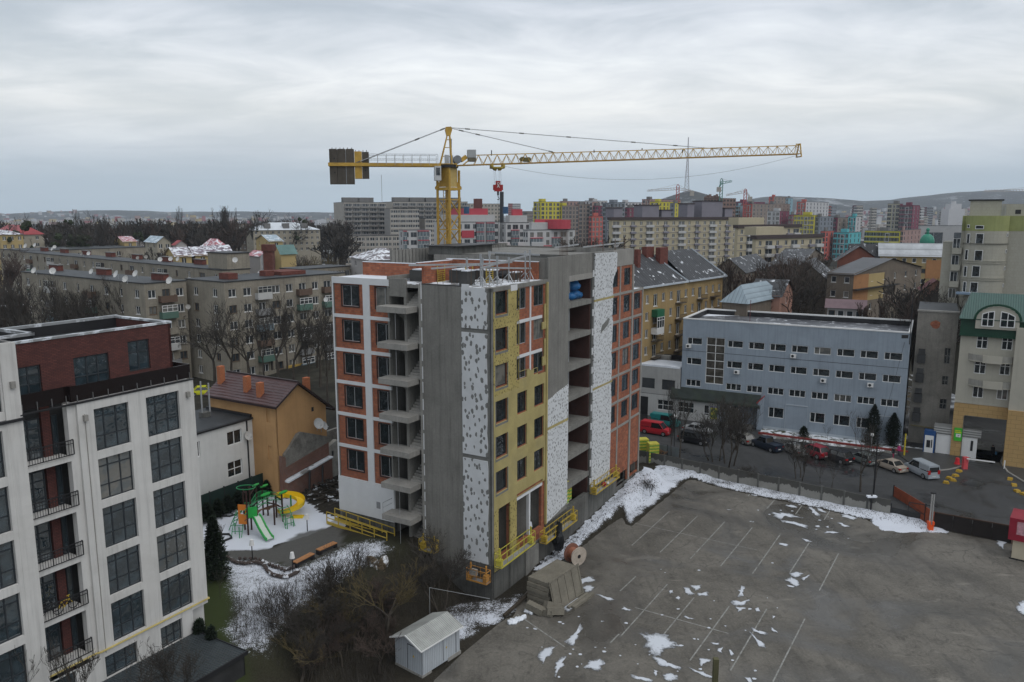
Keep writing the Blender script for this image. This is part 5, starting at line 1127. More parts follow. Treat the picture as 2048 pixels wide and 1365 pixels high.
# ================================================================ tower crane
CY=mat('crane_yellow',(.44,.27,.05),.5,.15,2,dirt_amt=.35,dirt=(.16,.09,.04)); CW=mat('counterweight_concrete',(.075,.066,.055),.9,.25,.8,fine=.15,streak=.3)
cA=AY(655,330,93.2); cB=AY(1600,300,104); dd=cB-cA; FC=Fr(cA,math.degrees(math.atan2(dd.y,dd.x)))
TCx,_z=FC.uv(896,332); TC=thing('tower_crane','yellow tower crane with a long lattice jib rising behind the unfinished building','crane',FC.w(TCx,0,12))
U=lambda u,v:FC.uv(u,v)
zslew=U(896,331)[1]; zcol=U(896,378)[1]
FM=Fr(FC.w(TCx,0),FC.deg+45); hs=.92
legs=[(-hs,-hs),(hs,-hs),(hs,hs),(-hs,hs)]
for i,(x,y) in enumerate(legs): M().box(x-.11,x+.11,y-.11,y+.11,8,zslew-.6).go('mast_leg',CY,TC,FM)
bh=1.78; z=zcol-1.3; lv=0
while z>21:
    for i in range(4):
        a=legs[i]; b=legs[(i+1)%4]
        p0,p1=(a,b) if lv%2==0 else (b,a)
        M().beam((p0[0],p0[1],z),(p1[0],p1[1],z-bh),.10).go('mast_brace',CY,TC,FM)
        if lv%2==0: M().beam((a[0],a[1],z),(b[0],b[1],z),.11).go('mast_ring_bar',CY,TC,FM)
    z-=bh; lv+=1
ld=M(); 
for x in (-.25,.15): ld.beam((x,.55,20),(x,.55,zcol),.06)
zz_=20
while zz_<zcol: ld.beam((-.25,.55,zz_),(.15,.55,zz_),.04); zz_+=.4
ld.go('mast_ladder',CY,TC,FM,kind='stuff')
# transition collar with flared brackets
w5=1.95; zc=zcol
M().box(-1.02,1.02,-1.02,1.02,zc-.2,zc+.15).go('collar_frame',CY,TC,FM)
for u0,u1 in ((-1,1),):
    for sg in (-1,1):
        M().pz([(TCx+sg*1.0,zc+.9),(TCx+sg*1.6,zc+.2),(TCx+sg*1.6,zc-.1),(TCx+sg*1.28,zc-.1),(TCx+sg*1.22,zc-.7)][::sg],-.12,.12).go('collar_bracket',CY,TC,FC)
z1=zslew-.3
M().box(-.75,.75,-.8,-.7,zc+.2,z1).go('collar_panel',mat('crane_panel',(.45,.33,.12),.5,.15,2),TC,FM); M().box(-.8,-.7,-.75,.75,zc+.2,z1).go('collar_panel',CY,TC,FM)
M().cyl((0,0),1.25,z1,z1+.35,16).go('slewing_ring',BLKS,TC,FM)
M().box(TCx-1.75,TCx-1.0,-1.9,-.6,zc+.9,z1+.1).go('operator_cabin',mat('cabin_grey',(.45,.46,.46),.5,.1),TC,FC); M().box(TCx-1.78,TCx-1.74,-1.7,-.8,zc+1.5,z1-.1).box(TCx-1.6,TCx-1.15,-1.93,-1.89,zc+1.5,z1-.1).go('cabin_window',GLASS,TC,FC)
# counter jib
xL=.1; zb=U(680,330)[1]; zb2=U(880,331)[1]
for yy in (-.75,.75): M().beam((xL,yy,zb),(TCx+1.0,yy,zb2),.16,.38).go('counter_jib_beam',CY,TC,FC)
M().box(xL,TCx,-.7,.7,zb-.05,zb).go('counter_jib_deck',BLKS,TC,FC)
for yy in (-1.1,1.1):
    r=M(); x0,x1=U(738,320)[0],TCx-1.3
    for h in (.5,1.05): r.beam((x0,yy,zb+.15+h),(x1,yy,zb2+.15+h),.045)
    n=8
    for j in range(n+1): x=x0+(x1-x0)*j/n; r.beam((x,yy,zb),(x,yy,zb+1.2),.045)
    r.go('catwalk_railing',STEEL,TC,FC)
xs_=[659,675,692,709]
for a,b in zip(xs_[:-1],xs_[1:]):
    x0,x1=U(a,330)[0],U(b,330)[0]; M().pz([(x0+.02,U(a,369)[1]),(x1-.02,U(b,369)[1]),(x1-.02,U(b,299)[1]-.05),(x1-.12,U(b,299)[1]),(x0+.12,U(a,299)[1]),(x0+.02,U(a,299)[1]-.05)],-.62,.62).go('counterweight',CW,TC,FC)
x0,x1=U(709,330)[0],U(724,330)[0]; M().pz([(x0+.02,U(709,358)[1]),(x1,U(724,358)[1]),(x1,U(724,304)[1]),(x0+.02,U(709,304)[1])],-.6,.6).go('yellow_counterweight',CY,TC,FC)
x0,x1=U(724,330)[0]+.02,U(738,330)[0]; M().pz([(x0,U(724,358)[1]),(x1,U(738,358)[1]),(x1,U(738,305)[1]),(x0,U(724,305)[1])],-.6,.6).go('counterweight',CW,TC,FC)
for u,v in ((664,299),(672,299),(680,299),(687,299),(695,299),(703,299),(711,304),(718,304),(726,304),(733,304)): x,zq=U(u,v); M().cyl((x,0),.04,zq,zq+.18,6).go('lifting_eye',BLKS,TC,FC)
for u,v,zq in ((669,318,0),(670,346,0),(731,320,0),(731,342,0)): x,zq=U(u,v); M().box(x-.08,x+.08,-.64,-.61,zq-.08,zq+.08).go('weight_hole',BLKS,TC,FC)
# apex A-frame
ax,az=U(897,260); 
for yy in (-.7,.7):
    M().beam((U(880,328)[0],yy,zslew),(ax,yy*.15,az),.13).go('apex_leg',CY,TC,FC); M().beam((U(903,328)[0],yy,zslew),(ax+.1,yy*.15,az),.15).go('apex_leg',CY,TC,FC)
q=M()
for t in (.25,.5,.72):
    a0=U(880,328)[0]; b0=U(903,328)[0]; zt=zslew+(az-zslew)*t; q.beam((a0+(ax-a0)*t,0,zt),(b0+(ax-b0)*t,0,zt),.08)
q.go('apex_crossbar',CY,TC,FC)
M().pz([(ax-.25,az-.7),(ax+.2,az-.7),(ax+.42,az),(ax+.3,az+.35),(ax-.35,az+.3),(ax-.42,az-.05)],-.3,.3).go('apex_head',CY,TC,FC)
def tie(a,b,y0,y1,nm='tie_bar',knobs=(.3,.6)):
    p=M(); p.beam((a[0],y0,a[1]),(b[0],y1,b[1]),.075); p.go(nm,STEEL,TC,FC)
    for t in knobs: x=a[0]+(b[0]-a[0])*t; zq=a[1]+(b[1]-a[1])*t; d=(Vector((b[0],0,b[1]))-Vector((a[0],0,a[1]))).normalized()*.28; M().beam((x-d.x,y0+(y1-y0)*t,zq-d.z),(x+d.x,y0+(y1-y0)*t,zq+d.z),.13).go('tie_joint',mat('tie_joint_grey',(.12,.12,.11),.6,.1),TC,FC)
for sg in (-1,1): tie((ax-.2,az+.25),(U(712,327)[0],U(712,327)[1]),sg*.25,sg*.7,knobs=(.05,.33,.98))
tie((ax+.2,az+.25),U(1443,299),0,0,knobs=(.06,.25,.42,.66,.82)); tie((ax+.2,az+.2),U(1116,307),0,0,knobs=(.1,.25,.93))
# jib: two bottom chords and one top chord with lacing
ch=lambda u:U(u,332.0-(u-905)*(332.0-308.5)/695.0)
ct=lambda u:U(u,311.0-(u-950)*(311.0-291.5)/648.0)
jw=.62
for yy in (-jw,jw): M().beam((ch(905)[0],yy,ch(905)[1]),(ch(1598)[0],yy,ch(1598)[1]),.12).go('jib_bottom_chord',mat('crane_chord_dull',(.33,.20,.05),.6,.2,2),TC,FC)
M().beam((ct(950)[0],0,ct(950)[1]),(ct(1598)[0],0,ct(1598)[1]),.10).go('jib_top_chord',CY,TC,FC)
nb=34
for j in range(nb+1):
    ut=957+(1592-957)*j/nb; xt,zt=ct(ut); st_=(1592-957)/nb/2
    for sg in (-1,1):
        for du in (-st_,st_):
            xb,zb_=ch(min(1597,ut+du)); M().beam((xt,0,zt),(xb,sg*jw,zb_),.05).go('jib_brace',CY,TC,FC) if j%1==0 and (sg>0 or True) else None
q=M()
for j in range(36): u=940+(1597-940)*j/36; x,zq=ch(u); q.beam((x,-jw,zq),(x,jw,zq),.05)
q.go('jib_floor_lacing',CY,TC,FC,kind='stuff')
M().path([(ct(950)[0],0,ct(950)[1]),(ch(925)[0],-jw,ch(925)[1])],.1).path([(ct(950)[0],0,ct(950)[1]),(ch(925)[0],jw,ch(925)[1])],.1).go('jib_root_brace',CY,TC,FC)
x,zq=ch(1598); q=M(); zt9=ct(1598)[1]+.15; [q.beam((x,yy,zq-.4),(x,yy*.3,zt9),.12) for yy in (-jw,jw)]; q.beam((x,-jw,zq-.35),(x,jw,zq-.35),.14).beam((x,-.2,zt9),(x,.2,zt9),.2).beam((x-.5,0,zt9),(x+.1,0,zt9),.14); q.go('jib_end_frame',CY,TC,FC)
# machinery on the jib root
x,zq=U(912,320); M().cyl((x,0),.01,zq,zq+.01); 
q=M(); n=14; 
for i in range(1): q.beam((U(914,322)[0],-.6,U(914,320)[1]),(U(914,322)[0],.6,U(914,320)[1]),1.0,1.0,12)
q.go('hoist_drum',mat('drum_grey',(.16,.17,.18),.5,.2),TC,FC)
q=M(); q.beam((U(921,323)[0],-.3,U(921,322)[1]),(U(932,314)[0],-.1,U(932,314)[1]),.45,.45); q.go('hoist_gearbox',CY,TC,FC)
q=M(); x0,z0_=U(935,322); x1,z1_=U(951,300.5); q.box(x0,x1,-.5,.5,z0_+.35,z1_); q.go('control_cabinet',mat('cabinet_grey',(.30,.31,.31),.5,.1),TC,FC); M().box(x0+.05,x1,-.45,.45,z0_-.1,z0_+.33).go('cabinet_base',mat('cabinet_brown',(.14,.12,.08),.7,.2),TC,FC)
x0,z0_=U(889,327); M().box(x0,x0+.5,-.5,-.1,z0_,z0_+.95).box(x0+.6,x0+1.0,-.45,0,z0_,z0_+.9).go('switch_box',STEEL,TC,FC)
x0,z0_=U(1052,319); q=M(); q.beam((x0-.5,-.3,z0_),(x0-.5,.3,z0_),.55,.55,10).beam((x0+.3,-.3,z0_-.05),(x0+.3,.3,z0_-.05),.6,.6,10).box(x0-.3,x0+.2,-.35,.35,z0_-.3,z0_+.2); q.go('trolley_winch',mat('winch_olive',(.12,.10,.04),.6,.2),TC,FC)
for u,v0,v1 in ((983,312,301),(903,328,278),(1188,306,300),(1284,300,297),(1365,306,300)): x,a=U(u,v0); b=U(u,v1)[1]; M().beam((x,0,a),(x,0,b),.1).go('small_mast',BLKS,TC,FC)
# trolley, ropes, hook block
x0,z0_=U(995,333); q=M(); q.box(x0-.85,x0+.8,-.75,.75,z0_-.28,z0_-.1).box(x0-.85,x0-.6,-.75,.75,z0_-.28,z0_+.2).box(x0+.55,x0+.8,-.75,.75,z0_-.28,z0_+.2).pz([(x0-.6,z0_-.28),(x0-.05,z0_-.28),(x0-.2,z0_-.55),(x0-.5,z0_-.45)],-.3,.3).pz([(x0+.05,z0_-.28),(x0+.55,z0_-.28),(x0+.4,z0_-.5),(x0+.1,z0_-.52)],-.3,.3); q.go('trolley',mat('trolley_yellow',(.35,.26,.05),.6,.3,3),TC,FC)
xh,zh=U(996,375)
for a,b in ((-.45,-.42),(-.3,-.12),(.22,.12),(.38,.42)): M().beam((x0+a,0,z0_-.4),(xh+b,0,zh+.25),.025).go('hoist_rope',STEEL,TC,FC)
REDP=mat('hook_block_red',(.30,.02,.02),.45,.15)
q=M(); q.box(xh-.6,xh-.2,-.15,.15,zh-.35,zh+.3).box(xh+.2,xh+.6,-.15,.15,zh-.35,zh+.3).box(xh-.45,xh+.45,-.2,.2,zh-.5,zh+.1).box(xh-.27,xh+.27,-.22,.22,zh+.0,zh+.75); q.go('hook_block',REDP,TC,FC)
q=M(); q.path([(xh+.0+.14*math.cos(6.283*i/10),-.26,zh+.42+.14*math.sin(6.283*i/10)) for i in range(11)],.05); q.beam((xh,-.26,zh+.28),(xh-.14,-.26,zh-.05),.05).beam((xh,-.26,zh+.28),(xh+.14,-.26,zh-.05),.05).beam((xh-.08,-.26,zh+.1),(xh+.08,-.26,zh+.1),.05); q.go('white_emblem',PVC,TC,FC)
q=M(); q.cyl((xh,0),.12,zh-.95,zh-.5,8); q.path([(xh,0,zh-.95),(xh+.02,0,zh-1.2),(xh+.14,0,zh-1.35),(xh+.06,0,zh-1.52),(xh-.1,0,zh-1.42)],.08); q.go('hook',BLKS,TC,FC)
M().beam((xh,0,zh-1.45),(xh+.1,0,U(996,512)[1]),.03).go('load_sling',BLKS,TC,FC)
# slack cable under the jib
q=M(); pts=[]
for i in range(25):
    t=i/24; u=1004+(1598-1004)*t; v=332+(310-332)*t+ 4*38*t*(1-t); x,zq=U(u,v); pts.append((x,0,zq))
q.path(pts,.03); q.go('slack_cable',mat('thin_cable_grey',(.2,.2,.2),.6,.1),TC,FC)
# ================================================================ right side buildings
def win1(par,fr,x0,z0,x1,z1,cols=(1,1),trs=(),fm=None,gm=None,dep=.12,fw=.09,sill=None,name='window',label=None):
    """window with its pane in one mesh, for walls farther away"""
    w,h=x1-x0,z1-z0; fm=fm or PVC; gm=gm or GLASS; key=('1',round(w,2),round(h,2),tuple(cols),tuple(trs),fm.name,gm.name,fw,bool(sill))
    if key not in WC:
        a=M(); t=fw; a.box(0,w,0,.05,0,t).box(0,w,0,.05,h-t,h).box(0,t,0,.05,t,h-t).box(w-t,w,0,.05,t,h-t); tot=sum(cols); x=0
        for c in cols[:-1]: x+=c/tot*w; a.box(x-t*.5,x+t*.5,.002,.05,t,h-t)
        for q in trs: a.box(t,w-t,.004,.05,h*q-t*.5,h*q+t*.5)
        if sill: a.box(-.06,w+.06,-dep-.05,.0,-.08,-.002)
        a.k=1; a.q((t,.04,t),(w-t,.04,t),(w-t,.04,h-t),(t,.04,h-t)); WC[key]=a.mesh('window',[fm,gm])
    o=put(name,WC[key],par,fr,loc=(x0,dep,z0)); 
    if label: o['label']=label
    return o
BLUE=mat('pale_blue_render',(.265,.31,.36),.85,.09,.3,streak=.30,dirt_amt=.2,dirt=(.16,.18,.2))
bb=G(1803,890,1.2); FU=Fr(bb,-28.2)
BU=thing('blue_office_building','long pale blue four storey office building with small white windows and a flat roof','building',FU.w(-17,0,1.0))
xc=[(-33.55,-31.05),(-26.8,-24.3),(-23.4,-20.9),(-20.05,-17.55),(-16.72,-14.22),(-13.33,-10.83),(-9.97,-7.45),(-6.65,-4.15),(-3.33,-.83)]
H_=[(a,z0,b,z1) for a,b in xc for z0,z1 in ((14.1,15.27),(10.65,11.82),(6.9,8.05))]; low=[(-19.75,3.05,-17.35,4.8),(-13.35,3.05,-11.1,4.7),(-9.85,3.05,-7.45,4.75),(-6.5,3.05,-4.6,4.72)]
st_=(-30.3,7.64,-27.25,15.55)
M().wall(-34.4,0,.8,18.35,H_+low+[st_],.2,0).go('front_wall',BLUE,BU,FU); M().box(-34.4,0,.0+.25,15,.8,17.4).go('building_core',BLUE,BU,FU)
for i,h in enumerate(H_): window(BU,FU,h[0],h[2],h[1],h[3],(1,2.1) if i%3<2 else (1,1,1),(),PVC,GLASS,.12,.09,PVC)
for h in low: window(BU,FU,h[0],h[2],h[1],h[3],(1,1.9) if h[0]>-19 else (1,1.9),(),PVC,GLASS,.12,.1,PVC)
window(BU,FU,*[st_[0],st_[2],st_[1],st_[3]],(1,1),(1/6,2/6,3/6,4/6,5/6),PVC,glassmat('stair_glass',(.05,.045,.038),.0),.12,.1,PVC,name='stair_window')
q=M(); q.box(-34.45,.05,-.06,.3,18.35,18.55).box(-34.45,-34.1,.3,15,18.35,18.55).box(-.3,.05,.3,15,18.35,18.55).box(-34.4,.05,14.7,15.05,18.35,18.6); q.go('white_parapet_cap',PVC,BU,FU)
q=M(); q.box(-34.4,0,14.75,15,16,18.4).box(-34.3,-34.1,.3,14.8,17,18.35).box(-.3,-.1,.3,14.8,17,18.35); q.go('parapet_inner',BLKS,BU,FU)
M().box(-34.1,-.3,.3,14.8,17.4,17.55).go('flat_roof',mat('wet_grey_roof',(.085,.088,.10),.3,.3,.5,dirt_amt=.35,dirt=(.3,.31,.33),snow=.12),BU,FU)
M().q((-34.0,11,17.57),(-28,14.6,17.57),(-33.9,14.6,17.57)).go('roof_snow',SNOW,BU,FU)
M().box(-34.4,0,-.012,.0,12.98,13.04).go('wall_joint',BLKS,BU,FU); M().box(0,.0+.02,.0,15,.8,18.35).go('side_wall',BLUE,BU,FU)
q=M(); q.box(-17.1,-17.05,-.05,0,1,5.6).box(-13.75,-13.7,-.05,0,1,5.6).box(-17.1,-13.7,-.07,0,5.45,5.6).box(-4.1,-.9,-.07,0,5.3,5.42).box(-21.4,0,-.04,0,.8,1.5); q.go('wall_trim',mat('trim_pale_blue',(.38,.42,.46),.8,.05),BU,FU)
M().cyl((-24.6,6),.05,17.5,21.5,6).go('lightning_rod',mat('rod_red',(.14,.05,.05),.6,.1),BU,FU)
def aircon(fr,x,z,label,r=0):
    t=thing('air_conditioner',label,'air conditioner',fr.w(x,-.25,z),group='air conditioner units on the blue facade'); M().box(x-.42,x+.42,-.45,-.08,z-.3,z+.3).go('casing',PVC,t,fr)
    q=M(); n=14; q.q(*[(x-.08+.22*math.cos(6.283*i/n),-.46,z+.22*math.sin(6.283*i/n)) for i in range(n)]); q.go('fan_grille',BLKS,t,fr); M().box(x-.3,x+.3,-.4,0,z-.36,z-.31).go('wall_bracket',STEEL,t,fr)
for u,v,l in ((1378,692,'air conditioner under the leftmost top window'),(1587,712,'air conditioner below the fifth top window'),(1474,744,'air conditioner between second and third row, right of the stair glazing'),(1647,761,'air conditioner below the middle of the second window row'),(1741,770,'air conditioner below the second row near the right end')): x,z=FU.uv(u,v); aircon(FU,x,z,l)
# entrance annex
GW=mat('annex_white_wall',(.42,.42,.41),.85,.1,.5,streak=.2); 
AX=thing('entrance_annex','white single storey annex with a dark sloping mossy roof in front of the blue office','annex',FU.w(-34,-2,1))
xa=[(-38.3,2.25,-35.45,4.05),(-34.6,2.25,-31.9,4.1),(-30.2,2.2,-29.3,4.0)]
M().wall(-60,-27.4,.8,4.9,xa+[(-41.8,.9,-40.0,4.3)],.2,-.5).go('front_wall',GW,AX,FU)
for h in xa[:2]: window(AX,FU,h[0],h[2],h[1],h[3],(1,1,1),(.5,),PVC,GLASS,-.38,.08,BLKS)
window(AX,FU,*[xa[2][0],xa[2][2],xa[2][1],xa[2][3]],(1,),(.2,),PVC,GLASS,-.38,.08,None); M().box(-41.8,-40,-.4,-.35,.9,4.3).go('garage_door',BLKS,AX,FU)
M().box(-28.0+.0,-27.4,-.5,-.2,.8,4.9).box(-27.4,-21.3,.0,.2,.8,5).go('recess_wall',BLUE,AX,FU)
q=M(); q.q((-36,-1.0,4.9),(-21.0,-1.0,4.9),(-21.0,0,6.6),(-36,0,6.6)); q.q((-36,-1.0,4.6),(-21.0,-1.0,4.6),(-21.0,-1.0,4.9),(-36,-1.0,4.9)); q.q((-36,-1,4.6),(-36,-1,4.9),(-36,0,6.6),(-36,0,4.6)); q.box(-36,-21,-1,.0,4.55,4.62); q.go('mossy_sloping_roof',mat('mossy_dark_roof',(.03,.038,.034),.8,.3,1,dirt_amt=.3,dirt=(.05,.07,.03)),AX,FU)
M().q((-26.5,-.95,4.96),(-22.5,-.95,4.96),(-22.8,-.35,6.0),(-26,-.45,5.8)).go('roof_snow',SNOW,AX,FU)
q=M(); q.pz([(-21.35,.9),(-20.5,.9),(-20.5,6.5),(-21.35,5.4)],-.9,0); q.go('wing_wall',BLUE,AX,FU); M().pz([(-21.5,5.3),(-20.45,6.45),(-20.45,6.65),(-21.5,5.5)],-.95,.0).go('red_coping',mat('red_coping',(.35,.04,.04),.6,.1),AX,FU)
M().box(-25.8,-24.6,-.02,.05,1.2,4.2).go('entrance_door',GLASS,AX,FU); M().box(-25.9,-25.8,-.05,.05,1.2,4.3).box(-24.6,-24.5,-.05,.05,1.2,4.3).go('door_frame',PVC,AX,FU)
for j in range(4): M().box(-26.8,-22.0,-1.0-.35*j,-.0,.9,1.5-.15*j).go('entrance_step',CONCD,AX,FU)
M().cyl((-21.9,-.95),.05,1,4.6,6).go('canopy_post',BLKS,AX,FU)
PO=thing('wall_poster','green and yellow poster with a blue heading on the white annex wall','poster',FU.w(-28.5,-.55,3)); q=M(); q.box(-29.05,-27.9,-.56,-.51,1.75,4.0); q.go('poster_sheet',mat('poster_print',(.10,.16,.04),.5,.5,3.0,extra=lambda t,v,col,b:t.mix(t.map(t.noise(v,2.6,3,.5),.5,.54),col,(.55,.50,.08))),PO,FU); M().box(-29.05,-27.9,-.58,-.56,3.72,4.0).go('poster_heading',mat('poster_blue',(.05,.06,.25),.5,.1),PO,FU); M().box(-28.95,-28.1,-.585,-.58,3.82,3.9).go('heading_lettering',PVC,PO,FU)
# grey two storey part left
MB=thing('grey_flat_building','low grey building with a thick snow sheet on its flat roof beside the blue office','building',FU.w(-38,1,1))
hg=[(-41.3,5.8,-39.0,7.6),(-37.7,5.8,-35.4,7.6),(-44.8,5.8,-42.5,7.6)]
M().wall(-62,-34.45,4.9,9.7,hg,.2,-.2).go('front_wall',mat('grey_annex_wall',(.34,.34,.33),.85,.1,.5,streak=.2),MB,FU)
for h in hg: window(MB,FU,h[0],h[2],h[1],h[3],(1,1,1),(.5,),PVC,GLASS,-.06,.09,BLKS)
M().box(-62,-34.5,-.1,9,1,9.6).go('flat_roof_body',ROOFM,MB,FU); q=M(); q.pz([(-46,9.7),(-34.6,9.7),(-34.6,9.95),(-37,10.05),(-46,9.95)],-.15,5.0); q.go('roof_snow',SNOW,MB,FU); M().box(-40.8,-38.2,5.6,6.6,9.6,10.7).go('chimney',CONCL,MB,FU); M().box(-46,-34.5,8.7,9,9.5,10.4).go('parapet_wall',BLKS,MB,FU); M().box(-46,-34.45,-.45,-.2,4.65,4.9).go('dark_ledge',BLKS,MB,FU)
# grey brick building between
gp_=G(1814,884,1.2); FGm=Fr(FU.w(.9,3.0),-28.2); x1=FGm.uv(1917,640)[0]; zt=FGm.uv(1823,617)[1]
GB=thing('grey_brick_building','tall grey plastered building with a bare orange brick patch, right of the blue office','building',FGm.w(5,0,1))
GBM=mat('dirty_grey_plaster',(.23,.215,.19),.9,.22,.35,streak=.3,dirt_amt=.4,fine=.15)
def rz_(fr,u0,v0,u1,v1): a=fr.uv(u0,v1); b=fr.uv(u1,v0); return (min(a[0],b[0]),min(a[1],b[1]),max(a[0],b[0]),max(a[1],b[1]))
hg=[rz_(FGm,1887,697,1902,728),rz_(FGm,1883,753,1897,770),rz_(FGm,1878,799,1894,818)]
M().wall(-.2,x1,.8,zt-.4,hg,.25,0).go('front_wall',GBM,GB,FGm)
for h in hg: win1(GB,FGm,h[0],h[1],h[2],h[3],(1,1),(.5,),mat('old_grey_frame',(.16,.16,.15),.7,.2),GLASS,.2)
M().box(-.2,x1,.3,14,.8,zt-.5).go('building_core',GBM,GB,FGm); M().box(-.3,x1+.1,-.1,.4,zt-.4,zt-.15).go('roof_edge',CONCL,GB,FGm); M().box(-.2,x1,.4,14,zt-.5,zt-.3).go('flat_roof',ROOFM,GB,FGm)
ox,oz=FGm.uv(1871,650); q=M(); q.q(*[(ox+.7*random.uniform(.7,1.1)*math.cos(6.283*i/12),-.01,oz+.75*random.uniform(.7,1.1)*math.sin(6.283*i/12)) for i in range(12)]); q.go('bare_brick_patch',ORBR,GB,FGm)
q=M()
for z in (4.5,7.5,10.6,13.6): q.box(.2,1.3,-.5,0,z,z+1.3).box(.3,1.2,-.52,-.5,z+1.4,z+2.2)
q.go('metal_balconies',mat('rusty_dark_balcony',(.06,.06,.06),.7,.3),GB,FGm,kind='stuff')
M().beam((0,-.3,3.8),(x1,-.3,3.6),.12).go('gas_pipe',mat('old_pipe',(.2,.17,.08),.7,.2),GB,FGm)
# cream apartment block with green roof and archway
FA=Fr(G(1899,912,1.0),-31); CRM=mat('cream_render',(.40,.38,.32),.85,.07,.4,streak=.15); OCH=mat('ochre_tile_cladding',(.42,.28,.12),.7,.1,.8,extra=brickx((.40,.26,.11),(.22,.15,.07),1.2,.6,.02)); GRT=mat('green_metal_tile',(.02,.075,.058),.3,.15,1,spec=.6,extra=ribx(.3,.8,0)); GRV=mat('green_mansard',(.01,.05,.028),.5,.15)
AB=thing('archway_apartment_block','cream apartment block with green mansard roof and drive through archway, right edge','building',FA.w(6,0,1))
L0=0.0; U2=lambda u,v:FA.uv(u,v)
ze=U2(1926,662)[1]; zr=U2(1935,590)[1]; zband=U2(1912,812)[1]; zb1=U2(1912,800)[1]
xa0,za0=U2(1929,832); xa1=U2(2031,860)[0]; xR=U2(2048,760)[0]+8
wz=[(U2(1952,699)[1],U2(1952,672)[1])]
hs_=[]
for (u0,v0,u1,v1) in ((1952,673,1977,697),(2002,675,2027,700),(1947,722,1973,747),(1998,725,2022,750),(1944,772,1968,795),(1992,775,2017,799)): hs_.append(rz_(FA,u0,v0,u1,v1))
M().wall(.0,xR,zb1-.2,ze,hs_,.2,0).go('front_wall',CRM,AB,FA)
for i,h in enumerate(hs_): window(AB,FA,h[0],h[2],h[1],h[3],(1,1),(.65,) if i<4 else (),PVC,GLASS,.12,.1,PVC)
M().wall(.0,xR,1,zb1-.2,[(xa0,.5,xa1,za0)],6,0).go('archway_wall',OCH,AB,FA); M().box(.0,xR,-.06,0,zb1-.35,zb1-.1).go('string_course',CRM,AB,FA)
M().box(xa0,xa1,-.02,7,za0,za0+.1).box(xa0-.1,xa0,0,7,1,za0).box(xa1,xa1+.1,0,7,1,za0).go('passage_lining',CONCD,AB,FA)
M().box(.1,xR,.5,7,zb1,ze).box(0,xa0-.1,.2,7,1,zb1).box(xa1+.1,xR,.2,7,1,zb1).go('building_core',CRM,AB,FA)
q=M(); q.q((-.15,-.35,ze-.5),(xR,-.35,ze-.5),(xR,-.25,ze+1.9),(-.15,-.25,ze+1.9)); q.q((-.15,-.35,ze-.5),(-.15,-.25,ze+1.9),(-.15,6,ze+1.9),(-.15,6,ze-.5)); q.go('mansard_face',GRV,AB,FA)
q=M(); q.q((-.4,-.8,ze+1.85),(xR,-.8,ze+1.85),(xR,4.5,zr),(.8,4.5,zr)); q.q((-.4,-.8,ze+1.85),(.8,4.5,zr),(.8,9,zr),(-.4,9,ze+1.9)); q.go('green_tiled_roof',GRT,AB,FA); M().box(-.4,xR,-.82,-.2,ze+1.78,ze+1.84).box(-.2,xR,-.6,0,ze-.62,ze-.5).go('roof_gutter',GRV,AB,FA)
# arched dormer
h=rz_(FA,1962,627,2029,652); cx_=(h[0]+h[2])/2; wd=(h[2]-h[0])/2+.7; pts=[(cx_-wd,h[1]-.3),(cx_+wd,h[1]-.3)]+[(cx_+wd*math.cos(math.pi*i/10),h[1]+1.0+1.9*math.sin(math.pi*i/10)) for i in range(11)]
M().pz(pts,-.75,1.5).go('arched_dormer',CRM,AB,FA); 
M().path([(cx_+(wd+.12)*math.cos(math.pi*i/12),-.8,h[1]+1.05+2.05*math.sin(math.pi*i/12)) for i in range(13)],.22,4,.3).go('dormer_roof_edge',GRV,AB,FA)
for a,b in ((cx_-wd+.75,cx_-.45),(cx_+.35,cx_+wd-.6)):
    q=M(); g=M(); n=6; top=lambda x:h[1]+.9+1.35*math.sqrt(max(0,1-((x-cx_)/(wd-.2))**2))
    g.pz([(a,h[1]+.1),(b,h[1]+.1),(b,top(b)),((a+b)/2,top((a+b)/2)),(a,top(a))],-.80,-.77); g.go('dormer_pane',GLASS,AB,FA)
    q.path([(a,-.84,h[1]+.1),(b,-.84,h[1]+.1),(b,-.84,top(b)),((a+b)/2,-.84,top((a+b)/2)),(a,-.84,top(a)),(a,-.84,h[1]+.1)],.12).beam(((a+b)/2,-.84,h[1]+.1),((a+b)/2,-.84,top((a+b)/2)),.1).beam((a,-.84,h[1]+1.1),(b,-.84,h[1]+1.1),.08); q.go('dormer_frame',PVC,AB,FA)
for v in (708,758):
    x0,zz_=U2(1937,v); x1=U2(2036,v)[0]; q=M(); n=10
    P=[(x0+(x1-x0)*i/n,-1.15*math.sin(math.pi*i/n)**.5) for i in range(n+1)]
    q.prism([(p[0],p[1]) for p in P]+[(x1,.0),(x0,.0)][:0] if False else P,zz_-.9,zz_-.75); q.go('balcony_slab',CRM,AB,FA)
    q=M()
    for a,b in zip(P[:-1],P[1:]): q.q((a[0],a[1],zz_-.75),(b[0],b[1],zz_-.75),(b[0],b[1],zz_+.1),(a[0],a[1],zz_+.1))
    q.go('balcony_parapet',mat('weathered_cream',(.30,.29,.26),.85,.12,.6,streak=.4),AB,FA); M().box(x0+(x1-x0)*.3,x0+(x1-x0)*.7,-1.28,-1.1,zz_-.95,zz_+.12).go('balcony_front',CRM,AB,FA)
M().box(xa1+.35,xa1+.45,-.5,0,1,ze).go('down_pipe',STEEL,AB,FA)
M().box(xR-9.5,xR,-1.6,0,1,zb1-.4).go('ochre_shop_wall',OCH,AB,FA); M().box(xR-9.5,xR,-1.2,0,zb1-.4,ze+1).go('projecting_bay',CRM,AB,FA)
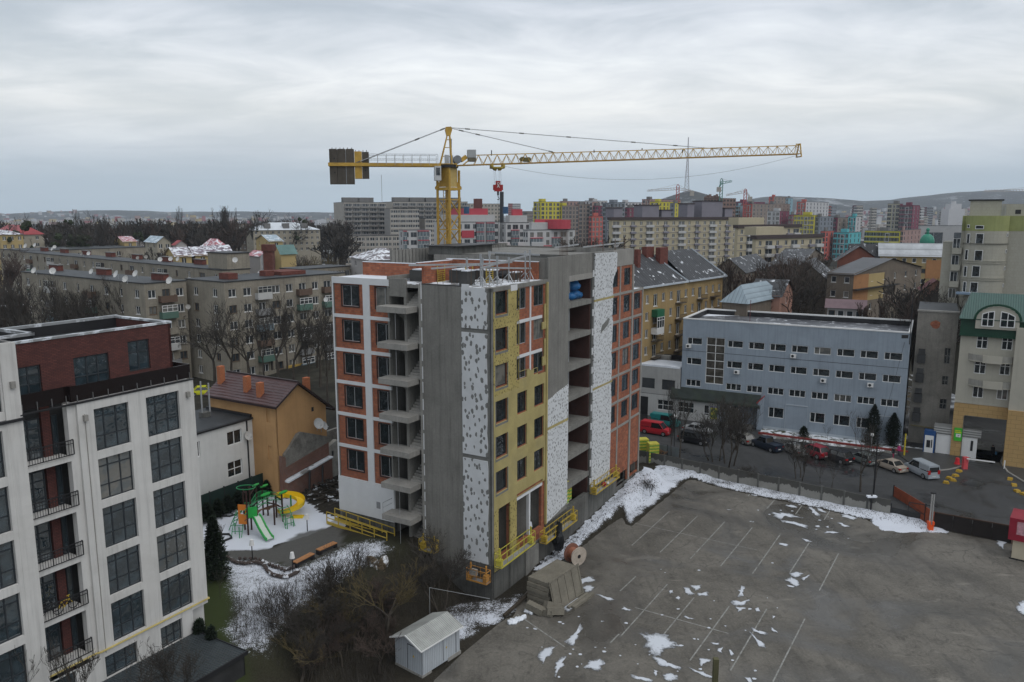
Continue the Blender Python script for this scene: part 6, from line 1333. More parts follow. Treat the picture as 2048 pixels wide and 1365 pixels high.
# green sign, booth, blue vending machine
sg=thing('green_sign','bright green and yellow advertising board on the pillar left of the archway','sign',FA.w(1.4,-.3,4)); s0=rz_(FA,1907,857,1925,881); M().box(s0[0],s0[2],-.14,-.05,s0[1],s0[3]).go('sign_board',mat('sign_green',(.06,.42,.04),.4,.1),sg,FA); hh=s0[3]-s0[1]; ww=s0[2]-s0[0]
M().box(s0[0]+.1,s0[2]-.1,-.16,-.14,s0[3]-hh*.38,s0[3]-hh*.30).box(s0[0]+.1,s0[2]-.2,-.16,-.14,s0[3]-hh*.24,s0[3]-hh*.18).go('sign_lettering',mat('sign_yellow',(.6,.6,.05),.4,.1),sg,FA); M().box(s0[0]+.25*ww,s0[0]+.85*ww,-.16,-.14,s0[3]-hh*.7,s0[3]-hh*.45).go('sign_panel',PVC,sg,FA); M().pz([(s0[0]+.4*ww,s0[3]-hh*.62),(s0[0]+.7*ww,s0[3]-hh*.52),(s0[0]+.66*ww,s0[3]-hh*.60)],-.17,-.16).go('sign_mark',BLKS,sg,FA)
bo=thing('guard_booth','small white guard booth with a ribbed roof behind the archway pillar','booth',FA.w(-.5,1.2,1)); M().box(-1.9,3.3,-.25+.5,1.8,1,4.1).go('booth_wall',PVC,bo,FA); M().box(-2.3,3.7,.12,2.2,4.1,5.2).go('booth_roof',mat('booth_ribbed_roof',(.30,.30,.29),.5,.1,1,extra=ribx(.35,.8,2)),bo,FA); M().box(2.5,2.8,.2,.25,2.1,3.6).go('booth_window',BLKS,bo,FA)
vm=thing('vending_machine','blue drinking water vending machine standing left of the guard booth','vending machine',FA.w(-2.9,0,1)); M().box(-3.5,-2.0,-.2,1.0,1,4.4).go('machine_body',mat('machine_blue',(.02,.07,.2),.4,.1),vm,FA); M().box(-3.35,-2.2,-.25,-.2,1.1,3.7).go('machine_front',PVC,vm,FA); M().box(-3.1,-2.6,-.27,-.25,1.9,3.0).box(-2.5,-2.35,-.27,-.25,1.9,3.1).go('machine_screen',BLKS,vm,FA)
# archway barrier, red bollards, hazard blocks
pa=G(1933,935,1.0); pb=G(1990,938,1.0); br_=thing('boom_barrier','white boom barrier lowered across the archway drive','barrier',tuple(G(1929,938,1))); p=G(1929,938,1.0)
M().box(p.x-.3,p.x+.3,p.y-.25,p.y+.25,1,2.7).go('barrier_cabinet',mat('cabinet_red_white',(.55,.08,.09),.4,.3,3),br_); e1=AY(1990,925,p.y-1.6); M().beam((p.x,p.y-.3,2.55),(e1.x,e1.y,e1.z),.14).go('boom_arm',PVC,br_)
p=G(1914,930,1); q=M(); q.cyl((p.x,p.y),.42,1,1.3,10,.36).cyl((p.x,p.y),.3,1.3,2.0,10,.24); tag(q.go('red_bollard',mat('bollard_red',(.6,.03,.04),.4,.1)),'squat red bollard left of the boom barrier','bollard')
p=G(2008,938,1); q=M(); q.cyl((p.x,p.y),.09,1,2.2,8); tag(q.go('white_bollard',PVC),'thin white bollard right of the archway drive','bollard')
# kerbed pavements in front of archway
PAV=mat('grey_paving',(.06,.06,.058),.5,.2,1,extra=brickx((.05,.05,.048),(.03,.03,.03),.2,.2,.01),kind='World')
def pavement(px,nm,z=1.13):
    P=[G(u,v,1.0) for u,v in px]; q=M(); q.prism([(p.x,p.y) for p in P],.99,z); o=q.go(nm,PAV); struct(o); 
    kk=M(); 
    for a,b in zip(P[:-1],P[1:]): kk.beam((a.x,a.y,1.08),(b.x,b.y,1.08),.18,.14)
    struct(kk.go('kerb',CONCL))
pavement([(1836,940),(1875,943),(1900,940),(1925,934),(1936,925),(1940,915),(1880,906),(1800,895),(1790,905)],'pavement')
pavement([(2090,1000),(2048,965),(2015,945),(2002,925),(2005,915),(2040,930),(2110,940)],'pavement')
HZ=mat('hazard_yellow',(.38,.24,.03),.6,.3,4)
for i,(u,v) in enumerate([(1892,967),(1906,962),(1911,953),(1918,944),(2020,960),(2028,972),(2034,984),(2047,990),(1898,958)]):
    p=G(u,v,1.0); q=M(); q.pz([(-.38,0),(.38,0),(.26,.28),(-.26,.28)],-.28,.28); o=q.go('kerb_guard',HZ); o.location=(p.x,p.y,1.0); o.rotation_euler.z=R_(-30+20*i); tag(o,'low yellow concrete kerb guard beside the archway drive','kerb guard',group='yellow concrete kerb guards lining the archway drive')
# planted verge in front of the blue building
V0=M(); V0.q((-20.5,-3.4,1.06),(3,-3.4,1.06),(3,0,1.1),(-20.5,0,1.1)); struct(V0.go('verge',mat('verge_grass_snow',(.05,.055,.03),.9,.3,1.2,fine=.3,snow=.5),None,FU))
V1=M(); V1.q((-19,-5.0,1.03),(1,-5.0,1.03),(2,-3.6,1.05),(-20,-3.6,1.05)); struct(V1.go('pavement',mat('slushy_pavement',(.14,.14,.13),.7,.3,.6,snow=.35),None,FU))
tag(M().box(-20.5,1.0,-3.62,-3.4,1,1.35).go('red_kerb_edging',mat('red_kerb',(.22,.035,.03),.7,.2),None,FU),'long low dark red kerb along the planted verge of the blue office','kerb')
# tall cream tower with rounded bays
FT=Fr(AY(1926,470,133),-31); TW=thing('cream_tower_block','tall cream residential tower with rounded bays and a lime green top band, right','building',FT.w(6,0,8))
TCR=mat('tower_cream_tile',(.37,.355,.30),.8,.05,.4,streak=.12,extra=brickx((.35,.335,.28),(.30,.285,.24),.5,.5,.012)); LIME=mat('lime_band',(.27,.29,.12),.85,.12,.5,streak=.25)
zt=FT.uv(1930,432)[1]; zl=FT.uv(1930,462)[1]
zt2=FT.uv(1975,430)[1]
R0=6.0; q=M(); ql=M(); cxr=FT.uv(1972,470)[0]; rad=(FT.uv(2022,470)[0]-FT.uv(1932,470)[0])/2
N_=16; arc=[(cxr-rad*math.cos(math.pi*i/N_)*1.0, 1.2-2.6*math.sin(math.pi*i/N_)) for i in range(N_+1)]
for a,b in zip(arc[:-1],arc[1:]): q.q((a[0],a[1],5),(b[0],b[1],5),(b[0],b[1],zl),(a[0],a[1],zl)); ql.q((a[0],a[1],zl),(b[0],b[1],zl),(b[0],b[1],zt),(a[0],a[1],zt))
q.box(arc[-1][0],arc[-1][0]+25,1.2,14,5,zl); q.box(-.3,arc[-1][0],1.25,14,5,zl); ql.box(-.3,arc[-1][0]+25,1.18,14,zl,zt)
q.go('curved_wall',TCR,TW,FT); ql.go('lime_top_band',LIME,TW,FT)
q=M(); 
for k in range(8):
    for dz in (0,.35 if k else 0):
        z=FT.uv(1930,487+33.6*k)[1]-dz*1.0
        for a,b in zip(arc[:-1],arc[1:]): q.beam((a[0],a[1]-.05,z),(b[0],b[1]-.05,z),.22,.14)
q.go('string_courses',TCR,TW,FT,kind='stuff')
def onarc(u,v):
    best=None
    for i in range(N_*8+1):
        t=math.pi*i/(N_*8); x=cxr-rad*math.cos(t); y=1.2-2.6*math.sin(t); w=FT.w(x,y,0)
        d=ray(u,v); 
        e=abs(d[0]/d[1]-w.x/w.y)
        if best is None or e<best[0]: best=(e,x,y,t,w)
    _,x,y,t,w=best; d=ray(u,v); return x,y,CH+d[2]*w.y/d[1],t
for (u,v,wd,hh) in [(1937,478,.5,1.6),(1959,478,1.0,1.6),(1933,510,.5,1.6),(1957,512,1.05,1.7),(1931,543,.5,1.6),(1952,543,1.05,1.7),(1929,574,.5,1.6),(1948,575,1.0,1.6),(1959,455,1.1,.45),(2015,470,.35,.5),(2012,503,.35,.5),(2009,537,.35,.5),(2006,571,.35,.5),(1937,453,.4,.4)]:
    x,y,z,t=onarc(u,v); tx_,ty_=math.sin(t)*rad,-2.6*math.cos(t); an=math.atan2(ty_,tx_)
    if ('tw',wd,hh) not in WC: a=M(); a.box(-wd/2-.08,wd/2+.08,-.05,.02,-hh/2-.08,-hh/2).box(-wd/2-.08,-wd/2,-.05,.02,-hh/2,hh/2).box(wd/2,wd/2+.08,-.05,.02,-hh/2,hh/2).box(-wd/2-.08,wd/2+.08,-.05,.02,hh/2,hh/2+.08); a.k=1; a.q((-wd/2,-.03,-hh/2),(wd/2,-.03,-hh/2),(wd/2,-.03,hh/2),(-wd/2,-.03,hh/2)); WC[('tw',wd,hh)]=a.mesh('window',[PVC,GLASS])
    put('window',WC[('tw',wd,hh)],TW,FT,loc=(x,y-.06,z),rz=an)
for x0,x1,v in ((.6,5.2,405),(5.2,9.2,412)): M().box(x0,x1,3,8,zt,FT.uv(1975,v)[1]+.3).go('roof_room',TCR,TW,FT)
M().box(.3,5.5,2.8,8.2,FT.uv(1975,405)[1]+.3,FT.uv(1975,403)[1]+.35).go('roof_room_cap',BLKS,TW,FT); M().box(7.2,8.0,2.95,3,zt+.3,zt+1).go('roof_hatch',BLKS,TW,FT)
q=M()
for k in range(9): q.beam((5.3,2.9,zt+.2*k),(5.8,2.9,zt+.2*k),.04)
q.beam((5.3,2.9,zt),(5.3,2.9,zt+1.9),.05).beam((5.8,2.9,zt),(5.8,2.9,zt+1.9),.05); q.go('roof_ladder',STEEL,TW,FT)
# glazed loggias on its left side
FTl=FT.left(0); 
for k in range(5):
    z=FT.uv(1926,497+33.6*k)[1]
    M().box(-2.6,-.2,-1.4,0,z-1.0,z).go('loggia_parapet',TCR,TW,FTl); window(TW,Fr(FTl.w(0,-1.4),FTl.deg),-2.5,-.3,z,z+1.7,(1,1,1),(.6,),PVC,GLASS,.0,.07,None,name='loggia_glazing')
    window(TW,Fr(FT.w(-1.5,1.1),FT.deg),.1,1.2,z-.1,z+1.6,(1,1),(),PVC,GLASSF,0,.07,None,name='loggia_glazing'); M().box(-1.45,-.25,1.15,3,z-1.2,z-.1).go('loggia_parapet',TCR,TW,FT)
M().box(-2.9,-.2,1.3,9,5,zl-2).go('rear_wing',TCR,TW,FT); q=M(); q.q((-4.2,0,zl-.9),(-.3,0,zl+1.6),(-.3,4,zl+1.6),(-4.2,4,zl-.9)); q.go('green_lean_roof',GRT,TW,FT)
q=M(); q.box(-.2,3.6,-3,-1,FT.uv(1930,583)[1]-.3,FT.uv(1930,583)[1]); tag(q.go('blue_canopy_sheet',mat('blue_grey_sheet',(.2,.27,.36),.4,.1),None,FT),'small pale blue sheet canopy just above the green roof at the foot of the tower','canopy')
# ================================================================ city behind: two-faced blocks
def CM(nm,rgb,**k): 
    k.setdefault('var',.07); k.setdefault('sc',.25); k.setdefault('streak',.12); return mat(nm,rgb,.85,**k)
KH=CM('beige_silicate_brick',(.26,.235,.19),streak=.5,fine=.15,var=.2,dirt_amt=.4,dirt=(.14,.12,.10)); KG=CM('grey_panel',(.37,.345,.31),streak=.3,var=.12,fine=.1); KGD=CM('dark_grey_panel',(.17,.165,.16),streak=.3)
def wins(par,fr,x0,x1,z1,fh,nf,nb,ww,wh,mode='far',fm=None,gm=None,balc=(),drop=.9,skip=0.0,bcols=None,m=None,zb=None,cols=(1,1)):
    """regular openings: returns holes; windows are single objects (near) or one stuff part (far)"""
    holes=[]; P=M(); W=x1-x0; bw=W/nb
    gm=gm or GLASSF; fm=fm or PVC
    for r in range(nf):
        zt_=z1-drop-r*fh
        for b in range(nb):
            cx=x0+bw*(b+.5); w=ww[b%len(ww)] if isinstance(ww,(list,tuple)) else ww; h=wh
            if w<=0 or random.random()<skip: continue
            holes.append((cx-w/2,zt_-h,cx+w/2,zt_))
            if mode=='near': win1(par,fr,cx-w/2,zt_-h,cx+w/2,zt_,cols if w>1.3 else (1,),(),fm if random.random()<.8 else mat('brown_window_frame',(.12,.08,.05),.6,.2),gm,.14,.1,True)
            else:
                P.k=1; P.q((cx-w/2,.12,zt_-h),(cx+w/2,.12,zt_-h),(cx+w/2,.12,zt_),(cx-w/2,.12,zt_)); P.k=0; t=.12
                P.q((cx-t/2,.10,zt_-h),(cx+t/2,.10,zt_-h),(cx+t/2,.10,zt_),(cx-t/2,.10,zt_)); P.q((cx-w/2,-.03,zt_-h-.12),(cx+w/2,-.03,zt_-h-.12),(cx+w/2,-.03,zt_-h),(cx-w/2,-.03,zt_-h))
            if b in balc:
                c=bcols[(r*7+b*3)%len(bcols)] if bcols else KGD
                if mode=='near':
                    M().box(cx-1.6,cx+1.6,-1.0,0,zt_-h-.9,zt_-h-.75).box(cx-1.6,cx+1.6,-1.05,-1.0,zt_-h-.9,zt_-h+.35).box(cx-1.6,cx-1.55,-1,0,zt_-h-.9,zt_-h+.35).box(cx+1.55,cx+1.6,-1,0,zt_-h-.9,zt_-h+.35).go('balcony',c,par,fr)
                    if (r+b)%2==0: window(par,Fr(fr.w(cx-1.55,-1.03),fr.deg),0,3.1,zt_-h+.35,zt_+.1,(1,1,1),(.6,),PVC if b%2 else mat('aged_white_frame',(.4,.4,.38),.7,.2),gm,0,.09,None,name='balcony_glazing')
    if mode!='near' and P.f: P.go('windows',[fm,gm],par,fr,kind='stuff')
    return holes
def blk2(name,label,u0,uc,u1,v,Y,aL,mL,mR=None,zb=0,wL=None,wR=None,cat='building',mode='far',fh=3.0,roof=None,fm=None,gm=None,drop=.9,wh=1.5,group=None,balL=(),balR=(),bc=None,par=.4,zt=None,dL=14,dR=14,skip=0,cols=(1,1)):
    C_=AY(uc,v,Y) if zt is None else G(uc,v,zt)
    if zt is None: zt=C_.z
    fl=Fr(C_,aL); frr=Fr(C_,aL+90); xl=fl.uv(u0,v)[0] if u0<uc else -dL; xr=frr.uv(u1,v)[0] if u1>uc else dR
    xl=max(xl,-170); xr=min(max(xr,4),170); th=thing(name,label,cat,(C_.x,C_.y,zb),group=group); mR=mR or mL
    nf=int((zt-zb-drop)/fh)
    hL=wins(th,fl,xl,0,zt,fh,nf,wL[0],wL[1],wh,mode,fm,gm,balL,drop,skip,bc,cols=cols) if wL and u0<uc else []
    hR=wins(th,frr,0,xr,zt,fh,nf,wR[0],wR[1],wh,mode,fm,gm,balR,drop,skip,bc,cols=cols) if wR and u1>uc else []
    if u0<uc: M().wall(xl,0,zb,zt,hL,.15,0).go('front_wall',mL,th,fl)
    else: M().q((xl,0,zb),(0,0,zb),(0,0,zt),(xl,0,zt)).go('front_wall',mL,th,fl)
    if u1>uc: M().wall(0,xr,zb,zt,hR,.15,0).go('side_wall',mR,th,frr)
    else: M().q((0,0,zb),(xr,0,zb),(xr,0,zt),(0,0,zt)).go('side_wall',mR,th,frr)
    q=M(); q.q((xl,0,zb),(xl,xr,zb),(xl,xr,zt),(xl,0,zt)); q.q((xl,xr,zb),(0,xr,zb),(0,xr,zt),(xl,xr,zt)); q.go('rear_walls',mL,th,fl)
    # in fl frame, right face runs along +y
    r=M(); r.box(xl-.15,.15,-.15,xr+.15,zt,zt+.18 if roof is None else zt+.1); r.go('flat_roof',roof or ROOFM,th,fl)
    return th,fl,frr,xl,xr,zt
def roofbits(th,fl,items,m,nm='roof_room'):
    for x0,x1,y0,y1,z0,z1 in items: M().box(x0,x1,y0,y1,z0,z1).go(nm,m,th,fl)
BC=[CM('balcony_white',(.45,.45,.44)),CM('balcony_grey',(.2,.2,.2)),CM('balcony_blue_grey',(.17,.22,.25)),CM('balcony_brown',(.12,.08,.06)),CM('balcony_green',(.09,.16,.13)),KH]
BRD=mat('dark_red_chimney_brick',(.13,.045,.035),.9,.25,2,fine=.2)
random.seed(21)
# --- five storey blocks left, near
T1,f1,f1r,x1l,x1r,z1=blk2('five_storey_block','beige five storey block whose windowed end wall stands behind the left foreground roof',45,288,372,568.6,140,-36,KH,zb=3,wL=(9,[1.5,.9,1.5]),wR=(3,[1.5,1.5]),mode='near',balL=(2,5),balR=(1,),bc=BC,drop=1.2)
T2,f2,f2r,x2l,x2r,z2=blk2('five_storey_block','long beige five storey block behind the leafless trees left of the unfinished building',372,448,690,565.6,141,-36,KH,zb=3,wL=(2,[1.4,1.4]),wR=(9,[1.6,1.7,1.5,1.9]),mode='near',balR=(2,5,7),bc=BC,drop=1.3)
M().box(-.3,6,-.5,5,3,6.2).go('yellow_ground_floor_shop',mat('ochre_shop',(.40,.27,.07),.8,.2,1,dirt_amt=.3),T2,f2r.sub(13,0))
T3,f3,f3r,x3l,x3r,z3=blk2('five_storey_block','longest beige block with a row of varied balconies and red brick stacks on its roof',44,445,500,541.7,172,-41,KH,zb=5,wL=(21,[1.4,2.6,1.0]),wR=(3,[1.4]),mode='near',balL=(1,4,7,10,13,16,19),bc=BC,drop=.9,dR=13)
T4,f4,f4r,x4l,x4r,z4=blk2('five_storey_block','pale beige block end standing behind the roof stacks at the far left',0,60,298,503,262,-36,KH,zb=5,wL=(5,[1.4]),wR=(9,[1.3,0,0]),mode='far',drop=1.2)
T5,f5,f5r,x5l,x5r,z5=blk2('five_storey_block','beige block behind the tall brick stack, mostly hidden by trees',560,600,700,540,185,-36,KH,zb=5,wL=(3,[1.4]),wR=(9,[1.4]),mode='near',drop=.9)
for th,fl,xl,yy,n,zt in ((T1,f1,x1l,5,3,z1),(T3,f3,x3l,5.5,8,z3)):
    for j in range(n):
        x=xl+4+(abs(xl)-8)*j/max(1,n-1); roofbits(th,fl,[(x-2.4,x+1.8,yy,yy+1.1,zt+.15,zt+1.35)],BRD,'brick_stack'); roofbits(th,fl,[(x-2.6,x+2.0,yy-.15,yy+1.25,zt+1.35,zt+1.5)],KGD,'stack_cap')
roofbits(T2,f2,[(-6,-3,3,5,z2+.15,z2+1.3),(-6,-4,12,14,z2+.15,z2+1.2)],BRD,'brick_stack'); roofbits(T2,f2,[(-9,-3,15,21,z2+.15,z2+.9)],BRD,'brick_stack')
M().box(-9,-.5,1.5,7,z3,z3+3.6).go('roof_room',KH,T3,f3); M().box(-9.2,-.3,1.3,7.2,z3+3.6,z3+3.8).go('roof_room_cap',BLKS,T3,f3)
p=AY(540,552,165); ch_=thing('brick_chimney','tall dark red square brick stack with a steel flue left of the unfinished building','chimney',(p.x,p.y,20)); M().box(p.x-.95,p.x+.95,p.y-.9,p.y+.9,18,p.z+5.2).box(p.x-1.2,p.x+1.2,p.y-1.1,p.y+1.1,p.z+5.2,p.z+6.6).go('brick_shaft',mat('chimney_brick_red',(.12,.048,.038),.9,.25,1.2,fine=.2,streak=.2),ch_); M().cyl((p.x-1.3,p.y-.6),.22,18,p.z+4.4,8).go('steel_flue',STEEL,ch_)
# satellite dishes
for i,(u,v,zt,r) in enumerate([(67,541,24.6,.75),(105,542,24.5,.8),(231,548,24.6,.9),(250,558,24.5,.85),(270,547,24.6,.85),(338,561,24.4,.9),(182,543,24.5,.7),(104,498,25.0,.8),(109,494,25,.7),(163,508,24.8,.6),(177,507,24.8,.75),(275,516,24.6,.6),(292,514,24.6,.6),(320,519,24.5,.75),(341,518,24.5,.7),(355,518,24.5,.7),(470,520,25,.8),(519,546,24.5,.8),(376,614,19,.6),(652,599,19,.7),(50,492,27,1.0),(69,490,27,.9)]):
    p=AY(u,v,{0:139,1:139}.get(i,150)) if i in () else None
    Yd=(138+i*0.8 if i<7 else 168) ; Yd={18:138,19:150,20:255,21:255}.get(i,Yd if i<7 else (175+ (355-u)*.22 if i<16 else 165))
    p=AY(u,v,Yd); dish('pale satellite dish standing on the roofs of the beige five storey blocks',p,R_(-90+random.uniform(-35,25)),r*.72,group='satellite dishes on the beige blocks')
# --- small houses
SNR=mat('snowy_tin_roof',(.42,.46,.50),.6,.15,.6,dirt_amt=.35,dirt=(.14,.12,.14)); SNP=mat('snowy_purple_roof',(.17,.13,.155),.7,.2,.8,snow=.45); RDR=mat('red_tin_roof',(.27,.045,.05),.6,.2,.5); PKR=mat('pink_tin_roof',(.38,.14,.16),.6,.2,.5,snow=.35); BLR=mat('blue_grey_tin_roof',(.28,.36,.42),.5,.12,.5,snow=.3); GNR=mat('teal_tin_roof',(.10,.18,.17),.6,.15,.5); DKR=mat('dark_slate_roof',(.045,.046,.05),.6,.25,.6,extra=ribx(.9,.3,0),snow=.08)
YH=CM('pale_yellow_render',(.42,.32,.15)); BH=CM('beige_render',(.33,.30,.24)); WH=CM('dirty_white_render',(.38,.36,.35)); OB=CM('old_brown_render',(.17,.14,.11),streak=.5,dirt_amt=.4); PKH=CM('salmon_render',(.38,.21,.16))
def house(label,u0,uc,u1,ve,vr,Y,aL,wm,rm,zb=8,kind='gable',nw=(2,2),mode='far',cat='house',dpt=9,name='house',wh=1.3,ww=1.1,ridge='front',fh=3.0):
    """eaves at ve, ridge at vr. ridge 'front': ridge parallel to left face; 'side': gable faces the left face"""
    C_=AY(uc,ve,Y); fl=Fr(C_,aL); frr=Fr(C_,aL+90); zt=C_.z; xl=min(-4,fl.uv(u0,ve)[0]) if u0<uc else -dpt; xr=frr.uv(u1,ve)[0] if u1>uc+1 else dpt; xr=min(max(xr,4),60); xl=max(xl,-60)
    zr=AY((u0+u1)/2,vr,Y+3).z; zr=max(zr,zt+1.2); th=thing(name,label,cat,(C_.x,C_.y,zb)); nf=max(1,int((zt-zb-.5)/fh)); nf=min(nf,4)
    hL=wins(th,fl,xl,0,zt,fh,nf,max(1,nw[0]),ww,wh,mode,drop=.7) if nw[0] else []; hR=wins(th,frr,0,xr,zt,fh,nf,max(1,nw[1]),ww,wh,mode,drop=.7) if nw[1] else []
    M().wall(xl,0,zb,zt,hL,.15,0).go('front_wall',wm,th,fl); M().wall(0,xr,zb,zt,hR,.15,0).go('side_wall',wm,th,frr)
    e=.5; q=M(); s=M()
    if kind=='hip':
        if abs(xl)>xr: a,b=(xl+xr/2,xr/2),(-xr/2,xr/2)
        else: a,b=(xl/2,-xl/2),(xl/2,xr+xl/2)
        A,B=(a[0],a[1],zr),(b[0],b[1],zr)
        c=[(xl-e,-e,zt),(e,-e,zt),(e,xr+e,zt),(xl-e,xr+e,zt)]
        if abs(xl)>xr: q.q(c[0],c[1],B,A); q.q(c[1],c[2],B); q.q(c[2],c[3],A,B); q.q(c[3],c[0],A)
        else: q.q(c[0],c[1],A); q.q(c[1],c[2],B,A); q.q(c[2],c[3],B); q.q(c[3],c[0],A,B)
    elif ridge=='front':
        m_=xr/2; q.q((xl-e,-e,zt-.25),(e,-e,zt-.25),(e,m_,zr),(xl-e,m_,zr)); q.q((xl-e,m_,zr),(e,m_,zr),(e,xr+e,zt-.25),(xl-e,xr+e,zt-.25)); s.q((0,0,zt),(0,xr,zt),(0,m_,zr-.1)); s.q((xl,0,zt),(xl,xr,zt),(xl,m_,zr-.1))
    else:
        m_=xl/2; q.q((xl-e,-e,zt-.25),(m_,-e,zr),(m_,xr+e,zr),(xl-e,xr+e,zt-.25)); q.q((m_,-e,zr),(e,-e,zt-.25),(e,xr+e,zt-.25),(m_,xr+e,zr)); s.q((xl,0,zt),(0,0,zt),(m_,0,zr-.1)); s.q((xl,xr,zt),(0,xr,zt),(m_,xr,zr-.1))
    q.go('roof',rm,th,fl)
    if s.f: s.go('gable_wall',wm,th,fl)
    return th,fl,frr,xl,xr,zt,zr
house('low yellow house with a snowy mauve roof at the far left edge',-30,0,46,470,462,290,-50,YH,SNP,zb=4,kind='hip',nw=(1,3))
house('big house with a bright red hip roof at the far left edge',-40,30,88,470,452,330,-50,BH,RDR,zb=4,kind='hip',nw=(2,2))
house('small yellow gabled house with a pinkish snowy roof',228,248,272,483,474,300,-55,YH,PKR,zb=8,nw=(1,1),ridge='side')
house('two storey pale house with a light blue tin roof',290,314,341,485,473,270,-50,BH,BLR,zb=8,nw=(2,2),ridge='front')
house('house with a pointed rose coloured hip roof',405,430,452,495,478,260,-45,WH,PKR,zb=8,kind='hip',nw=(1,1))
for i,(a,b,c) in enumerate(((332,352,372),(372,390,408),(396,414,430),(420,434,450))): house(['yellow terrace house first from the left under snowy gables','second terrace house with an arched gable window under snow','third terrace house from the left under a steep snowy roof','last snowy gabled terrace house beside the roof room'][i],a,b,c,512-i*2,497-i*2,215+i*3,-60,YH,SNP,zb=10,nw=(1,1),ridge='side')
house('yellow gabled house with a light grey tin roof behind the brick stack',512,540,565,482,471,270,-60,YH,BLR,zb=8,nw=(2,1),ridge='side')
house('low house with a faded pink roof left of the brick stack',497,520,532,512,502,240,-50,WH,PKR,zb=8,nw=(0,0))
house('low house with a teal roof right of the brick stack',548,562,592,508,490,240,-50,YH,GNR,zb=8,nw=(0,0),ridge='side')
th,fl,frr,xl,xr,zt,zr=house('long building with a white snow covered hip roof and dark dormers',492,506,640,461,446,420,-62,BH,mat('snow_white_roof',(.60,.64,.68),.7,.08,.4),zb=5,kind='hip',nw=(2,12),cat='building',dpt=18,name='long_building')
for j in range(3): y=xr*(.22+.28*j); M().box(-6,-1.5,y-1.6,y+1.6,zt+1,zt+3.6).go('dormer',KGD,th,fl)
blk2('grey_long_block','long dull brown block half hidden among bare trees left of the snowy roof',352,360,500,449,440,-60,OB,zb=2,wL=(1,[1.2]),wR=(16,[1.3]),mode='far')
house('small red roofed house between the trees far left',345,352,360,490,481,300,-50,WH,RDR,zb=8,nw=(0,0))
for i,(u,v,r) in enumerate([(100,484,SNP),(140,486,SNR),(172,484,SNP),(200,487,SNR),(268,486,SNR)]): house(['tiny snowy roof farthest left behind the pale wall','grey snowy roof second behind the pale wall','mauve snowy roof in the middle behind the pale wall','grey snowy roof fourth behind the pale wall','grey snowy roof right of the small yellow house'][i],u-14,u,u+14,v,v-6,330,-50,WH,r,zb=8,nw=(0,0))
# white hip house behind the crane foot and pale walls
house('white villa with a large snow streaked hip roof behind the unfinished building',702,740,832,521,498,185,-62,WH,mat('snow_streaked_roof',(.16,.14,.15),.8,.3,.8,snow=.4),zb=12,kind='hip',nw=(2,5),mode='near')
house('low white building with a snow covered roof near the crane foot',800,830,905,512,505,200,-62,WH,SNOW,zb=12,kind='hip',nw=(0,3))
# --- panel tower block
PB1=[('nine storey panel block at the far left of the grey slab row',667,688,772,405,487,-66,5),('second section of the grey panel slab row behind the crane counterweight',766,786,880,404,520,-66,6),('third grey panel section directly behind the crane mast',874,884,935,404,560,-66,4)]
for i,(l,a,b,c,v,Y,an,nb) in enumerate(PB1):
    th,fl,frr,xl,xr,zt=blk2('panel_tower_block',l,a,b,c,v,Y,an,KG,zb=5,wL=None,wR=(nb*3,[1.4,2.6,1.2]),mode='far',fh=2.85,group='grey nine storey panel blocks')
    q=M()
    for r in range(12):
        for j in range(nb):
            y=xr*(j+.5)/nb; q.k=0; z=zt-2.4-2.85*r; q.box(y-3.1,y+1.5,-1.1,.0,z-1.0,z)
    q.go('balconies',CM('aged_balconies',(.22,.21,.2),fine=.3,var=.3,sc=.5),th,frr,kind='stuff')
    for j in range(2+i%2): y=xr*(.2+.34*j); M().box(-9,-3,y-5,y+5,zt,zt+3).go('lift_room',KGD,th,fl)
th,fl,frr,xl,xr,zt=blk2('panel_tower_block','lower right part of the grey slab row with a step of roofs',820,850,932,438,480,-66,KG,zb=5,wR=(12,[1.4,2.4,1.2]),mode='far',fh=2.85,group='grey nine storey panel blocks')
th,fl,frr,xl,xr,zt=blk2('panel_tower_block','mid grey slab in front with dark loggias and dishes on the parapet',768,780,838,418,470,-66,CM('mid_grey_panel',(.27,.26,.25)),KG,zb=5,wR=(8,[1.4,2.4]),mode='far',fh=2.85)
blk2('five_storey_block','pale five storey panel block below the grey slab row',672,676,802,473,400,-66,KG,zb=2,wR=(14,[1.3,2.2,1.2]),mode='far',fh=2.85)
blk2('grey_block','grey block with a brick chimney right of the crane mast',925,940,1002,408,640,-66,KG,zb=5,wR=(9,[1.4]),mode='far')
p=AY(956,424,600); M_=M().box(p.x-3.2,p.x+3.2,p.y-3,p.y+3,20,AY(956,398,600).z); tag(M_.go('brick_chimney',BRD),'distant dark red chimney right of the crane mast','chimney')
p=AY(1003.5,420,560); M_=M().cyl((p.x,p.y),1.4,15,AY(1003.5,384,560).z,8); tag(M_.go('metal_chimney',BLKS),'slim dark metal chimney right below the crane hook','chimney')
p=AY(764,400,700); M_=M().beam((p.x,p.y,30),(p.x,p.y,AY(764,350,700).z),.35); tag(M_.go('thin_mast',STEEL),'very thin tall mast behind the grey panel blocks','mast')
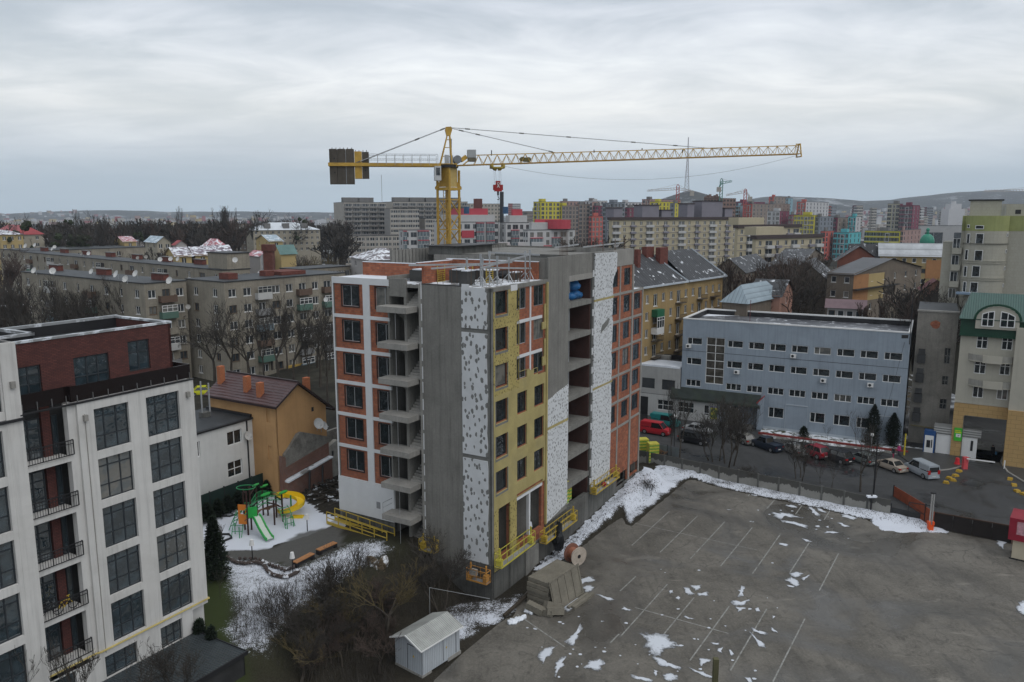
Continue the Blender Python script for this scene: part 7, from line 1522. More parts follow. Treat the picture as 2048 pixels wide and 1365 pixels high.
# --- red and white complex
RWW=CM('complex_white',(.46,.46,.46),var=.04); RWR=CM('complex_red',(.42,.06,.08),var=.06); RWG=CM('complex_grey',(.24,.24,.25))
def rw(label,a,b,c,v,Y,an,nb,zb=3,pent=None,reds=(),glz=()):
    th,fl,frr,xl,xr,zt=blk2('white_red_block',label,a,b,c,v,Y,an,RWW,zb=zb,wL=(max(1,nb//3),[1.6]),wR=(nb,[1.7,2.6,1.5]),mode='far',fh=3.3,wh=1.9,fm=RWG,group='white and red apartment complex')
    for y0,y1,z0,z1 in reds: M().box(xr*y0,xr*y1,-.25,.06,zt-z1,zt-z0).go('red_panel',RWR,th,frr)
    for y0,y1,z0,z1 in glz:
        M().box(xr*y0,xr*y1,-.8,.0,zt-z1,zt-z0).go('glazed_bay',mat('grey_blue_glazing',(.10,.13,.15),.3,.3,.8,extra=brickx((.13,.16,.17),(.4,.4,.4),1.4,3.3,.09)),th,frr)
        q=M(); n=max(1,int((z1-z0)/3.3))
        for k in range(n+1): z=zt-z0-k*(z1-z0)/n; q.box(xr*y0-.1,xr*y1+.1,-.9,.05,z-.22,z+.1)
        q.go('red_ledges',RWR,th,frr)
    if pent: M().box(xl*.9,-2,2.5,xr*.92,zt,zt+3.2).go('penthouse',RWW,th,fl); M().wall(2.5,xr*.92,zt,zt+3.2,[(xr*(.1+.16*j),zt+.9,xr*(.1+.16*j)+2.6,zt+2.6) for j in range(5)],.15,1.95).go('penthouse_wall',RWW,th,frr); M().box(2.5,xr*.9,2.1,2.15,zt+.8,zt+2.7).go('penthouse_panes',GLASSF,th,frr); M().box(xl*.8,-4,5,xr*.8,zt+3.2,zt+pent).go('red_roof_room',RWR,th,fl)
    return th
rw('left part of the white and red complex with glazed bays beside the crane mast',798,806,862,461,330,-66,4,reds=[(.12,.5,9.6,12.5)],glz=[(.0,.12,0.3,12),(.52,.9,.3,12)],pent=None)
rw('middle part of the white and red complex right behind the crane mast',868,912,1000,445,345,-66,6,reds=[(.12,.4,3.6,6.8)],glz=[(.45,.62,.3,16),(.68,.86,.3,16)],pent=6)
rw('right part of the white and red complex under the hook, with red roof boxes',1000,1012,1062,446,350,-66,4,glz=[(.2,.5,3.2,14)],pent=6)
rw('lowest right wing of the white and red complex under the big red drum',1046,1056,1150,461,330,-66,6,reds=[(.3,.5,6.4,9.6)],glz=[(.05,.3,3.2,12),(.5,.68,3.2,12)],pent=4.5)
p=AY(1117,452,338); M_=M(); M_.cyl((p.x,p.y),5.2,AY(1117,458,338).z,AY(1117,440,338).z,18); tag(M_.go('red_roof_drum',RWR),'large round red drum on the roof of the white complex','roof drum')
for u in (933,1011): p=AY(u,421,340); M_=M(); M_.cyl((p.x,p.y),1.2,p.z-1.5,p.z+1.5,10); tag(M_.go('blue_roof_tank',mat('blue_tank',(.03,.08,.16),.5,.1)),('blue tank on the red roof right of the crane mast' if u<1000 else 'blue tank on the red roof behind the hook'),'tank')
house('wide low building with a coral red tin roof behind the unfinished building',940,960,1146,514,498,180,-62,YH,mat('coral_tin_roof',(.55,.13,.10),.55,.1,.4,extra=ribx(.6,.3,1)),zb=14,nw=(0,0),dpt=14)
q=M(); 
for u in (1008,1048,1075): p=AY(u,500,186); q.box(p.x-1.4,p.x+1.4,p.y-.6,p.y+.6,p.z-2,p.z+1.8)
tag(q.go('white_parapet_pieces',RWW,None,kind='stuff'),'white curved parapet pieces rising over the coral roof','parapet')
# --- cream and brown long building
CRB=CM('cream_panel',(.42,.37,.26),var=.06); CRD=CM('brown_mansard',(.06,.045,.045)); LIL=CM('lilac_grey_render',(.20,.19,.22)); 
cream=[('leftmost tall section of the cream and brown apartment row',1218,1224,1492,440,345,-66,17,0),('middle lower section of the cream and brown apartment row',1470,1476,1600,456,300,-56,8,0),('curved right section of the cream and brown apartment row',1505,1512,1645,478,262,-56,8,0)]
for i,(l,a,b,c,v,Y,an,nb,_) in enumerate(cream):
    th,fl,frr,xl,xr,zt=blk2('cream_brown_block',l,a,b,c,v,Y,an,CRB,zb=4,wR=(nb,[3.4,1.2,2.0,1.4] if i==0 else [1.4,3.6,1.4]),mode='far',fh=2.85,wh=1.55,drop=.8,group='cream and brown apartment row')
    M().box(xl-.5,.6,-.6,xr+.5,zt-.1,zt+1.1).go('mansard_band',CRD,th,fl)
    q=M(); q2=M(); bw=xr/nb
    for r in range(int((zt-6)/2.85)):
        for j in range(nb):
            if j%4==0 if i==0 else j%3==1: y=bw*(j+.5); z=zt-2.35-2.85*r; q.box(y-2.0,y+2.0,-1.0,0,z-1.05,z-.02)
            elif j%4==2: y=bw*(j+.5); z=zt-2.35-2.85*r; q2.box(y-1.4,y+1.4,-.9,0,z-.95,z-.1)
        z=zt-.3-2.85*r; q2.box(0,xr,-.1,.02,z-2.75,z-2.6)
    q.go('white_balcony_boxes',RWW,th,frr,kind='stuff'); q2.go('grey_balconies_and_belts',LIL,th,frr,kind='stuff')
    if i==0:
        for y0,y1,h in ((.02,.08,5),(.22,.34,6.5),(.36,.43,3.8),(.55,.6,7.5),(.66,.82,9),(.84,.9,5)): M().box(-8,-1,xr*y0,xr*y1,zt+1,zt+1+h*.8).go('roof_room',LIL,th,fl); M().box(-8.3,-.7,xr*y0-.3,xr*y1+.3,zt+1+h*.8,zt+1.4+h*.8).go('roof_room_cap',CRD,th,fl)
    else: M().box(-8,-3,xr*.1,xr*.5,zt+1,zt+3.8).go('roof_room',CRB,th,fl)
# --- colourful new blocks
def P_(n,c): return CM('block_'+n,c,var=.04,streak=.05)
YB=P_('yellow',(.52,.46,.05)); RB=P_('coral_red',(.45,.11,.09)); MB_=P_('maroon',(.18,.045,.075)); GB_=P_('slate',(.19,.21,.24)); WB=P_('white',(.46,.46,.47)); TB=P_('turquoise',(.10,.40,.44)); PKB=P_('dusty_pink',(.32,.21,.19)); TPB=P_('taupe',(.23,.19,.165)); SBK=P_('pale_blue',(.22,.36,.42))
cb=[('yellow',1067,1082,1120,404,580,YB,YB),('brown',1120,1125,1180,403,640,PKB,PKB),('taupe',1110,1124,1158,412,590,YB,TPB),('pink brown',1150,1158,1180,409,600,PKB,TPB),('white slim',1180,1184,1196,404,605,WB,PKB),('maroon narrow',1186,1190,1208,412,600,MB_,MB_),('slate grey with tall window strips',1205,1228,1250,406,560,GB_,GB_),('white topped grey behind the jib',1170,1180,1215,402,650,WB,WB),('pale back row',1236,1250,1290,405,700,WB,WB),('maroon with white arched frames',1246,1258,1316,416,600,MB_,MB_),('coral red with arched windows left of the slate one',1178,1184,1206,433,500,RB,RB),
 ('dusty pink stepped',1284,1300,1362,399,650,PKB,PKB),('bright yellow behind the cream row',1300,1318,1360,404,600,YB,YB),
 ('small yellow edge',1340,1350,1364,407,590,GB_,YB),
 ('maroon far',1470,1490,1530,404,720,MB_,MB_),('coral red and taupe tall',1488,1505,1548,408,640,RB,TPB),('pale blue narrow beside the coral one',1472,1476,1490,412,650,SBK,SBK),('white with grey window strips behind',1530,1548,1580,408,700,WB,TPB),('orange red capped farther',1538,1548,1575,394,800,RB,TPB),('slim pale blue',1572,1577,1586,397,780,SBK,SBK),
 ('white and dark square windowed',1535,1560,1578,423,560,WB,MB_),('maroon joined on the right of the white one',1578,1582,1598,430,560,MB_,MB_),('lemon yellow right',1588,1628,1636,431,540,YB,YB),('slate side wall joined to the lemon yellow',1629,1640,1680,434,540,GB_,GB_),('red capped white in the middle distance',1594,1612,1658,404,700,RB,WB),
 ('coral low right',1642,1650,1668,463,470,RB,RB),('turquoise low',1667,1698,1722,466,470,TB,TB),('taupe beside the tall turquoise one',1664,1676,1700,436,560,MB_,TPB),('tall turquoise and white',1697,1712,1722,434,560,TB,WB),('long yellow low',1730,1800,1806,463,480,YB,YB),('dusty pink low right',1800,1806,1842,461,480,PKB,PKB),
 ('tall cream tower left half',1776,1800,1806,408,600,P_('cream',(.40,.38,.29)),MB_),('tall maroon tower right half',1800,1826,1840,411,590,MB_,MB_)]
for i,(l,a,b,c,v,Y,mL,mR) in enumerate(cb):
    wL=max(1,int((b-a)/6.5)); wR=max(1,int((c-b)/6.5)); ww=[random.choice((1.6,2.0,2.6)),random.choice((1.4,2.2))]
    th,fl,frr,xl,xr,zt=blk2('colourful_block',l+' new apartment block in the distance behind the centre' if len(l.split())<8 else l+' apartment block far away',a,b,c,v,Y,-52 if i<11 else -40,mL,mR,zb=0,wL=(wL,ww),wR=(wR,ww) if mR is not WB or i in (7,8) else (wR,ww),mode='far',fh=3.1,wh=2.1,fm=WB,group='colourful new apartment blocks')
    if (b-a)>12:
        q=M(); x=xl*.3; n=int((zt-8)/6.2)
        for k in range(n): z=zt-1.2-6.2*k; q.box(x-2.2,x+.2,-.5,-.1,z-5.4,z-5.1).box(x-2.2,x+.2,-.5,-.1,z-.3,z).box(x-2.2,x-1.95,-.5,-.1,z-5.1,z-.3).box(x-.05,x+.2,-.5,-.1,z-5.1,z-.3)
        q.go('white_frames',WB,th,fl,kind='stuff')
    M().box(xl*.6,xl*.6+min(5,abs(xl)*.4),2,6,zt,zt+2.2).go('roof_room',KGD if i%2 else mL,th,fl)
random.seed(77)
for i in range(44):
    u=random.uniform(1020,1930); Y=random.uniform(720,1250); w_=random.uniform(10,26); v=427-random.uniform(2,20) if u<1550 else 427-random.uniform(-14,16); th,fl,frr,xl,xr,zt=blk2('distant_block','muted apartment block of the far quarter beyond the colourful ones',u-w_*.5,u-w_*.15,u+w_*.5,v,Y,random.choice((-52,-40,-60)),random.choice((WB,GB_,TPB,PKB,KG,RB,YH,MB_)),random.choice((WB,GB_,TPB,KG,PKB)),zb=-5,wL=(4,[2.0]),wR=(7,[2.2,1.6]),mode='far',fh=3.1,wh=1.9,group='muted blocks of the far quarter')
# unfinished brick tower
th,fl,frr,xl,xr,zt=blk2('unfinished_brick_tower','unfinished reddish brick tower under the green crane',1408,1440,1472,397,600,-50,P_('raw_brick',(.20,.13,.11)),zb=0,wL=(5,[2.2]),wR=(5,[2.2]),mode='far',gm=DARKIN,fm=KGD); 
for j in range(7): M().box(xl+abs(xl)*j/7,xl+abs(xl)*j/7+1.4,.2,1.5,zt,zt+1.6+(j%3)*.8).go('wall_stub',P_('raw_brick',(.20,.13,.11)),th,fl)
# distant cranes
def fcrane(label,u,vt,vb,ul,vl,ur,vr,Y,m,mj=None):
    a=AY(u,vt,Y); b=AY(u,vb,Y); t=thing('distant_crane',label,'crane',(b.x,b.y,b.z-20)); s=Y/600
    q=M(); h=a.z-b.z; k=1.0*s
    for sx in (-k,k): q.beam((b.x+sx,b.y,b.z-20),(b.x+sx,b.y,a.z-h*.12),.5*s)
    n=int((h+20)/(2.4*s))
    for j in range(n): z=b.z-20+2.4*s*j; q.beam((b.x-k,b.y,z),(b.x+k,b.y,z+2.4*s),.3*s)
    q.beam((b.x-k,b.y,a.z-h*.12),(b.x,b.y,a.z),.4*s).beam((b.x+k,b.y,a.z-h*.12),(b.x,b.y,a.z),.4*s); q.go('mast',m,t)
    L=AY(ul,vl,Y); Rr=AY(ur,vr,Y); q=M(); zj=a.z-h*.35
    for A,w in ((L,1.0),(Rr,1.0)):
        d=A-Vector((b.x,b.y,zj)); q.beam((b.x,b.y,zj),tuple(A),.45*s).beam((b.x,b.y,zj+1.6*s),(A.x,A.y,A.z+.8*s),.4*s); n=max(3,int(d.length/(2.2*s)))
        for j in range(n): P=Vector((b.x,b.y,zj))+d*(j/n); Q=Vector((b.x,b.y,zj+1.6*s))+d*((j+.5)/n); q.beam(tuple(P),tuple(Q),.25*s)
    q.go('jib',mj or m,t); q=M(); e=L if abs(ul-u)<abs(ur-u) else Rr; q.box(e.x-1.5*s,e.x+1.5*s,e.y-1,e.y+1,e.z-3*s,e.z+.5*s); q.go('counterweight',KG,t)
    q=M(); q.beam(tuple(a),tuple(L),.15*s).beam(tuple(a),tuple(Rr),.15*s); q.go('tie_line',KG,t)
GC=mat('crane_green',(.07,.20,.17),.6,.1); RC=mat('crane_red',(.38,.08,.08),.6,.1); WC2=mat('crane_white',(.45,.43,.43),.6,.1)
fcrane('green distant crane standing on the unfinished brick tower',1442,357,390,1438,376,1464,364,600,GC); fcrane('red and white distant crane in front of the wooded hill',1355,369,400,1294,383,1384,384,620,RC,WC2); fcrane('small red distant crane right of the unfinished brick tower',1490,378,400,1452,392,1500,395,640,RC,WC2); fcrane('pale distant crane at the right edge above the tower block',2080,372,400,1968,384,2120,384,700,WC2)
# television mast on the wooded hill
b=AY(1373,386,2700); tv=thing('television_mast','tall thin lattice television mast on the wooded hill','mast',tuple(b)); TVM=mat('mast_grey_red',(.30,.27,.28),.7,.1); H1=AY(1373,275,2700).z-b.z+12; z0=b.z-12
def legw(t): return 16*(1-t)**1.6+1.2
q=M(); n=16
for j in range(n):
    t0,t1=j/n,(j+1)/n; w0,w1=legw(t0)/2,legw(t1)/2; za,zb_=z0+H1*t0,z0+H1*t1
    for sx,sy in ((-1,-1),(1,-1),(1,1),(-1,1)): q.beam((b.x+sx*w0,b.y+sy*w0,za),(b.x+sx*w1,b.y+sy*w1,zb_),1.1)
    if j<12: q.beam((b.x-w0,b.y-w0,za),(b.x+w1,b.y-w1,zb_),.7).beam((b.x+w0,b.y-w0,za),(b.x-w1,b.y-w1,zb_),.7).beam((b.x-w0,b.y-w0,za),(b.x+w0,b.y-w0,za),.8)
q.go('lattice',TVM,tv)
# ochre block with dark gabled roofs
OCB=CM('ochre_old_render',(.34,.24,.11),streak=.4,dirt_amt=.35,dirt=(.2,.13,.07)); 
pA=AY(1287,573,133); fO=Fr(AY(1446,547,160),0); d=AY(1446,547,160)-AY(1287,574,135); fO=Fr(AY(1287,574,135),math.degrees(math.atan2(d.y,d.x))); wO=d.to_2d().length; zO=AY(1287,574,135).z
oc=thing('ochre_apartment_block','ochre four storey apartment block with dark gabled roofs and small balconies','building',fO.w(wO/2,0,8))
hh=[]; nb=11
for r in range(4):
    for b in range(nb):
        x=wO*(b+.5)/nb; z=zO-1.6-3.05*r; w_=.75 if b in (1,4,7) else .55; hh.append((x-w_,z-1.5-(.7 if b in (1,4,7) else 0),x+w_,z)); win1(oc,fO,x-w_,hh[-1][1],x+w_,z,(1,1),(),PVC,GLASS,.14,.1,True)
        if b in (1,4,7,9) and not (b==1 and r<2): q=M(); q.box(x-1.3,x+1.5,-1,0,z-2.4,z-2.25); 
        if b in (1,4,7,9) and not (b==1 and r<2):
            q.box(x-1.3,x+1.5,-1.03,-.98,z-1.45,z-1.35)
            for k in range(9): q.box(x-1.3+.35*k,x-1.26+.35*k,-1.02,-.98,z-2.3,z-1.4)
            q.go('balcony',mat('rusty_balcony_steel',(.09,.07,.05),.7,.3),oc,fO)
x=wO*1.5/nb; M().box(x-1.3,x+1.3,-1.2,0,zO-5.6,zO-4.3).go('green_balcony',mat('green_sheet',(.02,.12,.06),.6,.1),oc,fO); M().box(x-1.3,x+1.3,-1.2,0,zO-8.7,zO-7.6).go('white_balcony',PVC,oc,fO); window(oc,Fr(fO.w(x-1.3,-1.2),fO.deg),0,2.6,zO-7.6,zO-5.6,(1,1,1),(.7,),PVC,GLASS,0,.1,None,name='balcony_glazing')
M().wall(0,wO,5,zO,hh,.2,0).go('front_wall',OCB,oc,fO); M().box(0,wO,.3,12,5,zO).go('building_core',OCB,oc,fO); M().box(wO,wO+.02,0,12,5,zO).go('end_wall',OCB,oc,fO)
for x0,x1,h in ((-8,wO*.47,5.2),(wO*.5,wO,5.4)):
    q=M(); q.q((x0,-.6,zO-.1),(x1+.5,-.6,zO-.1),(x1-2.5,6,zO+h),(x0,6,zO+h)); q.q((x0,12.5,zO-.1),(x1+.5,12.5,zO-.1),(x1-2.5,6,zO+h),(x0,6,zO+h)); q.q((x1+.5,-.6,zO-.1),(x1+.5,12.5,zO-.1),(x1-2.5,6,zO+h)); q.go('slate_roof',DKR,oc,fO)
    q=M(); q.beam((x1+.5,-.6,zO),(x1-2.5,6,zO+h+.05),.25).beam((x0,-.62,zO-.1),(x1+.5,-.62,zO-.1),.3); q.go('snowy_roof_edge',SNR,oc,fO)
for x,y,w_,h in ((wO*.12,3.2,1.0,2.2),(wO*.34,5,2.8,2.4),(wO*.42,3.5,3.0,2.2),(wO*.6,6.5,2.6,2),(wO*.22,6.5,3,1.6)): M().box(x-w_/2,x+w_/2,y,y+1,zO+2,zO+4+h).go('brick_stack',BRD,oc,fO)
# houses between ochre block and archway
house('low house with a pale blue tin roof next to the ochre block',1446,1494,1562,608,570,140,-40,OB,mat('blue_tin_seamed',(.24,.30,.34),.45,.12,.5,extra=ribx(.7,.35,0)),zb=7,kind='hip',nw=(0,0),mode='near')
house('dark roofed orange end house behind the blue tin roof',1500,1560,1585,592,562,148,-30,PKH,DKR,zb=7,nw=(0,1),mode='near')
house('old beige gabled house with peeling walls right of the blue tin roof',1567,1652,1668,558,522,170,-28,OB,DKR,zb=7,nw=(0,2),mode='near',ridge='side',dpt=14)
house('dark patched old house among bare trees behind the ochre block',1425,1490,1540,545,517,205,-30,OB,DKR,zb=7,nw=(0,2),mode='far',ridge='side')
house('mossy old long roofed house behind the peeling one',1540,1600,1660,530,505,230,-28,OB,DKR,zb=7,nw=(2,2),mode='far')
house('red brick gabled house with two chimneys',1675,1760,1785,522,492,205,-12,mat('faded_red_brick',(.17,.065,.045),.9,.2,.6,fine=.2),DKR,zb=7,nw=(0,0),ridge='side',dpt=12)
th,fl,frr,xl,xr,zt,zr=house('two storey gallery house with orange and cream bays and a dark roof',1655,1708,1842,548,522,160,-48,OB,mat('grey_tin_dark',(.08,.082,.088),.5,.2,.5,extra=ribx(.8,.3,1)),zb=10,nw=(2,6),mode='near',dpt=9)
M().box(0,xr*.2,-.05,.0,zt-6,zt-.3).go('orange_bay',mat('orange_bay_render',(.36,.18,.08),.85,.1),th,frr); M().box(-.2,xr*.6,-1.0,0,zt-3.4,zt-3.2).go('gallery_deck',BLKS,th,frr); M().box(xr*.2,xr*.42,-.04,.0,zt-6,zt-.4).go('cream_bay',YH,th,frr)
house('pink gabled house wall behind bare trees left of the archway',1846,1898,1904,580,558,140,-20,PKH,mat('dark_red_roof',(.12,.03,.03),.7,.1),zb=7,nw=(0,0),ridge='side')
house('small white house with a mauve roof behind the blue office',1655,1728,1760,616,602,140,-24,WH,mat('mauve_roof',(.16,.11,.12),.7,.15),zb=7,nw=(4,0),mode='near')
th,fl,frr,xl,xr,zt,zr=house('ochre yellow hall under a white tarpaulin covered roof',1760,1900,1912,513,487,225,-18,CM('ochre_hall',(.33,.25,.12),streak=.3),mat('white_tarpaulin',(.46,.48,.50),.6,.15,.5,extra=ribx(1.1,.5,1)),zb=7,nw=(7,0),mode='near',dpt=16)
M().box(-6,0,-.1,.0,zt-6.5,zt-1.2).go('orange_bay',mat('orange_bay_render',(.36,.18,.08),.85,.1),th,fl)
house('wide dark roofed hall beside the white tarpaulin roof',1700,1762,1790,513,488,232,-18,OB,DKR,zb=7,nw=(3,0),mode='far',dpt=16)
blk2('pale_civic_building','pale modern hall with dark glass bays behind the green dome',1840,1938,1950,452,520,-14,CM('pale_stone',(.38,.38,.38)),zb=0,wL=(5,[0,11,0]),mode='far',fh=14,wh=9,drop=4.5,dR=30)
p=AY(1854,484,420); dm=thing('church_dome','green church dome with a small cupola','church',(p.x,p.y,8)); GDM=mat('dome_green',(.02,.20,.13),.4,.1); 
q=M(); q.ball((p.x,p.y,p.z),3.6,16,10,1.2); q.go('dome',GDM,dm,smooth=True); q=M(); q.cyl((p.x,p.y),.7,p.z+4,p.z+6,10); q.ball((p.x,p.y,p.z+6.3),.95,10,6,1.1); q.go('cupola',GDM,dm,smooth=True); M().cyl((p.x,p.y),3.5,8,p.z,16).go('drum',WH,dm)
p=AY(1904,444,900); q=M(); q.box(p.x-9,p.x+9,p.y-8,p.y+8,-10,AY(1904,418,900).z).box(p.x-6,p.x+6,p.y-6,p.y+6,0,AY(1904,408,900).z).cyl((p.x,p.y),2.5,20,AY(1904,403,900).z,8); tag(q.go('clock_tower',WB),'distant white stepped tower left of the cream residential tower','tower')
# roofs of the far town on the hills: a mass nobody could count
random.seed(4); ft=M(); cols_=[WB,PKB,TPB,YH,RDR,KG]
for i in range(2300):
    y=random.uniform(900,4300); x=random.uniform(.12,.86)*y if random.random()<.72 else random.uniform(-.75,.1)*y*1.0
    if x<0: y=random.uniform(2200,5200); x=-random.random()*.7*y
    z=T(x,y); u=x/y
    if .10<u<.42 and 1900<y<3600 or (u>.1 and y>3700): continue
    s_=random.uniform(5,16); h=random.uniform(5,13)*(1.8 if random.random()<.08 else 1); ft.k=random.choice((0,0,0,1,2,2,3,4,5,5)); a=random.uniform(0,1.5)
    c,si=math.cos(a)*s_,math.sin(a)*s_; P=[(x-c,y-si),(x+si*.6,y-c*.6),(x+c,y+si),(x-si*.6,y+c*.6)]; ft.prism(P,z-6,z+h)
tag(ft.go('far_town_houses',cols_,None,kind='stuff'),'countless tiny houses of the far town spread over the hazy hills','far town')
# white smoke
# ================================================================ bare trees
BARK=mat('bare_bark',(.062,.052,.042),.95,.3,1.5,kind='Object'); BARKG=mat('greenish_bark',(.085,.078,.045),.95,.3,1.5); TWIG=mat('brown_twigs',(.052,.046,.040),.95,.3,.5); TWIGR=mat('reddish_twigs',(.066,.048,.040),.95,.3,.5); TWIGY=mat('ochre_twigs',(.085,.066,.032),.95,.3,.5); MIST=mat('mistletoe_green',(.022,.03,.012),.9,.3,2)
def tree_mesh(seed,H=10,r0=.22,levels=5,split=3,spread=.55,up=.25,lr=.72,trunk=.3,tw=.016,multi=1,jit=.35,maxseg=5200,lean=0.0):
    rnd=random.Random(seed); T0=M(); C0=M(); cnt=[0]
    def seg(m,a,b,ra,rb,n):
        m.beam(a,b,2*ra,2*ra,n,rb/max(ra,1e-4))
    def grow(p,d,L,r,lv):
        if cnt[0]>maxseg: return
        nseg=3 if lv<2 else 2; m=T0 if lv<=1 else C0
        q=p; dd=d.copy(); rr=r
        for i in range(nseg):
            dd=(dd+Vector((rnd.uniform(-jit,jit)*.35,rnd.uniform(-jit,jit)*.35,up*.25))).normalized(); e=q+dd*(L/nseg); r2=max(rr*.86,tw)
            seg(m,q,e,rr,r2,5 if lv<2 else 3); cnt[0]+=1
            if 0<lv<levels and i<nseg-1 or (lv==0 and i==nseg-1 and False):
                s=sd(dd,rnd); grow(e,s,L*lr*rnd.uniform(.55,.9),max(r2*.5,tw),lv+1)
            q=e; rr=r2
        if lv<levels:
            k=split if lv<2 else (3 if rnd.random()<.5 else 2)
            for j in range(k): grow(q,sd(dd,rnd,spread),L*lr*rnd.uniform(.75,1.15),max(rr*.72,tw),lv+1)
    def sd(d,rnd,s=None):
        s=spread if s is None else s
        v=Vector((rnd.gauss(0,1),rnd.gauss(0,1),rnd.gauss(0,1))); v=(v-d*v.dot(d)).normalized(); o=(d+v*s*rnd.uniform(.6,1.5)+Vector((0,0,up))).normalized(); return o
    for k in range(multi):
        a=rnd.uniform(0,6.28); o=Vector((.25*math.cos(a),.25*math.sin(a),0)) if multi>1 else Vector((0,0,0)); d=Vector((lean+(.35*math.cos(a) if multi>1 else 0),(.35*math.sin(a) if multi>1 else 0),1)).normalized()
        grow(o+Vector((0,0,-.3)),d,H*trunk,r0*(.75 if multi>1 else 1),0)
    return T0,C0
TV={}
def tvar(key,bark=None,twig=None,**k):
    a,b=tree_mesh(**k); TV[key]=(a.mesh('trunk',bark or BARK),b.mesh('crown',twig or TWIG),max(v[2] for v in b.v))
tvar('a',seed=1,H=13,levels=5,r0=.24,spread=.6); tvar('b',seed=2,H=13,levels=5,r0=.2,spread=.5,up=.35); tvar('c',seed=3,H=13,levels=5,r0=.22,spread=.75,up=.15,trunk=.25)
tvar('p',seed=4,H=14,levels=6,r0=.2,spread=.35,up=.5,trunk=.34,lr=.74); tvar('q',seed=12,H=13,levels=6,r0=.2,spread=.42,up=.42,trunk=.3)
tvar('s',seed=5,H=7,levels=5,r0=.1,spread=.6,trunk=.26,tw=.009,multi=3); tvar('t',seed=6,H=5,levels=4,r0=.05,spread=.5,up=.4,tw=.008,trunk=.4)
tvar('r',seed=7,H=12,levels=5,r0=.22,spread=.65,twig=TWIGR); tvar('y',seed=8,H=12,levels=5,r0=.22,spread=.6,twig=TWIGY)
tvar('f1',seed=9,H=12,levels=5,r0=.25,tw=.05,spread=.6); tvar('f2',seed=10,H=12,levels=5,r0=.25,tw=.05,spread=.5,up=.4,twig=TWIGR); tvar('f3',seed=11,H=13,levels=5,r0=.25,tw=.045,spread=.45,up=.45)
def tree(key,p,h,label,group=None,rz=None,mist=0,name='bare_tree',wd=1.0,cat='tree'):
    t=thing(name,label,cat,p,group=group,rz=random.uniform(0,6.28) if rz is None else rz); s=h/TV[key][2]; t.scale=(s*wd,s*wd,s)
    for nm,me in zip(('trunk','crown'),TV[key][:2]): o=bpy.data.objects.new(nm,me); COL.objects.link(o); o.parent=t
    if mist:
        for j in range(mist):
            vs=TV[key][1].vertices; v=vs[random.randrange(len(vs))].co; 
            if v.z<TV[key][2]*.45: continue
            if 'mist' not in WC: b=M(); b.ball((0,0,0),.5,9,7,.95,.3); WC['mist']=b.mesh('mistletoe',MIST)
            o=bpy.data.objects.new('mistletoe',WC['mist']); COL.objects.link(o); o.parent=t; o.location=v; r=random.uniform(.4,.95); o.scale=(r,r,r)
    return t
def tg(key,u,v,z,vt,label,**k):
    """trunk foot at pixel u,v on level z; crown top at image row vt"""
    p=G(u,v,z); h=AY(u,vt,p.y).z-z; return tree(key,(p.x,p.y,z),h,label,**k)
random.seed(31)
# street and verge trees on the right
tg('b',1357,935,.4,762,'tall leafless tree in front of the white annex, left of a second trunk',wd=.8); tg('p',1342,925,.5,800,'dark slim leafless tree nearest the outdoor insulation stacks',wd=.7)
tg('s',1430,932,.3,815,'spreading leafless fruit tree with forked trunk on the snowy verge'); tg('s',1455,940,.3,790,'multi stemmed leafless tree by the wall right of the forked one')
tg('s',1600,970,.3,872,'dense dark leafless shrub tree hiding the grey car',wd=1.1); tg('a',1720,995,.3,845,'leafless tree with thick trunk between the black and silver cars',wd=.8)
tg('t',1662,988,.3,890,'thin young sapling on the verge in front of the red car'); tg('t',1640,978,.3,905,'thinnest sapling left beside the red car'); tg('b',1748,988,.3,900,'slender dark tree in front of the beige sedan',wd=.5)
tg('t',1655,885,1.1,846,'small leafless tree in the planted verge below the office windows'); tg('t',1712,893,1.1,815,'taller young tree by the globe lamp in front of the office')
tg('s',1470,900,1,800,'leafless tree in front of the office entrance steps',wd=.9)
# yard bushes in the foreground
tg('s',690,1250,1.5,1085,'pale leafless tree leaning over the snowy lawn',wd=.85); tg('a',868,1170,1.5,1052,'dense dark leafless tree against the foot of the concrete wall',wd=1.2); tg('s',880,1215,1,1090,'dark bush tree left of the rusty orange cradle',wd=1.3)
tg('y',770,1280,1,1130,'yellowish leafless bush in the middle of the dark thicket',wd=1.5); tg('s',560,1300,1.5,1170,'leafless bush tree at the lower edge of the snowy lawn',wd=.9); tg('t',440,1180+15,4,1130,'tiny leafless shrub in the middle of the snowy lawn') 
tg('t',519,1193,4,1150,'small bare shrub standing alone on the snowy lawn'); tg('c',270,1440,3,1290,'leafless tree crown in front of the balconies at the lower left'); tg('b',160,1480,3,1270,'leafless tree crown at the bottom left before the white facade')
tg('s',360,1420,3,1280,'leafless bush over the dark ribbed canopy'); tg('t',30,1500,3,1290,'bare twiggy tree at the bottom left corner')
random.seed(8)
for i in range(64):
    u=random.uniform(540,940); v=random.uniform(1150,1350); 
    if u>780 and v>1225: continue
    if v<1130+ (940-u)*.25: v=1130+(940-u)*.25+random.uniform(0,60)
    p=G(u,v,1.0); s_,r_=sr(p.x,p.y); z=T(p.x,p.y); p=G(u,v,z); z=T(p.x,p.y)
    if dpoly((p.x,p.y),LAWN)<.5 or dpoly((p.x,p.y),PATH)<.5: continue
    tree(random.choice('strycs'),(p.x,p.y,z-.1),random.uniform(2.0,4.6),'tangled leafless bush of the dark thicket between lawn and shed',group='bushes of the dark thicket',name='bare_bush',wd=random.uniform(1.0,1.9),cat='bush')
for i,(u,v,z,h,l) in enumerate([(1500,962,.4,1.3,'snowy low bush on the verge below the wall'),(1300,985,1.0,1.1,'small dark bush on the snowbank at the far end of the building')]):
    p=G(u,v,z)
    for j in range(1): tree('s',(p.x,p.y,z-.3),h*1.8,l,name='low_bush',wd=2.0,cat='bush')
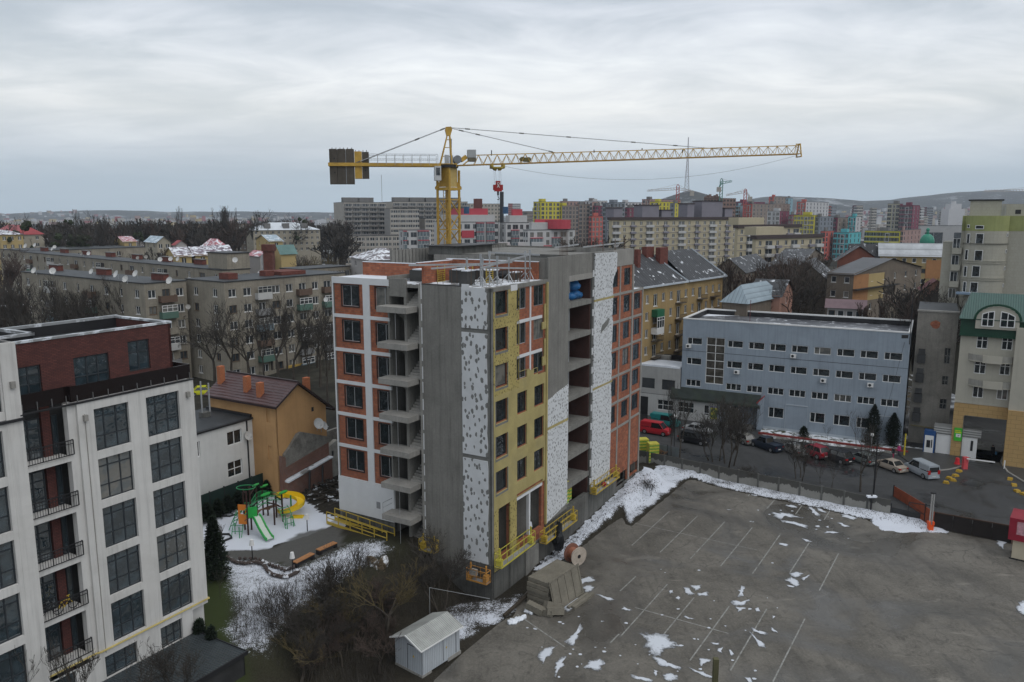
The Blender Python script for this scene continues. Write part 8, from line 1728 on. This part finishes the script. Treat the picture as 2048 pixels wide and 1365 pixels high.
# courtyard trees in front of the beige blocks
random.seed(12)
row=[(480,745,6,620,'b'),(545,740,6,625,'a'),(575,738,6,630,'q'),(635,735,6,628,'c'),(418,738,6,622,'a'),(660,740,6,640,'b'),(510,735,6,635,'c'),(390,735,6,615,'q'),(60,760,6,560,'a'),(110,760,6,572,'c'),(160,745,6,585,'b'),(205,750,6,590,'a'),(235,735,6,600,'c'),(20,740,6,585,'r'),(372,740,6,600,'b'),(350,720,6,590,'c'),(405,742,6,640,'a'),(462,775,6,610,'a'),(498,775,6,612,'c'),(530,760,6,625,'b'),(560,775,6,600,'a'),(588,775,6,610,'c'),(620,780,6,625,'b'),(640,770,6,615,'a'),(430,770,6,618,'c'),(655,800,6,650,'b'),(480,720,6,630,'q'),(600,720,6,640,'q')]
for u,v,z,vt,k in row:
    vt-=14
    tg(k,u,v,z,vt,'leafless courtyard tree in front of the beige five storey blocks',group='courtyard trees before the beige blocks',wd=.95)
for i in range(16): u=i*21+random.uniform(-8,8); tg(random.choice('abcq'),u,random.uniform(725,745),6,random.uniform(545,585),'leafless tree in the row before the long balcony block at far left',group='trees before the far left balcony block')
tg('q',372,700,6,590,'gnarled leafless tree carrying round mistletoe balls before the end wall window',mist=9,wd=.8)
# far left wood, with mistletoe crowns that stand out
random.seed(15)
for u,vt,Y,l,m in ((48,424,300,'leafless tree full of mistletoe balls at the far left skyline',26),(146,418,300,'tall slim tree with mistletoe on the left skyline',16),(172,420,300,'broad tree crowded with mistletoe on the left skyline',26),(196,428,310,'tall pale tree right of the mistletoe crowns',0),(352,412,380,'slim skyline tree with one mistletoe clump above the brown block',5),(432,411,360,'fan shaped bare tree on the skyline, left of a pair',0),(463,411,360,'fan shaped bare tree on the skyline, right of a pair',0),(538,416,430,'round topped bare tree on the skyline above the snowy roof',0),(578,424,430,'small mistletoe laden tree right of the round topped one',6),(510,420,420,'dark slim mistletoe tree left of the round topped one',6),(262,434,310,'dark mistletoe tree in the middle of the left wood',10)):
    p=AY(u,vt,Y); z0=8; tree('p' if 'slim' in l else 'q' if 'fan' in l or 'tall' in l else 'c',(p.x,p.y,z0),p.z-z0,l,mist=m,wd=1.0 if 'round' in l or 'broad' in l else .75)
for i in range(150):
    u=random.uniform(-40,690); Y=random.uniform(345,400); v=random.uniform(436,456)
    if 470<u<655: Y=random.uniform(440,520); v=random.uniform(436,450)
    if i%6==0: Y=random.uniform(300,340); v=random.uniform(458,475)
    if i%6==0 and (u<95 or 480<u<640): u=random.uniform(100,230)
    p=AY(u,v,Y); tree(random.choice(('f1','f2','f3','f1')),(p.x,p.y,6),max(7,p.z-6),'leafless tree of the wood at the left horizon',group='trees of the left wood',wd=random.uniform(.9,1.4))
for i in range(70):
    u=random.choice((random.uniform(560,700),random.uniform(1420,1560),random.uniform(1540,1600),random.uniform(1840,1905),random.uniform(1130,1240),random.uniform(1740,1850),random.uniform(1590,1680),random.uniform(0,400)))
    if u<400: Y=random.uniform(200,260); v=random.uniform(492,510); l,gp__='leafless tree between the roofs of the small houses','trees between the small houses'
    elif u<700: Y=random.uniform(200,300); v=random.uniform(485,515); l,gp__='leafless tree beyond the tall brick stack','trees beyond the brick stack'
    elif u<1300: Y=random.uniform(240,290); v=random.uniform(470,490); l,gp__='leafless tree before the cream and brown row','trees before the cream row'
    elif u<1700: Y=random.uniform(152,240); v=random.uniform(497,540); l,gp__='leafless tree among the old houses right of the ochre block','trees among the old houses'
    else: Y=random.uniform(130,145); v=random.uniform(545,590); l,gp__='leafless tree behind the blue office roof','trees behind the blue office'
    p=AY(u,v,Y); zz_=8; tree(random.choice(('a','c','f2','b','r','f1')),(p.x,p.y,zz_),max(5,p.z-zz_),l,group=gp__,wd=random.uniform(.85,1.25))
tg('y',655,640,8,505,'ochre tinted bare tree left of the white wing roof')
# evergreen shapes
def conifer(label,p,h,r,n=9,m=None,name='conifer',shape='cone'):
    t=thing(name,label,'conifer',p); m=m or mat('dark_conifer',(.014,.024,.013),.95,.35,2.5,fine=.4,kind='World'); f=M(); rnd=random.Random(label)
    for i in range(int(n*260)):
        z=rnd.random()**.8*h; rr=r*((1-z/h)**.75 if shape=='cone' else math.sin(min(1,(1-z/h)*1.9)*math.pi/2))*(.55+.5*rnd.random())*(1+.25*math.sin(z*5+i)); a=rnd.uniform(0,6.28); c=Vector((rr*math.cos(a),rr*math.sin(a),z+.15)); s=.17 if shape=='cone' else .12
        d=Vector((math.cos(a)*.6+rnd.uniform(-.4,.4),math.sin(a)*.6+rnd.uniform(-.4,.4),rnd.uniform(-.1,.8))).normalized()*s*2; w=Vector((-math.sin(a),math.cos(a),rnd.uniform(-.5,.5)))*s*.7
        f.q(tuple(c-w),tuple(c+w),tuple(c+d))
    f.cyl((0,0),r*.45,.1,h*.8,8,.05)
    o=bpy.data.objects.new('foliage',f.mesh('foliage',m)); COL.objects.link(o); o.parent=t
    o=bpy.data.objects.new('trunk',M().cyl((0,0),.12,-.2,h*.5,6).mesh('trunk',BARK)); COL.objects.link(o); o.parent=t
    return t
p=G(432,1158,4); conifer('dark shaggy conifer beside the white facade at the playground edge',(p.x,p.y,4),AY(432,1040,p.y).z-4,1.25)
for i,(u,v) in enumerate([(398,1280),(402,1278),(424,1292)]):
    p=G(u,v,4); conifer(['small pointed thuja nearest the white facade','small pointed thuja second from the facade','small pointed thuja beside the ribbed canopy edge'][i],(p.x,p.y,3.6),1.7,.42,n=2)
for i in range(9):
    p=FF.w(-.6-1.35*i,-.8); conifer('dark clipped thuja in the hedge row along the green fence',(p.x,p.y,4.0),1.7,.75,n=3)['group']='hedge thujas along the fence'
CYM=mat('cypress_green',(.012,.020,.012),.95,.3,2,fine=.4,kind='World')
for u,v,vt,l in ((1744,889,812,'taller column shaped cypress in front of the blue office'),(1784,893,829,'shorter column shaped cypress at the right corner of the blue office')):
    p=G(u,v,1.05); conifer(l,(p.x,p.y,1.05),AY(u,vt,p.y).z-1.05,.95,n=12,m=CYM,name='cypress',shape='col')
p=G(1607,873,1.1); conifer('small round juniper bush in the planted verge',(p.x,p.y,1.05),1.4,.8,n=2,name='juniper')
# flower bed of clipped box balls
q=M(); FBp=[(455,1118),(470,1127),(490,1130),(510,1127),(525,1130),(535,1145),(545,1152),(560,1156),(575,1157),(590,1150),(600,1142),(480,1120),(520,1122),(545,1135),(570,1143),(592,1135)]
for (u0,v0),(u1,v1) in zip(FBp[:-1],FBp[1:]):
    if abs(u0-u1)>60: continue
    for j in range(4): p=G(u0+(u1-u0)*j/4,v0+(v1-v0)*j/4,4.05); q.ball((p.x,p.y,4.2),.2,6,4,.9,.3)
tag(q.go('flower_bed_shrubs',mat('frosty_box_shrub',(.07,.055,.05),.9,.3,3,snow=.2),None,kind='stuff'),'curving rows of tiny dark shrubs edging the snowy flower bed','shrubs')
# ground scrub: dry stems and grass, nobody could count them
q=M(); random.seed(9)
for i in range(16000):
    u=random.uniform(470,960); v=random.uniform(1120,1365)
    if v<1130+(900-u)*.32 and u<900: continue
    if u>790 and v>1230: continue
    p=G(u,v,1); z=T(p.x,p.y); h=random.uniform(.3,1.2); a=random.uniform(0,6.28); l=random.uniform(.1,.7); b=Vector((p.x,p.y,z-.05)); e=b+Vector((l*math.cos(a),l*math.sin(a),h)); w=Vector((-math.sin(a),math.cos(a),0))*.014
    q.q(tuple(b-w),tuple(b+w),tuple(e))
tag(q.go('dry_scrub',TWIG,None,kind='stuff'),'dry brown scrub and stems covering the slope beside the building site','scrub')
q=M()
for i in range(5200):
    a=random.random()*.85
    if a<.5: t=random.uniform(8,37); p=FR.w(t,-random.uniform(.3,3.6)*ss(t,4,30)-.1)
    else: tt_=random.random(); b_=Vector((*WALL0,0)).lerp(Vector((*WALL1,0)),tt_); p=b_+Vector((random.uniform(-.5,.5),-random.uniform(.2,3.2),0))
    z=zn(p.x,p.y); aa=random.uniform(0,6.28); w=Vector((math.cos(aa),math.sin(aa),0))*.035; l=random.uniform(.03,.16)
    q.q((p.x-w.x,p.y-w.y,z-.02),(p.x+w.x,p.y+w.y,z-.02),(p.x+w.y*4*l,p.y-w.x*4*l,z+l))
tag(q.go('debris_in_snow',mat('dark_debris',(.035,.03,.022),.95,.4,1),None,kind='stuff'),'dark bits of debris and stems sticking out of the snowbanks','debris')
# ================================================================ vehicles
CARG=mat('car_glass',(.01,.012,.014),.08,.05,spec=.8); TYRE=mat('tyre_rubber',(.015,.015,.015),.9,.1); RIM=mat('wheel_rim',(.30,.30,.31),.35,.1,metal=.5); TLR=mat('tail_light_red',(.35,.01,.01),.2,.05); HLW=mat('headlight_glass',(.5,.5,.48),.15,.05); TRIM=mat('black_car_trim',(.02,.02,.02),.5,.1); PLT=mat('number_plate_white',(.5,.5,.48),.5,.05)
def paint(n,c): return mat('paint_'+n,c,.28,.05,1,spec=.6,dirt_amt=.15,dirt=(.06,.055,.05))
def car(label,p,deg,kind,col,name='parked_car',cat='car',group='cars parked along the street'):
    """p: ground point under the car centre; local +x is forward"""
    K=dict(sedan=(4.6,1.78,.62,.92,1.44,(-1.55,-1.0,.35,1.05),(-2.3,-1.5,1.1,2.3)),hatch=(4.1,1.72,.62,.95,1.48,(-1.95,-1.6,.3,.95),(-2.05,-1.9,1.0,2.05)),suv=(4.75,1.9,.72,1.08,1.72,(-2.15,-1.75,.35,1.0),(-2.35,-2.1,1.1,2.35)),van=(4.9,1.92,.75,1.12,1.97,(-2.42,-2.36,.75,1.55),(-2.45,-2.4,1.65,2.45)),wagon=(4.6,1.75,.62,.93,1.47,(-2.15,-1.75,.4,1.05),(-2.3,-2.15,1.1,2.3)),pickup=(5.2,1.88,.78,1.1,1.82,(-.75,-.55,.65,1.2),(-2.6,-2.5,1.3,2.6)))[kind]
    L,W,zs,zb,zt,cab,bd=K; t=thing(name,label,cat,(p.x,p.y,p.z),group=group,rz=R_(deg)); w=W/2
    def add(nm,m,mt_,par=t,loc=None):
        o=bpy.data.objects.new(nm,m.mesh(nm,mt_)); COL.objects.link(o); o.parent=par
        if loc: o.location=loc
        return o
    b=M(); st=[(-L/2,w*.86,.35,zb*.93),(-L/2+.25,w*.97,.26,zb),(bd[1],w,.24,zb+.02),(0,w,.24,zb),(bd[2],w,.24,zb-.02),(L/2-.45,w*.96,.26,zb-.14),(L/2-.1,w*.86,.32,zb-.26),(L/2,w*.74,.4,zb-.36)]
    if kind=='van': st[5]=(L/2-.45,w*.96,.26,zb-.05); st[6]=(L/2-.1,w*.9,.32,zb-.2)
    sec=[[(x,-ww*.93,z0),(x,-ww,zs*.8),(x,-ww*.95,z1),(x,-ww*.6,z1+.03),(x,ww*.6,z1+.03),(x,ww*.95,z1),(x,ww,zs*.8),(x,ww*.93,z0)] for x,ww,z0,z1 in st]
    for A,B in zip(sec[:-1],sec[1:]):
        for i in range(8): j=(i+1)%8; b.q(A[i],B[i],B[j],A[j])
    b.q(*sec[0]); b.q(*sec[-1][::-1])
    # roof
    x0,x1,x2,x3=cab; wi=w*.90; wt=w*.74
    b.q((x1,-wt,zt),(x2,-wt,zt),(x2,wt,zt),(x1,wt,zt)); 
    for sg in (-1,1):   # pillars
        b.beam((x0,sg*wi,zb),(x1,sg*wt,zt),.10).beam((x3,sg*wi,zb-.02),(x2,sg*wt,zt),.08).beam(((x1+x2)/2,sg*wi,zb),((x1+x2)/2,sg*wt,zt),.08).beam((x1,sg*wt,zt),(x2,sg*wt,zt),.07)
    o=add('body',b,col)
    for f in o.data.polygons: f.use_smooth=False
    if kind=='van':
        bb_=M(); bb_.box(-2.38,-.55,-w*.86,w*.86,zb+.02,zt-.02); bb_.box(-2.3,1.0,-w*.72,w*.72,zt,zt+.06); add('panel_sides',bb_,col); 
    g=M(); e=.015
    g.q((x3,-wi+e,zb),(x3,wi-e,zb),(x2,wt-e,zt-.02),(x2,-wt+e,zt-.02)); g.q((x0,wi-e,zb),(x0,-wi+e,zb),(x1,-wt+e,zt-.02),(x1,wt-e,zt-.02))
    for sg in (-1,1): g.q((x0,sg*(wi-e),zb),(x3,sg*(wi-e),zb),(x2,sg*(wt-e),zt-.03),(x1,sg*(wt-e),zt-.03))
    if kind=='van': g.box(-2.44,-2.385,-w*.75,w*.75,zb+.1,zt-.2)
    add('windows',g,CARG)
    if kind=='pickup':
        m=M(); m.box(-2.5,-.8,-w*.8,w*.8,zb-.35,zb+.035); add('cargo_bed',m,TRIM); m=M(); m.box(-2.55,-.75,-w*.98,-w*.86,zb,zb+.12).box(-2.55,-.75,w*.86,w*.98,zb,zb+.12).box(-2.62,-2.5,-w*.95,w*.95,zb-.3,zb+.12); add('bed_sides',m,col)
    wr=.33 if kind in('sedan','hatch','wagon') else .38
    if ('wheel',wr) not in WC:
        m=M(); r=M()
        for mm,y0,y1,rr in ((m,-.11,.11,wr),(r,-.125,.125,wr*.62)):
            k=len(mm.v); n=14
            for y in (y0,y1):
                for i in range(n): q=6.283*i/n; mm.v.append((rr*math.cos(q),y,rr*math.sin(q)))
            for i in range(n): j=(i+1)%n; mm.f.append((k+i,k+j,k+n+j,k+n+i)); mm.m.append(0)
            mm.f.append(tuple(k+i for i in range(n))); mm.f.append(tuple(k+2*n-1-i for i in range(n))); mm.m+= [0,0]
        WC[('wheel',wr)]=(m.mesh('tyre',TYRE),r.mesh('rim',RIM))
    for x in (-L/2+.85,L/2-.88):
        for sg in (-1,1):
            o=bpy.data.objects.new('wheel',WC[('wheel',wr)][0]); COL.objects.link(o); o.parent=t; o.location=(x,sg*(w-.08),wr); q=bpy.data.objects.new('rim',WC[('wheel',wr)][1]); COL.objects.link(q); q.parent=o
    for sg in (-1,1):
        m=M(); m.box(-L/2-.02,-L/2+.2,min(sg*w*.55,sg*w*.93),max(sg*w*.55,sg*w*.93),zb-.3,zb-.1 if kind!='van' else zb+.25); add('tail_light',m,TLR); m=M(); m.box(L/2-.35,L/2-.04,min(sg*w*.5,sg*w*.88),max(sg*w*.5,sg*w*.88),zb-.5,zb-.3); add('headlight',m,HLW)
    m=M(); m.box(-L/2-.03,-L/2+.02,-.26,.26,.5,.62); add('number_plate',m,PLT); m=M(); m.box(-L/2-.06,-L/2+.2,-w*.9,w*.9,.28,.5); add('bumper',m,col if kind!='suv' else TRIM)
    return t
def cg(u,v,z=1.005): return G(u,v,z)
def rear(u,v,deg,L):  # car whose rear bumper centre stands at the pixel
    p=cg(u,v); a=R_(deg); return p+Vector((math.cos(a),math.sin(a),0))*L/2
for lab,u,v,deg,kind,c in [
 ('silver van parked last in the row, nearest the archway',1866,961,101,'van',paint('silver_blue',(.30,.33,.36))),
 ('beige sedan parked left of the silver van',1808,949,112,'sedan',paint('champagne',(.33,.28,.23))),
 ('grey green hatchback behind the leafless tree, left of the beige sedan',1750,935,112,'hatch',paint('grey_green',(.13,.15,.145))),
 ('black estate car parked behind the thick trunked tree',1700,931,118,'suv',paint('black',(.012,.012,.015))),
 ('dark red estate car in the middle of the parked row',1652,921,114,'suv',paint('wine_red',(.22,.012,.025))),
 ('silver grey sedan hidden behind the dark shrub tree',1606,915,108,'sedan',paint('light_grey',(.20,.21,.21))),
 ('dark blue pickup with an open cargo bed',1556,906,118,'pickup',paint('midnight_blue',(.012,.02,.035))),
 ('grey estate car with red tail lights, leftmost of the row seen from behind',1503,892,112,'wagon',paint('warm_grey',(.17,.165,.15)))]:
    car(lab,rear(u,v,deg,4.7),deg,kind,c)
a_=math.degrees(math.atan2((W1-W0).y,(W1-W0).x))
car('black crossover parked lengthwise behind the verge trees',cg(1388,886),a_,'suv',paint('black',(.012,.012,.015))); car('silver sedan standing behind the black crossover',cg(1395,866),a_+3,'sedan',paint('silver',(.28,.29,.30)))
car('bright red van beside the far end of the building site',cg(1312,868),a_+4,'van',paint('bright_red',(.40,.015,.025)),name='parked_van',cat='van'); car('teal green van behind the bright red van',cg(1330,852),a_+4,'van',paint('teal',(.01,.17,.17)),name='parked_van',cat='van')
car('yellow taxi half hidden behind the orange house',G(408,790,6.5),20,'sedan',paint('taxi_yellow',(.55,.55,.02)),group='cars in the courtyard')
# site fence left of the vans
p=G(1300,905,.9); FN=Fr(p,a_); fn=thing('site_fence','grey sheet metal site fence below the bright red van','fence',(p.x,p.y,.9))
for j in range(4): M().box(-2.6+1.8*j+.03,-2.6+1.8*(j+1)-.03,0,.05,.5,2.4).go('fence_panel',mat('grey_blue_sheet',(.15,.17,.18),.6,.15,.8,streak=.3),fn,FN); M().box(-2.64+1.8*j,-2.56+1.8*j,-.03,.06,.4,2.6).go('fence_post',BLKS,fn,FN)
q=M(); random.seed(2); p=G(1318,915,.8)
for i in range(45): a=random.uniform(0,3.14); l=random.uniform(.4,1.0); c=p+Vector((random.uniform(-.9,.9),random.uniform(-.8,.8),random.uniform(0,.9))); q.beam(tuple(c),(c.x+l*math.cos(a),c.y+l*math.sin(a),c.z+random.uniform(-.2,.2)),.09,.14)
tag(q.go('scrap_wood_pile',mat('scrap_wood',(.13,.08,.05),.9,.5,3),None,kind='stuff'),'pile of brown scrap wood beside the outdoor insulation stacks','wood pile')
# lamps and poles
def pole(label,u,v,z,vt,m=BLKS,globe=False,name='street_lamp',r=.07):
    p=G(u,v,z); zt=AY(u,vt,p.y).z; t=thing(name,label,'lamp' if globe else 'pole',(p.x,p.y,z)); M().cyl((p.x,p.y),r,z,zt,8,r*.7).go('pole_shaft',m,t)
    if globe: M().ball((p.x,p.y,zt+.15),.26,10,7).go('lamp_globe',PVC,t,smooth=True)
    return p,zt
pole('globe street lamp in front of the cypress hedge',1742,902,1.02,872,STEEL,True); pole('globe lamp between the leafless trees by the white annex',1348,900,1.0,835,BLKS,True); pole('black utility pole standing against the stained wall',1746,1000,.2,880,BLKS,False,'utility_pole',.11); pole('yellow painted pole at the right corner of the blue office',1808,912,1.02,868,mat('yellow_pole',(.5,.4,.03),.5,.2),False,'painted_pole',.13)
a=G(1808,900,1); q=M(); p0=AY(1815,662,116); p1=AY(1752,885,106)
pts=[p0.lerp(p1,t/10)+Vector((0,0,-.8*math.sin(math.pi*t/10))) for t in range(11)]; q.path([tuple(x) for x in pts],.035); tag(q.go('overhead_cable',BLKS),'thin overhead cable running down from the office roof corner','cable')
p=G(1819,700,14); q=M(); pp=AY(1823,640,113); q.cyl((pp.x,pp.y),.08,17,AY(1828,610,113).z,6); q.beam((pp.x,pp.y,18.5),(pp.x-.1,pp.y,AY(1828,585,113).z),.06); q.box(pp.x-1.2,pp.x-.3,pp.y-.1,pp.y+.1,17.0+.9,18.4); tag(q.go('roof_antenna_pole',BLKS),'dark antenna pole on the office roof corner','antenna')
# ================================================================ people
def person(label,p,deg,h,coat,trous,stride=.18,skirt=False,bag=None,hat=None):
    t=thing('person',label,'person',(p.x,p.y,p.z),rz=R_(deg)); s=h/1.75
    me=bpy.data.meshes.new('body'); V=[(0,0,.95),(0,0,1.15),(0,0,1.38),(0,0,1.50),(0,.01,1.60),(.01,0,1.70),(0,.11,.90),(stride*.5,.12,.50),(stride*.3,.12,.07),(stride*.3+.14,.12,.03),(0,-.11,.90),(-stride*.3,-.12,.50),(-stride,-.12,.09),(-stride+.12,-.12,.03),(0,.20,1.40),(-.04,.27,1.14),(.08,.28,.92),(.12,.28,.84),(0,-.20,1.40),(.05,-.27,1.14),(.14,-.27,.95),(.2,-.27,.88)]
    E=[(0,1),(1,2),(2,3),(3,4),(4,5),(0,6),(6,7),(7,8),(8,9),(0,10),(10,11),(11,12),(12,13),(2,14),(14,15),(15,16),(16,17),(2,18),(18,19),(19,20),(20,21)]
    R=[.15,.14,.17,.06,.09,.08,.095,.07,.045,.035,.095,.07,.045,.035,.075,.055,.042,.03,.075,.055,.042,.03]
    me.from_pydata([tuple(c*s for c in v) for v in V],E,[]); o=bpy.data.objects.new('body',me); COL.objects.link(o); o.parent=t
    md=o.modifiers.new('skin','SKIN'); 
    for i,r in enumerate(R): me.skin_vertices[0].data[i].radius=(r*s*(.75 if i in(0,1,2) else 1),r*s)
    me.skin_vertices[0].data[0].use_root=True; o.modifiers.new('sub','SUBSURF').levels=1
    mm=bpy.data.materials.new('clothed_figure'); mm.use_nodes=True; nn=NT(mm); sp_=nn.nw('ShaderNodeSeparateXYZ'); nn.l.new(nn.vec('Object'),sp_.inputs[0])
    c=nn.mix(nn.math('GREATER_THAN',sp_.outputs[2],.88*s),trous,coat); c=nn.mix(nn.math('GREATER_THAN',sp_.outputs[2],1.50*s),c,(.35,.22,.16)); nn.l.new(c,nn.n['Principled BSDF'].inputs['Base Color']); nn.n['Principled BSDF'].inputs['Roughness'].default_value=.85; me.materials.append(mm)
    a=M(); a.ball((-.015*s,0,1.69*s),.115*s,10,7,.95); q=bpy.data.objects.new('hair',a.mesh('hair',mat('dark_hair',(.02,.015,.012),.8,.1) if hat is None else hat)); COL.objects.link(q); q.parent=t
    a=M(); n=8
    for zz0,r0,r1,zz1 in ((.80,.24,.20,1.1),(1.1,.20,.22,1.42)):
        k=len(a.v)
        for z,r in ((zz0,r0),(zz1,r1)):
            for i in range(n): th_=6.283*i/n; a.v.append((r*.8*math.cos(th_)*s,r*math.sin(th_)*s,z*s))
        for i in range(n): j=(i+1)%n; a.f.append((k+i,k+j,k+n+j,k+n+i)); a.m.append(0)
    cm=mat('coat_%d'%int(coat[0]*999+coat[2]*77),coat,.85,.15,3); q=bpy.data.objects.new('coat',a.mesh('coat',cm)); COL.objects.link(q); q.parent=t
    if bag:
        bm_,bl=bag; a=M(); a.box(.1*s,.26*s,.30*s,.5*s,.38*s,.8*s).beam((.12*s,.3*s,.86*s),(.18*s,.4*s,.8*s),.02); o2=bpy.data.objects.new('carried_bag',a.mesh('carried_bag',bm_)); COL.objects.link(o2); o2.parent=t; 
    return t
person('person in a dark coat and red trousers walking past the cypress on the street',cg(1786,917),200,1.68,(.02,.02,.022),(.35,.02,.07)); person('person in a bright pink and white jacket next to the one in dark clothes',cg(1797,912),190,1.72,(.50,.05,.20),(.03,.03,.05),hat=PVC)
person('person in black clothes walking through the archway drive with a blue bag',cg(1984,914),265,1.78,(.012,.012,.013),(.012,.012,.013),bag=(mat('blue_shopping_bag',(.05,.16,.28),.5,.1),'blue')); person('person in a purple jacket standing on the office entrance steps',G(1461,868,1.3),250,1.6,(.09,.04,.10),(.02,.02,.03))
# ================================================================ haze
hz=M(); hz.box(-6450,6450,-850,6350,-75,345); hm=bpy.data.materials.new('haze'); hm.use_nodes=True; nn=hm.node_tree; nn.nodes.clear()
o_=nn.nodes.new('ShaderNodeOutputMaterial'); vv=nn.nodes.new('ShaderNodeVolumePrincipled'); vv.inputs['Color'].default_value=(.80,.89,1.0,1); vv.inputs['Density'].default_value=.00011; vv.inputs['Anisotropy'].default_value=.2
nn.links.new(vv.outputs[0],o_.inputs['Volume']); hz.go('haze',hm,None,kind='stuff'); bpy.data.objects['haze']['label']='thin blue grey winter haze over the whole city'; bpy.data.objects['haze']['category']='haze'
